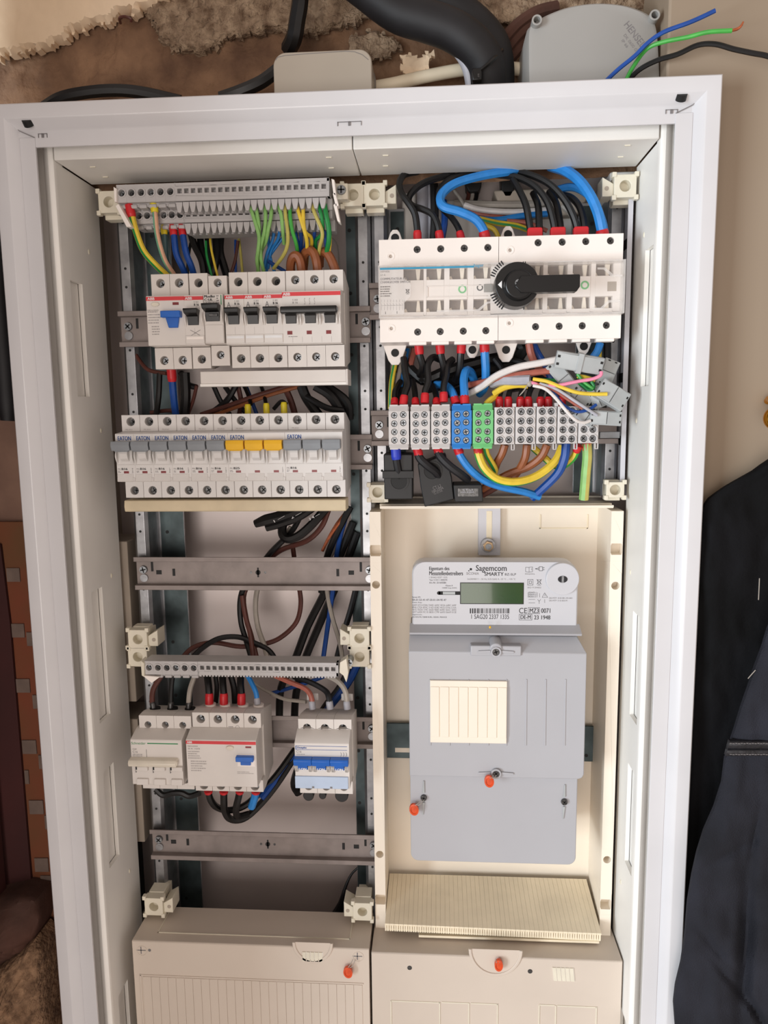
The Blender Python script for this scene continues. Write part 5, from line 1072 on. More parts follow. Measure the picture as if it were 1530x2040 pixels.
# ---------------------------------------------------------------- lever connectors
def connector(u, v, y, L, Wd, D, ang, label, tilt=0, kind=0):
    x, z = A(u, v, y); r = thing('lever_connector', (x, y, z), label, 'connector', 'grey lever connectors')
    ca, sa = math.cos(math.radians(ang)), math.sin(math.radians(ang)); ct, st = math.cos(math.radians(tilt)), math.sin(math.radians(tilt))
    def tr(p):
        a, b, c = p; b2, c2 = b*ct-c*st, b*st+c*ct; return (x+a*ca-c2*sa, y+b2, z+a*sa+c2*ca)
    def put(mb, name, m, bev=.4): mb.v = [tr(p) for p in mb.v]; return mb.build(name, m, r, bev=bev)
    h = Wd/2
    t = MB(); t.prism([(-L/2, D), (-L/2, 2), (-L/2+3, 0), (-1, -1.2), (2, 0), (L/2-2, .6), (L/2, 2), (L/2, D)], 'z', -h, h) if False else t.box(-L/2, L/2, 1, D, -h, h)
    put(t, 'connector_body', 'connector_grey', .6)
    t = MB(); t.add([(-L/2+.8, 1, -h+1), (0, -1.4, -h+1), (0, 1, -h+1), (-L/2+.8, 1, h-1), (0, -1.4, h-1), (0, 1, h-1)], [(0, 1, 2), (3, 5, 4), (0, 3, 4, 1), (1, 4, 5, 2), (0, 2, 5, 3)]); put(t, 'lever', 'connector_grey', .2)
    t = MB(); t.add([(L/2-.8, 1, -h+1), (.8, 1, -h+1), (.8, -1.4, -h+1), (L/2-.8, 1, h-1), (.8, 1, h-1), (.8, -1.4, h-1)], [(0, 1, 2), (3, 5, 4), (0, 3, 4, 1), (1, 4, 5, 2), (0, 2, 5, 3)]); put(t, 'lever', 'connector_grey', .2)
    if kind == 1: t = MB(); t.box(-2.4, 2.4, -2.2, D+.4, -h-1.4, h+1.2); put(t, 'carrier_clip', 'connector_grey', .3)
    for s in (-1, 1):
        for c in (-h*.45, h*.45): t = MB(); t.box(s*(L/2-2.5)-1.6, s*(L/2-2.5)+1.6, .7, 1.2, c-1.1, c+1.1); put(t, 'wire_entry', 'slot_black', 0)
    return r
connector(1155, 724, 42, 42, 15, 8, -10, 'long pale grey lever connector pair held by a cross clip, topmost of the cluster', 12, 1)
connector(1122, 752, 58, 34, 13, 8, -50, 'grey lever connector slanting down behind the topmost clipped pair', 5)
connector(1152, 783, 60, 30, 12, 8, -38, 'grey lever connector slanting below the green wires', 5)
connector(1212, 742, 60, 24, 14, 8, 68, 'grey lever connector standing upright beside the shield plate')
connector(1222, 786, 44, 28, 18, 9, -32, 'large tilted grey lever connector with the yellow wire entering it', -8)
connector(1190, 792, 58, 12, 20, 8, 25, 'small grey lever connector with the blue wire entering it')
connector(1208, 833, 50, 28, 13, 9, -4, 'grey lever connector lowest on the right, above the rail end')
connector(1168, 832, 54, 20, 10, 8, -35, 'small grey lever connector over the upper screws of the last distribution block')
# ---------------------------------------------------------------- wires
STR = dict(yg=('wire_yellow', 'wire_darkgreen', (6,)), yg2=('wire_yellow', 'wire_green', (7, 0)), gm=('wire_salmon', 'wire_mint', (6, 7, 0)), gy=('wire_olive', 'wire_lightgreen', (6, 7, 0)))
def wire(label, col, pts, r, fer=(), cat='wire', group=None, name='wire', n=5, seg=8, rads=None):
    """pts: (u, v, depth) in order; fer: (end 0/1, colour, length, radius factor)"""
    p3 = [P3(*p) for p in pts]; mb = MB()
    if col in STR: a, b, st = STR[col]; tube(mb, p3, r, seg, n, stripe=st); mats = [a, b]
    else: tube(mb, p3, r, seg, n, rads=rads); mats = [col]
    o = tag(mb.build(name, mats, None), label, cat, group)
    for e in fer:
        end, c, L, k = e; q = [Vector(x) for x in p3]
        a, b = (q[0], q[1]) if end == 0 else (q[-1], q[-2]); d = (b-a).normalized(); t = MB()
        t.cyl(a-d*.5, a+d*L*.75, r*k, r*k, 14); t.cyl(a+d*L*.75, a+d*L, r*k, r*k*.86, 14); t.build('ferrule_sleeve', c, o, bev=.25)
    return o
RF = lambda e=0, L=9, k=1.25: (e, 'red', L, k)
YFl = lambda e=0, L=8, k=1.35: (e, 'yellow', L, k)
# top left, below the two-tier strip
wire('thick green and yellow wire with red sleeve at the left of the two-tier strip', 'yg', [(257, 409, 66), (263, 432, 66), (271, 462, 66), (286, 500, 68), (312, 530, 74), (336, 552, 84)], 3.1, [RF(0, 11, 1.35)])
wire('faded green and salmon striped wire with a yellow sleeve, second from the left', 'gm', [(306, 404, 67), (309, 428, 66), (312, 460, 66), (319, 492, 70), (330, 522, 76), (350, 552, 88)], 2.5, [YFl(0, 9, 1.45)])
wire('dark teal wire with a yellow sleeve under the lower tier', 'wire_teal', [(326, 450, 82), (328, 470, 82), (330, 500, 84), (333, 522, 86), (347, 552, 94)], 2.3, [YFl(0, 8, 1.4)])
wire('dark blue wire with red sleeve, left one of the blue pair at the top left', 'wire_darkblue', [(344, 449, 82), (347, 473, 80), (351, 505, 80), (363, 532, 84), (372, 554, 92)], 3.1, [RF(0, 10, 1.2)])
wire('dark blue wire with red sleeve, right one of the blue pair at the top left', 'wire_darkblue', [(362, 449, 82), (365, 472, 80), (371, 505, 80), (381, 530, 84), (388, 554, 92)], 3.1, [RF(0, 10, 1.2)])
blk = 'dark wires bunched above the top row of breakers'
bn = ['leftmost thick one right of the blue pair', 'second thick one right of the blue pair', 'thin one between the blue pair and the dark bunch', 'thick one straight above the fourth terminal', 'thick one at the right edge of the bunch', 'medium one behind the thin yellow wire']
for bi, (pts, r) in enumerate((([(379, 462, 110), (388, 490, 112), (402, 520, 112), (408, 560, 112)], 3.5), ([(398, 462, 120), (402, 500, 118), (420, 560, 116)], 3.5), ([(386, 462, 122), (376, 505, 120), (373, 560, 118)], 1.6), ([(428, 462, 118), (432, 500, 116), (428, 530, 112), (418, 560, 112)], 4), ([(440, 462, 124), (438, 500, 122), (446, 530, 122), (455, 560, 120)], 4), ([(412, 465, 126), (418, 520, 126), (416, 560, 126)], 3))):
    wire('black wire above the top row, '+bn[bi], 'wire_black', pts, r, group=blk)
wire('thin dark green wire among the black ones at the top left', 'wire_darkgreen', [(410, 480, 104), (412, 510, 102), (422, 550, 100)], 1.3)
wire('thin yellow wire among the black ones at the top left', 'wire_yellow', [(418, 462, 108), (420, 490, 100), (426, 520, 98), (434, 552, 98)], 1.2)
wire('dark brown wire in the gap above the fourth breaker', 'wire_darkbrown', [(474, 480, 120), (468, 520, 120), (455, 560, 120)], 1.6)
wire('thin blue wire in the gap above the fourth breaker', 'wire_darkblue', [(469, 478, 122), (470, 560, 122)], 1.3)
wire('thin olive wire in the gap above the fifth breaker', 'wire_olive', [(476, 476, 124), (480, 510, 122), (484, 556, 120)], 1.4)
tops = [('wire_lightgreen', [(496, 405, 68), (501, 420, 66), (509, 445, 66), (516, 472, 68), (514, 500, 72), (512, 520, 78), (517, 552, 90)]), ('wire_lightgreen', [(509, 405, 68), (512, 425, 66), (516, 450, 68), (518, 480, 74), (520, 515, 78), (528, 552, 90)]),
        ('wire_lightgreen', [(527, 405, 68), (529, 430, 66), (527, 460, 68), (521, 485, 72), (516, 510, 80), (513, 552, 92)]), ('wire_lightgreen', [(541, 405, 68), (540, 430, 66), (534, 460, 68), (530, 480, 74), (521, 500, 84), (520, 520, 90)]),
        ('wire_lightgreen', [(553, 405, 68), (560, 428, 66), (563, 455, 68), (566, 486, 80)]), ('wire_olive', [(567, 405, 68), (569, 430, 66), (573, 460, 68), (573, 485, 72), (565, 508, 78), (545, 535, 90)]),
        ('wire_green', [(578, 402, 68), (578, 430, 66), (582, 458, 68), (590, 485, 74), (593, 504, 84)]), ('wire_yellow', [(589, 402, 68), (597, 430, 66), (607, 462, 68), (611, 478, 72), (612, 498, 80)]),
        ('wire_yellow', [(605, 400, 68), (604, 425, 66), (607, 460, 68), (619, 472, 76), (621, 486, 82), (618, 496, 86)]), ('wire_olive', [(619, 400, 68), (627, 425, 66), (640, 455, 68), (642, 472, 70), (637, 492, 76), (635, 508, 82)]),
        ('wire_darkgreen', [(632, 400, 68), (640, 428, 66), (643, 450, 70), (640, 468, 78), (629, 480, 84), (630, 502, 90)]), ('wire_darkgreen', [(645, 400, 68), (650, 428, 66), (655, 455, 68), (655, 480, 72), (650, 505, 80)])]
nm = ['first', 'second', 'third', 'fourth', 'fifth', 'sixth', 'seventh', 'eighth', 'ninth', 'tenth', 'eleventh', 'twelfth']
for i, (c, p) in enumerate(tops): wire(f'{c[5:].replace("light","light ").replace("dark","dark ")} wire out of the upper tier, {nm[i]} from the left of twelve', c, p, 1.75 if i < 11 else 2.3, group='green and yellow wires out of the upper tier')
wire('yellow thin wire running down beside the rightmost green wire to the brown sheath', 'wire_yellow', [(656, 448, 70), (658, 480, 74), (655, 508, 82)], 1.4)
bl = [[(519, 452, 84), (523, 466, 86)], [(547, 452, 84), (543, 478, 86), (532, 505, 90), (526, 535, 94)], [(558, 452, 84), (554, 476, 86), (540, 500, 92), (534, 535, 98)], [(563, 474, 90), (550, 492, 92), (537, 512, 96), (530, 545, 100)], [(534, 470, 92), (537, 500, 94), (540, 520, 96), (548, 545, 98)],
      [(586, 452, 84), (590, 470, 86), (598, 500, 94)], [(599, 450, 84), (600, 480, 88), (600, 510, 96)], [(613, 450, 84), (612, 470, 86), (606, 500, 96)], [(627, 450, 84), (626, 475, 88), (624, 500, 98)], [(646, 450, 84), (649, 480, 86), (652, 515, 94)], [(534, 520, 94), (550, 530, 96), (575, 545, 98)]]
for i, p in enumerate(bl): wire('blue wire out of the lower tier, '+(['stub under its sixth gap', 'left of the blue fan', 'second in the blue fan', 'slanting across the blue fan', 'crossing down through the blue fan', 'left of the brown arches', 'second left of the brown arches', 'behind the yellow pair', 'between the yellow and green wires', 'beside the rightmost green wire', 'lying low above the sixth breaker'][i]), 'wire_darkblue' if i > 4 else 'wire_blue', p, 1.7 if i > 4 else 1.5, group='blue wires out of the lower tier')
for i, (p, w_) in enumerate(zip([[(580, 560, 90), (579, 528, 84), (584, 512, 80), (592, 510, 79), (599, 524, 80), (603, 560, 84)], [(604, 545, 96), (606, 510, 86), (616, 499, 80), (626, 506, 78), (632, 530, 78), (634, 560, 82)], [(636, 530, 96), (638, 508, 88), (648, 502, 82), (659, 516, 80), (668, 540, 80), (671, 562, 84)]], ('left', 'middle', 'right'))):
    wire(f'thick brown cable sheath arching over the three-pole breaker, {w_} arch', 'wire_brown', p, 4.3, cat='cable', name='cable')
wire('black thin curved wire lying behind the right end of the two-tier strip', 'wire_grey', [(652, 468, 150), (672, 490, 152), (676, 560, 154)], .7)
wire('olive wire between the brown arches', 'wire_olive', [(613, 500, 92), (612, 525, 94), (607, 552, 96)], 1.2)
# between the first and second rows
gapn = ['black upright wire at the far left under the top row', 'dark brown thin wire sagging from the left end of the top rail', 'thick black upright wire right of the blue one under the top row', 'thin dark brown wire slanting left below the grey busbar cover end', 'short black wire bending under the second module of the top row', 'black wire slanting right just right of the busbar cover end',
        'black wire slanting left, crossing another below the busbar cover', 'black wire slanting right to the first yellow sleeve', 'dark brown wire lying flat on the left breakers of the second row', 'dark brown wire, upper of the long slanting pair over the second row', 'mid brown wire, lower of the long slanting pair over the second row', 'dark brown upright wire crossing behind the slanting pair', 'dark blue wire slanting between the first and second yellow sleeves',
        'dark brown thick upright wire right of the yellow sleeves', 'thick black cable bending down at the right, leftmost of three', 'thick black cable bending down at the right, middle of three', 'thick black cable bending down at the right beside the post', 'black cable lying low over the right end of the second row', 'short black wire hooked over the third yellow sleeve', 'black wire rising from the first yellow sleeve', 'black wire rising from the second yellow sleeve']
wire('blue wire with red sleeve under the blue-lever unit', 'wire_darkblue', [(341, 733, 74), (343, 758, 76), (346, 792, 80), (351, 835, 88)], 3.6, [RF(0, 13, 1.25)])
for i, (p, r, c) in enumerate([([(318, 742, 100), (316, 790, 100), (310, 835, 104)], 3, 'wire_black'), ([(262, 690, 116), (276, 715, 114), (296, 737, 104), (332, 744, 96)], 2, 'wire_darkbrown'), ([(368, 742, 90), (370, 790, 92), (366, 835, 96)], 5, 'wire_black'), ([(392, 768, 90), (384, 800, 96), (372, 832, 100)], 1.8, 'wire_darkbrown'), ([(360, 742, 100), (374, 765, 96), (392, 772, 94)], 3, 'wire_black'), ([(426, 770, 96), (440, 800, 100), (462, 832, 104)], 2.5, 'wire_black'), ([(470, 768, 96), (450, 800, 98), (408, 832, 104)], 3, 'wire_black'), ([(448, 770, 106), (470, 800, 108), (500, 835, 110)], 2.5, 'wire_black'),
                                ([(300, 822, 110), (340, 818, 106), (378, 826, 108)], 2, 'wire_darkbrown'), ([(400, 826, 96), (460, 806, 92), (520, 785, 92), (590, 764, 96)], 2.2, 'wire_darkbrown'), ([(412, 832, 98), (480, 808, 94), (540, 786, 94), (610, 766, 98)], 2, 'wire_brown'), ([(474, 768, 104), (480, 800, 106), (476, 830, 110)], 2.5, 'wire_darkbrown'), ([(490, 770, 108), (500, 795, 108), (515, 835, 110)], 2, 'wire_darkblue'),
                                ([(566, 768, 100), (580, 800, 102), (590, 835, 106)], 3.2, 'wire_darkbrown'), ([(600, 768, 96), (612, 795, 98), (640, 835, 104)], 5, 'wire_black'), ([(628, 768, 96), (660, 790, 98), (688, 835, 104)], 5, 'wire_black'), ([(648, 768, 104), (690, 800, 104), (696, 835, 108)], 4.5, 'wire_black'), ([(610, 790, 94), (650, 812, 92), (684, 818, 96)], 3, 'wire_black'), ([(545, 815, 92), (560, 800, 90), (572, 806, 90)], 2, 'wire_black'), ([(500, 806, 88), (494, 786, 96), (486, 768, 108)], 2, 'wire_black'), ([(530, 806, 88), (526, 786, 96), (520, 768, 108)], 2, 'wire_black')]):
    wire(gapn[i], c, p, r, group='wires in the gap between the first two breaker rows')
for i, u in enumerate((494, 531, 566)):
    v = 812-i*2; t = MB(); x, z = A(u, v+8, 76); t.cyl((x, 76, z-5), (x, 76, z+5), 3.1, 3.1, 16).cyl((x, 76, z+5), (x, 76, z+7.2), 3.1, 2.5, 16); o = t.build('ferrule_sleeve', 'yellow', None, bev=.3)
    tag(o, f'yellow insulating sleeve standing on the yellow-toggle breaker, {("left","middle","right")[i]} of three', 'sleeve')
# middle open bay
wire('thick black cable with blunt rounded end and white figure 1 printed on it', 'wire_black', [(508, 1044, 108), (530, 1036, 108), (560, 1028, 110), (610, 1008, 116), (650, 985, 120)], 5.6, cat='cable', name='cable', rads=[4, 5.8, 5.8, 5.6, 5.6])
wire('thick black cable with white figure 2 printed on it, behind the blunt one', 'wire_black', [(530, 1050, 116), (560, 1042, 116), (600, 1026, 116), (650, 990, 122)], 4.8, cat='cable', name='cable')
wire('thick black cable bent in a U with white figures printed on it', 'wire_black', [(566, 1035, 122), (562, 1060, 116), (572, 1074, 112), (594, 1068, 112), (622, 1044, 114), (660, 1000, 120)], 4.6, cat='cable', name='cable')
def cabletext(s, u, v, w_, h_, y, ang, label):
    t = thing('cable_print', P3(u, v, y), label, 'marking'); text(t, s, u-w_/2, v-h_/2, u+w_/2, v+h_/2, y, 'print_white', .03, 'lettering', ang); return t
for s, u, v, y, lab in (('1 \u2014', 556, 1033, 103.6, 'white figure 1 printed on the blunt black cable'), ('2 \u2014', 590, 1026, 110, 'white figure 2 printed on the black cable behind the blunt one'), ('3 4 \u2014', 626, 1029, 107.5, 'white figures printed on the U-shaped black cable')): cabletext(s, u, v, 24, 5, y, .5, lab)
mid = [('black', 'wire_black', [(600, 1025, 126), (580, 1060, 124), (540, 1100, 120), (510, 1140, 120), (486, 1170, 122), (478, 1200, 124), (480, 1240, 124), (490, 1275, 118), (502, 1315, 104)], 3.0, 'from the black loops behind the empty rail down to the lower strip'),
       ('dark brown', 'wire_darkbrown', [(655, 1015, 126), (640, 1050, 124), (610, 1078, 124), (560, 1096, 126), (520, 1130, 126), (487, 1180, 126), (490, 1230, 124), (500, 1265, 118), (512, 1315, 106)], 2.8, 'curving from the upper right down beside the black one'),
       ('grey', 'wire_grey', [(580, 1050, 128), (560, 1080, 128), (535, 1120, 130), (514, 1170, 130), (509, 1210, 130), (514, 1250, 124), (526, 1285, 112), (534, 1315, 104)], 2.8, 'from the black loops down to the lower strip'),
       ('dark brown', 'wire_darkbrown', [(580, 1060, 132), (586, 1110, 136), (596, 1170, 136), (599, 1205, 134), (590, 1240, 130), (562, 1268, 124), (530, 1282, 118), (480, 1288, 116), (425, 1280, 116), (385, 1290, 110), (356, 1318, 100)], 2.6, 'making the wide loop at the centre of the open bay'),
       ('black', 'wire_black', [(376, 1318, 100), (402, 1292, 108), (436, 1272, 112), (474, 1269, 114), (505, 1280, 112), (535, 1295, 108), (552, 1318, 104)], 2.8, 'arching low above the left half of the lower strip'),
       ('black', 'wire_black', [(704, 1040, 140), (688, 1080, 140), (664, 1140, 142), (642, 1190, 142), (612, 1250, 142), (586, 1318, 140), (560, 1370, 142), (556, 1440, 144)], 4.2, 'left of the straight slanting pair at the right of the bay'),
       ('black', 'wire_black', [(712, 1060, 144), (694, 1110, 144), (664, 1180, 146), (634, 1250, 146), (606, 1318, 144), (590, 1380, 146), (586, 1440, 146)], 4.2, 'right of the straight slanting pair at the right of the bay'),
       ('blue', 'wire_darkblue', [(694, 1015, 134), (680, 1060, 134), (670, 1110, 136), (664, 1170, 138), (654, 1240, 138), (643, 1318, 136)], 2.6, 'running straight down the right of the bay'),
       ('grey', 'wire_grey', [(690, 1025, 138), (672, 1080, 140), (650, 1130, 140), (652, 1180, 138), (662, 1230, 134), (677, 1280, 130), (684, 1325, 124)], 2.5, 'running down the right of the bay to the bracket'),
       ('black', 'wire_black', [(712, 1160, 138), (700, 1210, 138), (682, 1270, 136), (668, 1325, 134)], 3.2, 'rightmost slanting one beside the middle post'),
       ('black', 'wire_black', [(698, 1010, 130), (672, 1060, 130), (650, 1115, 134), (640, 1180, 140)], 3.6, 'beside the copper strand at the upper right of the bay'),
       ('grey', 'wire_grey', [(700, 1060, 146), (680, 1100, 146), (668, 1120, 146)], 2.4, 'short piece beside the middle post above the empty rail'),
       ('dark brown', 'wire_darkbrown', [(482, 1186, 120), (488, 1225, 118), (498, 1262, 112), (505, 1315, 104)], 2.6, 'joining the black one above the lower strip')]
for nm_, c, p, r, lab in mid: wire(f'{nm_} wire {lab}', c, p, r)
wire('bare twisted copper strand hanging at the upper right of the open bay', 'copper', [(690, 1020, 132), (672, 1045, 128), (656, 1070, 126), (642, 1098, 126)], 1.6, name='copper_strand', cat='strand', rads=[2, 2.4, 1.8, 1.6])
# under the lower strip
low = [('brown wire into the left pole of the green-line breaker', 'wire_darkbrown', [(322, 1345, 84), (306, 1372, 82), (303, 1395, 78), (306, 1412, 76)], 2.8, (1, 'screw_dark', 7, 1.15)), ('black wire into the middle pole of the green-line breaker', 'wire_black', [(344, 1345, 84), (341, 1375, 80), (340, 1412, 76)], 2.6, (1, 'screw_dark', 7, 1.15)),
       ('grey wire into the right pole of the green-line breaker', 'wire_grey', [(388, 1345, 84), (379, 1372, 80), (376, 1395, 77), (376, 1412, 76)], 2.6, (1, 'screw_dark', 7, 1.15)), ('blue wire into the right terminal of the four-module unit', 'wire_blue', [(493, 1345, 86), (502, 1362, 82), (510, 1380, 78), (513, 1402, 76)], 2.6, (1, 'wire_lightgrey', 6, 1.25)),
       ('brown wire curving into the left pole of the blue-lever-bar breaker', 'wire_rose', [(548, 1346, 92), (580, 1360, 86), (608, 1372, 82), (620, 1388, 78), (623, 1412, 76)], 2.7, (1, 'wire_lightgrey', 8, 1.25)), ('dark grey wire curving into the middle pole of the blue-lever-bar breaker', 'sheath_black', [(585, 1348, 96), (620, 1360, 90), (648, 1376, 84), (655, 1390, 78), (658, 1412, 76)], 2.9, (1, 'wire_lightgrey', 8, 1.25)),
       ('pale wire curving into the right pole of the blue-lever-bar breaker', 'wire_grey', [(652, 1346, 88), (674, 1358, 82), (688, 1378, 78), (692, 1412, 76)], 2.8, (1, 'wire_lightgrey', 8, 1.25))]
for lab, c, p, r, f_ in low: wire(lab, c, p, r, [f_])
for i, u in enumerate((417, 446, 481)): wire(f'black wire with red sleeve into the four-module unit, {("left","middle","right")[i]} of three', 'wire_black', [(u-5+i*2, 1338, 92), (u-2, 1362, 82), (u, 1385, 77), (u, 1402, 76)], 3.8, [RF(1, 11, 1.12)])
wire('black wire behind the red-sleeved ones over the four-module unit, left', 'wire_black', [(428, 1340, 100), (432, 1370, 98), (430, 1400, 98)], 2.6); wire('black wire behind the red-sleeved ones over the four-module unit, right', 'wire_black', [(458, 1340, 100), (466, 1370, 98), (468, 1400, 98)], 3.4)
wire('grey thin wire drooping between the four-module unit and the blue-lever-bar breaker', 'wire_grey', [(505, 1360, 120), (530, 1376, 116), (565, 1392, 108), (610, 1398, 98)], 2.0); wire('dark blue wire crossing behind the drooping grey one', 'wire_darkblue', [(538, 1382, 140), (580, 1370, 140), (640, 1350, 140), (700, 1320, 142)], 2.2)
wire('thick blue cable passing behind the blue-lever-bar breaker at the right', 'wire_darkblue', [(712, 1325, 136), (695, 1358, 132), (670, 1392, 130), (640, 1430, 136), (600, 1490, 140), (560, 1540, 130), (520, 1590, 112)], 4, cat='cable', name='cable'); wire('black cable passing behind the blue-lever-bar breaker', 'wire_black', [(700, 1330, 146), (680, 1370, 142), (650, 1410, 142), (620, 1460, 142), (600, 1520, 140), (588, 1560, 138), (597, 1580, 130)], 5.5, cat='cable', name='cable')
for i, (p, r) in enumerate([([(415, 1575, 76), (419, 1592, 80), (432, 1608, 90), (455, 1614, 100), (485, 1606, 108), (515, 1582, 116), (550, 1545, 126), (590, 1490, 140)], 3.6), ([(446, 1575, 76), (446, 1596, 80), (448, 1616, 88), (460, 1632, 96), (486, 1630, 106), (515, 1606, 114), (550, 1564, 124), (592, 1500, 140)], 3.8), ([(478, 1575, 76), (474, 1594, 78), (470, 1612, 84), (474, 1626, 94), (494, 1622, 104)], 3.6)]): wire(f'black cable loop hanging under the four-module unit, {("left","middle","right")[i]} of three', 'wire_black', p, r, [RF(0, 3, 1.2)], cat='cable', name='cable')
wire('short bright blue wire end with red sleeve under the four-module unit', 'wire_blue', [(510, 1575, 76), (507, 1590, 78), (501, 1608, 82)], 4, [RF(0, 3, 1.15)])
for i, (u, w_) in enumerate(((615, 9), (643, 6), (681, 11))): x, z = A(u, 1584, 80); t = MB(); t.cyl((x, 78, z), (x, 96, z), w_*.62, w_*.62, 20); tag(t.build('cable_loop', 'wire_black', None, bev=.6), f'black cable bend peeping out below the blue-lever-bar breaker, {("left","middle","right")[i]}', 'cable')
wire('black cable bends peeping out below the green-line breaker', 'wire_black', [(310, 1572, 96), (325, 1584, 96), (345, 1580, 96), (362, 1580, 96), (378, 1586, 96), (398, 1580, 96)], 3.2, cat='cable', name='cable')
wire('black cable hanging at the right of the lowest open bay', 'wire_black', [(716, 1726, 150), (700, 1742, 150), (688, 1768, 148), (680, 1800, 146), (666, 1835, 144)], 2.2, cat='cable', name='cable', rads=[1.4, 1.4, 1.8, 4, 8])
# ---- top right, into the changeover switch
wire('black cable with red sleeve into the first upper switch terminal', 'wire_black', [(832, 480, 72), (831, 455, 72), (826, 425, 72), (812, 402, 74), (799, 384, 78), (796, 364, 86), (806, 348, 96), (832, 342, 108)], 3.1, [RF(0, 9, 1.25)])
wire('black cable with red sleeve into the second upper switch terminal, forking left', 'wire_black', [(877, 480, 72), (873, 452, 72), (862, 428, 74), (842, 417, 78), (824, 411, 82), (814, 400, 86), (822, 382, 88), (850, 362, 92), (905, 346, 102)], 3.1, [RF(0, 9, 1.25)])
wire('black cable with red sleeve into the third upper switch terminal', 'wire_black', [(920, 480, 72), (914, 456, 74), (900, 434, 80), (882, 416, 90), (874, 396, 94), (878, 374, 96), (902, 354, 98), (945, 342, 104)], 2.9, [RF(0, 9, 1.25)])
wire('bright blue cable with red sleeve making a C-shaped loop into the fourth upper terminal', 'wire_blue', [(968, 478, 72), (962, 456, 70), (946, 436, 68), (916, 422, 68), (886, 413, 70), (877, 400, 72), (884, 382, 76), (910, 364, 80), (960, 350, 86), (1010, 342, 94), (1045, 338, 104)], 4.1, [RF(0, 8, 1.2)])
wire('bright blue thick cable curving down to the far right upper terminal', 'wire_blue', [(1202, 478, 72), (1198, 452, 70), (1190, 420, 70), (1174, 386, 74), (1152, 358, 82), (1126, 340, 94), (1095, 330, 106)], 4.8, [RF(0, 9, 1.2)])
wire('second blue cable curving behind the thick blue one', 'wire_blue', [(1206, 470, 78), (1200, 440, 80), (1186, 405, 84), (1166, 384, 90), (1140, 373, 98), (1112, 378, 106), (1096, 390, 112)], 3.6)
kk = [[(1058, 470, 74), (1055, 448, 74), (1048, 410, 76), (1036, 382, 82), (1022, 358, 92)], [(1075, 470, 74), (1074, 445, 76), (1072, 410, 82), (1062, 385, 94)], [(1106, 468, 74), (1102, 440, 74), (1090, 402, 76), (1066, 372, 82), (1030, 354, 92), (985, 347, 104)], [(1118, 468, 74), (1115, 440, 78), (1108, 405, 86), (1094, 382, 98)], [(1151, 466, 74), (1144, 436, 72), (1126, 400, 74), (1096, 368, 80), (1060, 350, 90), (1020, 340, 104)], [(1165, 466, 74), (1162, 436, 76), (1152, 408, 82), (1134, 392, 94), (1112, 388, 106)]]
for i, p in enumerate(kk): wire(f'black cable arching into the upper right switch terminals, {nm[i]} from the left of six', 'wire_black', p, 3.2)
for i, u in enumerate((1066, 1112, 1158)):
    x0, x1, z0, z1 = RC(u-15, 453-i, u+15, 472-i, 70); t = MB(); t.prism(rrect(x0, x1, z0, z1, (2, 2, 1, 1), 4), 'y', 69, 77); tag(t.build('twin_sleeve', 'red', None, bev=.8), f'wide red twin sleeve holding two black cables, {("left","middle","right")[i]} of three', 'sleeve')
back = [('grey', 'wire_grey', [(905, 405, 150), (960, 408, 148), (1060, 408, 148), (1100, 400, 150)], 4, 'highest of the bundle'), ('white', 'wire_white', [(925, 408, 140), (960, 418, 138), (1020, 422, 138), (1090, 418, 142)], 2.8, 'second of the bundle'), ('rose brown', 'wire_rose', [(930, 420, 144), (975, 430, 142), (1020, 436, 142), (1055, 444, 142)], 2.6, 'under the white one'), ('pale blue', 'wire_blue', [(950, 436, 136), (990, 438, 134), (1040, 430, 136), (1090, 426, 140)], 3, 'under the rose one'),
        ('green and yellow', 'yg', [(955, 436, 130), (990, 444, 128), (1030, 450, 128), (1062, 462, 128)], 2.8, 'lowest but one of the bundle'), ('yellow', 'wire_yellow', [(965, 448, 126), (985, 458, 124), (996, 480, 124)], 2.4, 'short lowest one'), ('rose brown', 'wire_rose', [(1010, 440, 132), (1050, 444, 130), (1090, 460, 130)], 2.2, 'at its right end'), ('grey', 'wire_grey', [(1120, 410, 150), (1140, 430, 148), (1150, 470, 146)], 3, 'behind the arching black cables at the right'), ('grey', 'wire_grey', [(905, 380, 144), (918, 398, 142), (930, 420, 142)], 1.8, 'thin, slanting beside the blue loop'), ('blue', 'wire_darkblue', [(880, 478, 120), (886, 440, 122), (884, 400, 130)], 3.2, 'upright behind the third switch terminal'), ('black', 'wire_black', [(864, 478, 126), (866, 430, 126), (864, 350, 130)], 4, 'upright left of the blue loop')]
for nm_, c, p, r, lab in back: wire(f'{nm_} wire at the rear above the switch, {lab}', c, p, r)
for u, w_, lab in ((842, 11, 'left'), (860, 8, 'right')): t = MB(); tube(t, [P3(u-1, 340, 140), P3(u, 400, 138), P3(u, 480, 136), P3(u, 530, 136)], w_*.52, 14); tag(t.build('conduit', 'wire_lightgrey', None), f'light grey upright conduit behind the upper left of the switch, {lab} one', 'pipe')
for u, v0, v1, w_, lab in ((944, 350, 382, 17, 'left'), (1012, 342, 392, 14, 'right')):
    x0, x1, z0, z1 = RC(u-w_, v0, u+w_, v1, 150); t = MB(); t.prism([(x0, z1), (x1, z1), (x1-1, z0+5), (x1-4, z0), (x0+4, z0), (x0+1, z0+5)], 'y', 150, 172); tag(t.build('cable_gland', 'transformer_black', None, bev=1), f'black cable entry grommet at the top rear of the box, {lab} one', 'grommet')
for i, (u, c) in enumerate(((934, 'wire_darkbrown'), (942, 'wire_grey'), (950, 'wire_black'), (1008, 'wire_grey'), (1016, 'yg'))): wire(f'{["brown","grey","black","pale","green-yellow"][i]} core coming out of the {"left" if i < 3 else "right"} black entry grommet', c, [(u, 378, 160), (u-1, 392, 156), (u-6, 410, 152)], 2.1)
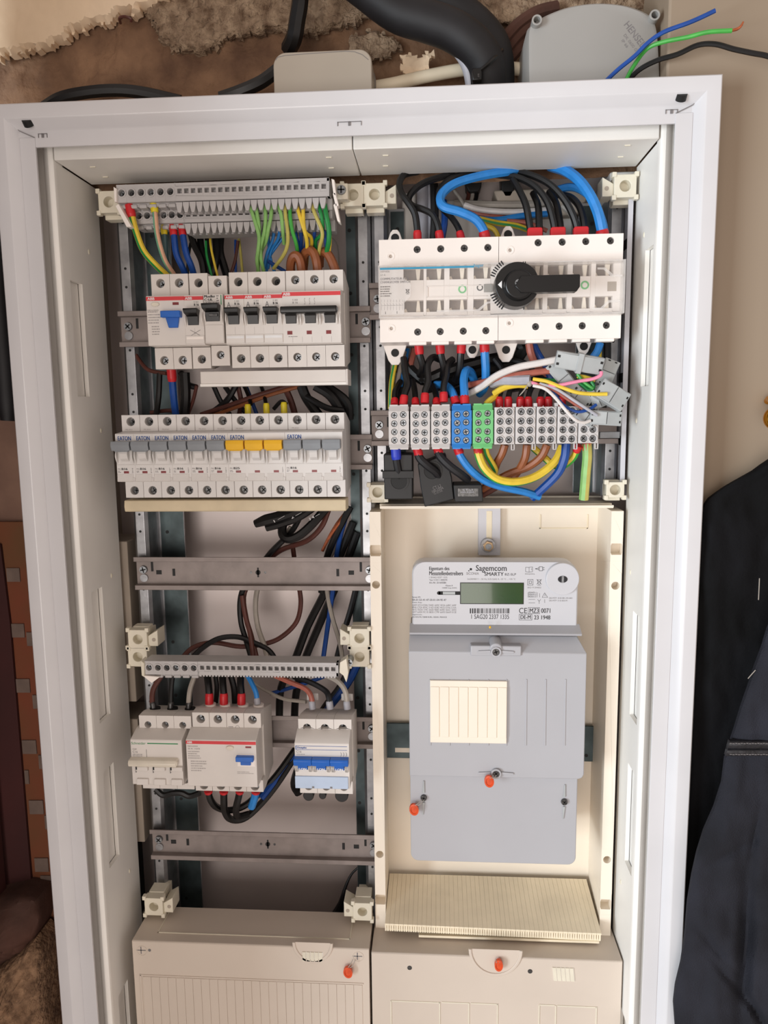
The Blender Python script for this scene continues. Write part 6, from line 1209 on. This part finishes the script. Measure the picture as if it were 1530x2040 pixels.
# ---- between switch and distribution blocks
cs2 = [([(834, 685, 76), (836, 706, 76), (842, 730, 80), (836, 748, 92)], True, 'into the first lower switch terminal'), ([(804, 712, 84), (807, 740, 80), (812, 766, 76), (806, 785, 72), (803, 806, 70)], False, 'S-shaped, into the second socket of the first grey block'), ([(876, 684, 76), (878, 706, 76), (884, 732, 80), (882, 750, 90)], True, 'into the second lower switch terminal'),
       ([(876, 716, 90), (862, 712, 82), (852, 728, 78), (853, 760, 74), (847, 780, 72), (846, 802, 70)], False, 'hooked, into the second grey block'), ([(920, 683, 76), (918, 706, 76), (915, 738, 82), (906, 758, 92)], True, 'into the third lower switch terminal'), ([(902, 716, 86), (892, 726, 80), (889, 748, 76), (884, 770, 72), (884, 800, 70)], False, 'into the right socket of the third grey block')]
for p, red_, lab in cs2: wire('black wire '+lab, 'wire_black', p, 3.3, [RF(0, 10, 1.3)] if red_ else [RF(1, 9, 1.2)])
for p, lab, r in (([(798, 760, 100), (787, 780, 84), (786, 806, 72)], 'into the left socket of the first grey block', 2.8), ([(822, 758, 100), (826, 778, 84), (828, 806, 72)], 'into the left socket of the second grey block', 2.8), ([(862, 768, 96), (868, 784, 82), (870, 806, 72)], 'into the left socket of the third grey block', 2.8)): wire('dark grey wire '+lab, 'wire_black', p, r, [RF(1, 7, 1.35)])
wire('bright blue wire with red sleeve into the fourth lower switch terminal', 'wire_blue', [(965, 683, 76), (966, 704, 76), (968, 740, 80), (966, 770, 88), (955, 785, 100)], 4, [RF(0, 9, 1.15)])
wire('bright blue wire with red sleeve into the right socket of the blue block', 'wire_blue', [(946, 762, 100), (938, 742, 90), (929, 738, 82), (924, 754, 76), (925, 780, 72), (926, 804, 70)], 4, [RF(1, 8, 1.1)])
wire('bright blue wire with red sleeve into the left socket of the blue block', 'wire_blue', [(868, 766, 100), (888, 768, 90), (900, 780, 78), (909, 804, 72)], 3.8, [RF(1, 8, 1.1)])
for i, (p, r) in enumerate([([(790, 730, 130), (830, 748, 118), (850, 756, 112), (890, 740, 108), (950, 722, 110), (1000, 712, 116)], 6), ([(850, 772, 120), (900, 760, 116), (960, 738, 114), (1020, 722, 118)], 6), ([(800, 712, 120), (822, 740, 116), (845, 760, 112)], 5), ([(880, 786, 124), (940, 772, 120), (990, 750, 120)], 5), ([(1000, 745, 126), (1040, 700, 126), (1030, 680, 126)], 6), ([(1020, 770, 130), (1070, 760, 128), (1100, 740, 128)], 6), ([(800, 800, 110), (790, 775, 118), (805, 760, 124)], 5)]): wire('thick black cable in the space under the switch, '+['crossing the whole left half', 'running low behind the blue wires', 'short one at the far left', 'lowest one over the green block', 'rising behind the second mounting lug', 'flat one behind the grey sheathed cable', 'curled over the first grey block'][i], 'wire_black', p, r, group='thick black cables under the changeover switch', cat='cable', name='cable')
sp = [('green and yellow', 'yg', [(793, 694, 104), (786, 730, 100), (780, 765, 98), (778, 815, 98)], 2.6, 'at the far left under the switch'), ('grey', 'wire_grey', [(806, 700, 112), (797, 735, 108), (790, 770, 104)], 2.2, 'beside the far left green and yellow one'), ('blue', 'wire_blue', [(812, 695, 118), (804, 735, 112), (798, 770, 108)], 2.2, 'thin, left under the switch'), ('rose brown', 'wire_rose', [(826, 694, 116), (818, 725, 116), (812, 745, 116)], 3, 'short, left under the switch'),
      ('rose brown', 'wire_rose', [(930, 768, 92), (960, 762, 80), (1000, 752, 70), (1050, 744, 64), (1100, 738, 62)], 3, 'running right to the connectors'), ('white', 'wire_white', [(932, 786, 86), (960, 770, 76), (990, 748, 66), (1030, 732, 60), (1072, 724, 56), (1108, 717, 54)], 3.2, 'curving up to the topmost connector'), ('grey sheathed', 'wire_lightgrey', [(980, 764, 82), (1000, 758, 72), (1030, 758, 64), (1056, 757, 60)], 4.6, 'with its cores fanning out'), ('yellow', 'wire_yellow', [(984, 784, 80), (1005, 772, 74), (1030, 767, 70), (1052, 768, 68)], 3, 'under the grey sheath'), ('yellow', 'wire_yellow', [(968, 806, 76), (978, 796, 78), (992, 788, 84)], 3, 'short, entering the green block'),
      ('pink', 'wire_pink', [(1058, 762, 58), (1080, 768, 56), (1110, 768, 52), (1150, 760, 48), (1180, 755, 44), (1196, 748, 42), (1198, 740, 42)], 1.6, 'thin, from the grey sheath to the topmost connector'), ('yellow', 'wire_yellow', [(1062, 755, 58), (1090, 760, 54), (1120, 772, 50), (1150, 782, 46), (1180, 785, 44), (1210, 785, 42)], 1.7, 'thin, from the grey sheath to the large tilted connector'), ('green', 'wire_darkgreen', [(1070, 756, 62), (1110, 758, 62), (1150, 762, 60), (1172, 776, 58), (1183, 772, 56), (1178, 760, 56)], 1.5, 'thin, looping below the topmost connector'), ('green', 'wire_green', [(1150, 745, 58), (1162, 760, 56), (1182, 775, 54)], 1.5, 'thin, short beside the loop'),
      ('white', 'wire_white', [(1062, 768, 56), (1085, 774, 52), (1104, 790, 48), (1125, 815, 46), (1145, 836, 46), (1162, 842, 48), (1176, 838, 50)], 1.5, 'thin, crossing in front of the wide grey blocks'), ('blue', 'wire_darkblue', [(1085, 768, 56), (1105, 785, 54), (1122, 806, 52), (1148, 820, 50), (1172, 816, 50), (1188, 806, 52)], 1.4, 'thin, curving to the small connector'), ('grey', 'wire_lightgrey', [(1075, 764, 56), (1110, 776, 52), (1150, 802, 48), (1190, 828, 48)], 1.4, 'thin, running to the lowest connector'), ('brown', 'wire_rose', [(1070, 766, 56), (1100, 776, 54), (1130, 795, 52), (1160, 814, 52)], 1.4, 'thin, beside the blue core'),
      ('rose brown', 'wire_rose', [(1054, 685, 92), (1058, 705, 92), (1068, 726, 96), (1090, 745, 104)], 3.6, 'under the right half of the switch'), ('blue', 'wire_darkblue', [(1062, 685, 98), (1072, 706, 98), (1088, 732, 98), (1104, 765, 98), (1120, 790, 98)], 3.6, 'under the right half of the switch'), ('blue', 'wire_blue', [(1196, 683, 92), (1190, 700, 92), (1178, 716, 94)], 3.6, 'short, at the far right under the switch'), ('yellow', 'wire_yellow', [(1194, 684, 100), (1193, 720, 100)], 2.6, 'short, at the far right under the switch'), ('dark grey', 'sheath_black', [(1210, 683, 104), (1210, 730, 104)], 3.6, 'short, at the far right under the switch'),
      ('dark grey', 'sheath_black', [(985, 715, 108), (1000, 735, 104), (1010, 765, 104)], 3, 'bending behind the white one'), ('dark grey', 'sheath_black', [(1000, 712, 112), (1040, 722, 106), (1070, 738, 104)], 3, 'bending behind the rose one'), ('green and yellow', 'yg2', [(1150, 750, 62), (1165, 752, 60), (1185, 758, 60)], 2.2, 'short, below the topmost connector')]
for nm_, c, p, r, lab in sp: wire(f'{nm_} wire {lab}', c, p, r)
t = MB(); x, y, z = P3(1055, 764, 58); t.ball((x, y, z), 2.6, sc3=(1, .8, 1.2)); 
for k in range(5): tube(t, [(x, y, z), (x-3-k*.6, y-1, z-3-k), (x-5-k, y+1, z-6-k*1.2)], .4, 5)
tag(t.build('shield_braid', 'wire_grey', None), 'frayed foil and braid at the end of the grey sheathed cable', 'braid')
for i, u in enumerate((995, 1013, 1037, 1053, 1077, 1093, 1120, 1150)):
    x, z = A(u, 808, 78); t = MB(); t.cyl((x, 80, z-3), (x, 80, z+6), 3.8, 3.8, 18).cyl((x, 80, z+6), (x, 80, z+8.5), 3.8, 2.6, 18); o = t.build('ferrule_sleeve', 'red', None, bev=.4)
    tag(o, f'dark red sleeve over the wide grey blocks, {nm[i]} from the left of eight', 'sleeve')
    wire(f'short black wire rising from the {nm[i]} red sleeve over the wide grey blocks', 'wire_black', [(u, 800, 80), (u+1, 785, 84), (u+8, 768, 96)], 2.6)
# ---- below the distribution blocks
wire('black cable with blue sleeve entering the left current transformer', 'sheath_black', [(788, 893, 72), (790, 918, 72), (794, 940, 74), (796, 962, 80)], 3.6, [(0, 'blue_cap', 11, 1.35)])
wire('black cable with red sleeve entering the middle current transformer', 'sheath_black', [(831, 893, 74), (836, 912, 72), (850, 926, 72), (868, 940, 76), (874, 950, 82)], 4, [RF(0, 8, 1.1)])
wire('black cable with red sleeve running to the right current transformer', 'sheath_black', [(871, 890, 74), (876, 908, 70), (895, 928, 68), (918, 945, 70), (932, 956, 78)], 4, [RF(0, 8, 1.1)])
wire('blue cable with red sleeve from the blue block sweeping down to the right', 'wire_blue', [(911, 890, 74), (917, 908, 72), (936, 934, 72), (965, 957, 74), (1000, 970, 78), (1045, 980, 84), (1075, 990, 90)], 3.7, [RF(0, 8, 1.2)])
wire('green and yellow cable with red sleeve sweeping in a wide arc to the right', 'yg2', [(951, 890, 72), (954, 908, 70), (966, 934, 68), (992, 955, 68), (1030, 960, 70), (1070, 948, 74), (1105, 920, 78), (1120, 890, 82)], 4.0, [RF(0, 8, 1.05)])
wire('green and yellow wire bending under the green block', 'yg', [(966, 890, 76), (970, 906, 76), (979, 922, 78), (986, 936, 80), (984, 946, 84)], 3.2)
wire('brown cable under the first wide grey block', 'wire_brown', [(1006, 886, 80), (1000, 904, 82), (990, 922, 86), (984, 940, 92)], 3.8)
wire('brown cable under the second wide grey block', 'wire_brown', [(1050, 886, 80), (1046, 912, 82), (1034, 936, 88), (1024, 950, 92)], 3.8)
wire('brown cable with a white printed mark under the third wide grey block', 'wire_brown', [(1090, 886, 80), (1078, 910, 82), (1052, 930, 86), (1010, 946, 90), (960, 975, 96)], 3.9)
wire('dark brown cable lowest behind the green and yellow arc', 'wire_darkbrown', [(1030, 940, 92), (1000, 962, 94), (960, 985, 98)], 4)
wire('green and yellow wire crossing behind the brown cables', 'yg2', [(1062, 892, 92), (1085, 912, 90), (1102, 926, 88), (1122, 928, 84), (1142, 912, 80), (1153, 888, 74)], 3.4, [RF(1, 7, 1.15)])
wire('blue cable under the fourth wide grey block', 'wire_darkblue', [(1128, 884, 74), (1125, 912, 74), (1112, 942, 78), (1085, 970, 84), (1060, 992, 92)], 4.2)
wire('straight green and yellow cable with red sleeve hanging at the right end', 'gy', [(1169, 884, 74), (1170, 910, 74), (1167, 945, 76), (1163, 995, 80)], 4.6, [RF(0, 8, .95)])
# ---------------------------------------------------------------- above the cabinet
jb = thing('junction_box', (275, 90, -6), 'rounded beige grey junction box standing behind the top edge of the frame', 'box')
Yj = 42; x0, x1 = A(545, 150, Yj)[0], A(741, 150, Yj)[0]; zt = A(640, 101, Yj)[1]
t = MB(); t.prism(rrect(x0, x1, -4, zt, (11, 11, 1, 1), 8), 'y', Yj, 106); t.build('box_body', 'junction', jb, bev=2.5)
t = MB(); t.prism(rrect(x0-.5, x1+.5, -4, zt+.8, (11.4, 11.4, 1, 1), 8), 'y', 74, 75); t.build('lid_joint', 'print_grey', jb)
t = MB(); t.prism(rrect(x0-.6, x1+.6, -4, zt+1, (11.5, 11.5, 1, 1), 8), 'y', 75, 112); t.build('box_lid', 'junction', jb, bev=2)
strokes(jb, [(549, 120, 553, 114), (553, 114, 568, 110.5), (568, 110.5, 620, 106.5), (620, 106.5, 688, 102), (688, 102, 706, 103), (706, 103, 722, 109), (722, 109, 734, 119)], Yj-.1, .45, 'print_grey', 'lid_line')
wire('small rusty wire hook sticking out of the wall at the upper left', 'wire_darkbrown', [(240, 46, 112), (238, 36, 100), (248, 33, 96), (260, 37, 96), (261, 43, 98)], 1.3, name='wire_hook', cat='hook')
hs = thing('round_top_box', (512, 90, 0), 'large grey junction box with domed top and small round ears, right above the frame', 'box')
Yh = 46; pts = [A(u, v, Yh) for u, v in [(1050, 172), (1049, 120), (1050, 60), (1062, 42), (1090, 26), (1135, 10), (1190, 3), (1245, 7), (1285, 20), (1304, 34), (1314, 60), (1318, 110), (1320, 165)]]
pp = [Vector((a, 0, b)) for a, b in pts]; sp_ = [(q.x, q.z) for q in spline(pp, 4)]
cx, cz = sum(p[0] for p in sp_)/len(sp_), sum(p[1] for p in sp_)/len(sp_); n = len(sp_); t = MB(); vs = []
for k, (yy, s_) in enumerate(((Yh, .90), (Yh+1.5, .96), (Yh+8, 1.0), (Yh+62, 1.01))): vs += [(cx+(a-cx)*s_, yy, cz+(b-cz)*s_ if b > -20 else b) for a, b in sp_]
t.add(vs, [tuple(range(n))]+[(k*n+i, k*n+(i+1) % n, (k+1)*n+(i+1) % n, (k+1)*n+i) for k in range(3) for i in range(n)]+[tuple(range(3*n, 4*n))]); t.build('box_lid', 'box_grey', hs, bev=.5)
for u, v in ((1069, 43), (1303, 33)):
    x, z = A(u, v, Yh-3); t = MB(); t.ring((x, z), 2.8, 4.3, Yh-6, Yh+22, 22); t.build('screw_ear', 'box_grey', hs, bev=.3); t = MB(); t.cyl((x, Yh+2, z), (x, Yh+8, z), 2.8, None, 16).box(x-2, x+.4, Yh+1, Yh+2, z-2.4, z+.6); t.build('ear_recess', 'screw_dark', hs)
text(hs, 'HENSEL', 1236, 62, 1294, 76, Yh, 'print_grey', .03, 'lettering', -.90); text(hs, 'DK 0600 G', 1236, 82, 1276, 88, Yh, 'print_grey', 0, 'lettering', -.90); text(hs, 'IP 66', 1236, 84, 1254, 90, Yh, 'print_grey', 0, 'lettering', -.90)
wire('loose blue wire sticking up at the top right', 'wire_darkblue', [(1200, 168, 34), (1232, 138, 26), (1264, 112, 18), (1290, 86, 12), (1322, 64, 8), (1370, 46, 4), (1398, 34, 2), (1425, 21, 0)], 1.7)
w1 = wire('loose green wire with bare copper tip at the top right', 'wire_green', [(1245, 164, 40), (1262, 132, 30), (1288, 98, 18), (1320, 84, 12), (1370, 74, 6), (1410, 64, 2), (1458, 61, 0)], 1.7)
t = MB(); tube(t, [P3(1456, 61, 0), P3(1468, 58, 0), P3(1476, 52, -1), P3(1481, 43, -2)], 1.1, 8, rads=[1.1, 1.2, .9, .6]); t.build('bare_copper', 'copper', w1)
wire('loose black wire running off to the right edge at the top', 'wire_black', [(1250, 162, 40), (1275, 138, 30), (1310, 120, 24), (1350, 108, 18), (1390, 90, 14), (1425, 88, 10), (1462, 98, 8), (1500, 106, 6), (1530, 112, 5), (1580, 130, 4)], 2.0)
wire('thick black cable coming down to the beige junction box', 'wire_black', [(598, -60, 70), (598, 0, 72), (592, 40, 76), (586, 75, 80), (575, 98, 92)], 7.5, cat='cable', name='cable')
wire('thick black cable curving from the left of the beige junction box behind the frame', 'wire_black', [(575, 122, 88), (550, 142, 84), (520, 164, 80), (480, 182, 78), (440, 196, 80)], 6, cat='cable', name='cable')
wire('black cable lying along the top of the frame at the left', 'wire_black', [(90, 214, 76), (120, 196, 72), (160, 186, 70), (220, 180, 70), (280, 184, 72), (360, 202, 76)], 5.6, cat='cable', name='cable')
wire('very thick black insulated pipe curving down behind the frame, front one', 'sheath_black', [(640, -90, 62), (720, -30, 60), (790, 22, 58), (850, 42, 56), (900, 60, 56), (945, 92, 58), (968, 132, 64), (970, 190, 74)], 16.5, cat='pipe', name='insulated_pipe', seg=20)
wire('very thick black insulated pipe curving down behind the frame, rear one', 'sheath_black', [(700, -110, 90), (800, -50, 88), (870, -4, 84), (930, 30, 84), (975, 75, 84), (992, 120, 84), (994, 190, 88)], 14, cat='pipe', name='insulated_pipe', seg=20)
wire('grey bent conduit under the thick black pipes', 'wire_lightgrey', [(862, 66, 62), (888, 82, 60), (912, 104, 60), (928, 130, 62), (936, 160, 66), (938, 190, 70)], 4.6, cat='pipe', name='conduit', seg=12)
wire('cream pipe running along behind the top of the frame', 'cream_yellow', [(720, 178, 88), (780, 168, 90), (850, 152, 92), (930, 138, 94), (1000, 136, 96), (1070, 140, 100)], 5.6, cat='pipe', name='pipe', seg=12)
for i, p in enumerate([[(990, 100, 100), (1010, 72, 98), (1035, 46, 98), (1070, 24, 100), (1110, 14, 104)], [(1000, 112, 104), (1024, 80, 102), (1048, 56, 102), (1075, 40, 106)], [(1004, 130, 108), (1030, 100, 106), (1052, 78, 106)]]): wire(f'dark dusty cable between the black pipes and the domed grey box, {["uppermost","middle","lowest"][i]} of three', 'stone_brown', p, 5.5, cat='cable', name='cable')
tie = thing('cable_tie', P3(950, 146, 52), 'black cable tie round the thick black pipes, its head in front', 'cable tie'); t = MB()
tube(t, [P3(942, 150, 52), P3(962, 136, 44), P3(985, 116, 48), P3(1000, 100, 66)], 1.8, 6); t.build('strap', 'toggle_black', tie)
t = MB(); x, y, z = P3(950, 148, 46); t.box(x-4, x+4, y-3, y+5, z-6, z+4); t.build('tie_head', 'toggle_black', tie, bev=1)
t = MB(); t.box(x+.5, x+2, y-3.6, y-2.8, z-4, z-1); t.build('tail_glint', 'screw_dark', tie)
# ---------------------------------------------------------------- brass hook and jacket
hk = thing('coat_hook', (652, 28, -275), 'brass coat hook at the right edge above the jacket', 'hook'); x, z = A(1528, 833, 4)
t = MB(); t.ball((x+4, 0, z), 8.5, nu=20, nv=14, sc3=(1, .8, 1.1)); t.build('hook_knob', 'brass', hk)
t = MB(); tube(t, [(x+6, 2, z+4), (x+7, 10, z+12), (x+9, 22, z+16), (x+10, 28, z+14)], 3, 10); t.build('hook_arm', 'brass', hk)
t = MB(); t.prism([(x+12, z+20), (x+26, z+20), (x+26, z-2), (x+11, z-2)], 'y', 25, 29); t.build('hook_plate', 'brass', hk, bev=1.5)
from mathutils import noise
jk = thing('jacket', (650, 0, -1050), 'black jacket hanging on the brass hook, charcoal front panel with stitched seam', 'jacket')
def cloth(name, m, left, right, v0, v1, Yb, amp, nu, nv, seed, th=6, parent=None, foldf=None, edge=.5):
    mb = MB(); g = []
    for j in range(nv+1):
        v = v0+(v1-v0)*j/nv; ul = np.interp(v, [p[1] for p in left], [p[0] for p in left]); ur = np.interp(v, [p[1] for p in right], [p[0] for p in right]) if isinstance(right, list) else right
        for i in range(nu+1):
            f = i/nu; u = ul+(ur-ul)*f
            d = noise.fractal(Vector((u*.006, v*.0028, seed)), .8, 2.0, 4)*amp+noise.noise(Vector((u*.03, v*.02, seed+4)))*amp*.12
            if foldf: d += foldf(u, v)
            round_ = edge*amp*(1-min(1, f*7))**2
            yv = Yb(u, v) if callable(Yb) else Yb
            g.append(P3(u, v, yv+d+round_))
    n = nu+1
    mb.add(g+[(a, b+th, c) for a, b, c in g], [(j*n+i, j*n+i+1, (j+1)*n+i+1, (j+1)*n+i) for j in range(nv) for i in range(nu)]+[((nv+1)*n+j*n+i, (nv+1)*n+(j+1)*n+i, (nv+1)*n+(j+1)*n+i+1, (nv+1)*n+j*n+i+1) for j in range(nv) for i in range(nu)]
           +[(j*n, (j+1)*n, (nv+1)*n+(j+1)*n, (nv+1)*n+j*n) for j in range(nv)]+[(i, (nv+1)*n+i, (nv+1)*n+i+1, i+1) for i in range(nu)])
    o = mb.build(name, m, parent); 
    return o
body_l = [(1535, 900), (1520, 928), (1500, 940), (1470, 958), (1440, 975), (1415, 992), (1400, 1008), (1393, 1060), (1388, 1300), (1372, 1600), (1362, 1800), (1350, 2100)]
bl_ = [(v, u) for u, v in body_l]
cloth('jacket_body', 'jacket_black', [(1560, 900), (1524, 922), (1500, 940), (1470, 956), (1440, 974), (1415, 992), (1402, 1010), (1394, 1060), (1388, 1300), (1370, 1600), (1362, 1800), (1350, 2100)], 1680, 905, 2120, lambda u, v: 14-(u-1380)*.06, 11, 50, 110, 2.0, 5, jk, edge=.3)
def fold(u, v):
    d = 0
    # diagonal creases of the lower panel
    for (ua, va, ub, vb, w, h) in ((1385, 1740, 1530, 1660, 8, 3.0), (1378, 1832, 1480, 1960, 9, 5), (1400, 1885, 1500, 2010, 8, 5), (1490, 1740, 1478, 2040, 14, 14), (1515, 1600, 1490, 1740, 8, 4), (1476, 1960, 1530, 2060, 9, 8)):
        ax, ay = ub-ua, vb-va; L = math.hypot(ax, ay); s = ((u-ua)*ax+(v-va)*ay)/L/L; dd = abs((u-ua)*ay-(v-va)*ax)/L
        k = max(0, 1-abs(s-.5)*1.7) if -.15 < s < 1.15 else 0
        d += h*k*math.exp(-(dd/w)**2)
    return d
cloth('lower_panel', 'jacket_charcoal', [(1452, 1500), (1446, 1510), (1440, 1560), (1424, 1610), (1404, 1655), (1390, 1700), (1380, 1745), (1371, 1800), (1365, 1870), (1358, 1920), (1347, 1965), (1343, 2000), (1346, 2040), (1352, 2120)], 1690, 1500, 2120, lambda u, v: -24-(u-1380)*.05, 7, 60, 110, 8.0, 4, jk, fold)
cloth('upper_panel', 'jacket_charcoal', [(1560, 1200), (1532, 1250), (1520, 1290), (1505, 1330), (1492, 1370), (1478, 1410), (1466, 1450), (1456, 1480), (1452, 1495)], 1690, 1200, 1492, lambda u, v: -26-(u-1380)*.05, 6, 36, 50, 15.0, 4, jk)
for k, (va, vb, d) in enumerate(((1476, 1492, -30), (1492, 1506, -29))): cloth('seam_band', 'jacket_seam', [(1454-k*4, va), (1450-k*4, vb)], 1690, va, vb, lambda u, v, d=d: d-(u-1380)*.05+((v-(va+vb)/2)/8)**2*2, 1.5, 50, 6, 20.0+k, 4, jk)
t = MB()
for i in range(34):
    for v in (1481, 1503):
        u = 1456+i*5.5; x, y, z = P3(u, v+(i % 2)*.6, -36-(u-1380)*.05); t.box(x-.8, x+.8, y, y+.6, z-.25, z+.25)
o = t.build('stitching', 'print_grey', jk); o['kind'] = 'stuff'
for p in ([(1505, 1335), (1496, 1345), (1490, 1352)], [(1532, 1298), (1526, 1306), (1524, 1312)], [(1513, 1152), (1512, 1175), (1511, 1195)]):
    t = MB(); tube(t, [P3(u, v, -32) for u, v in p], .35, 5); t.build('lint_thread', 'wire_grey', jk)
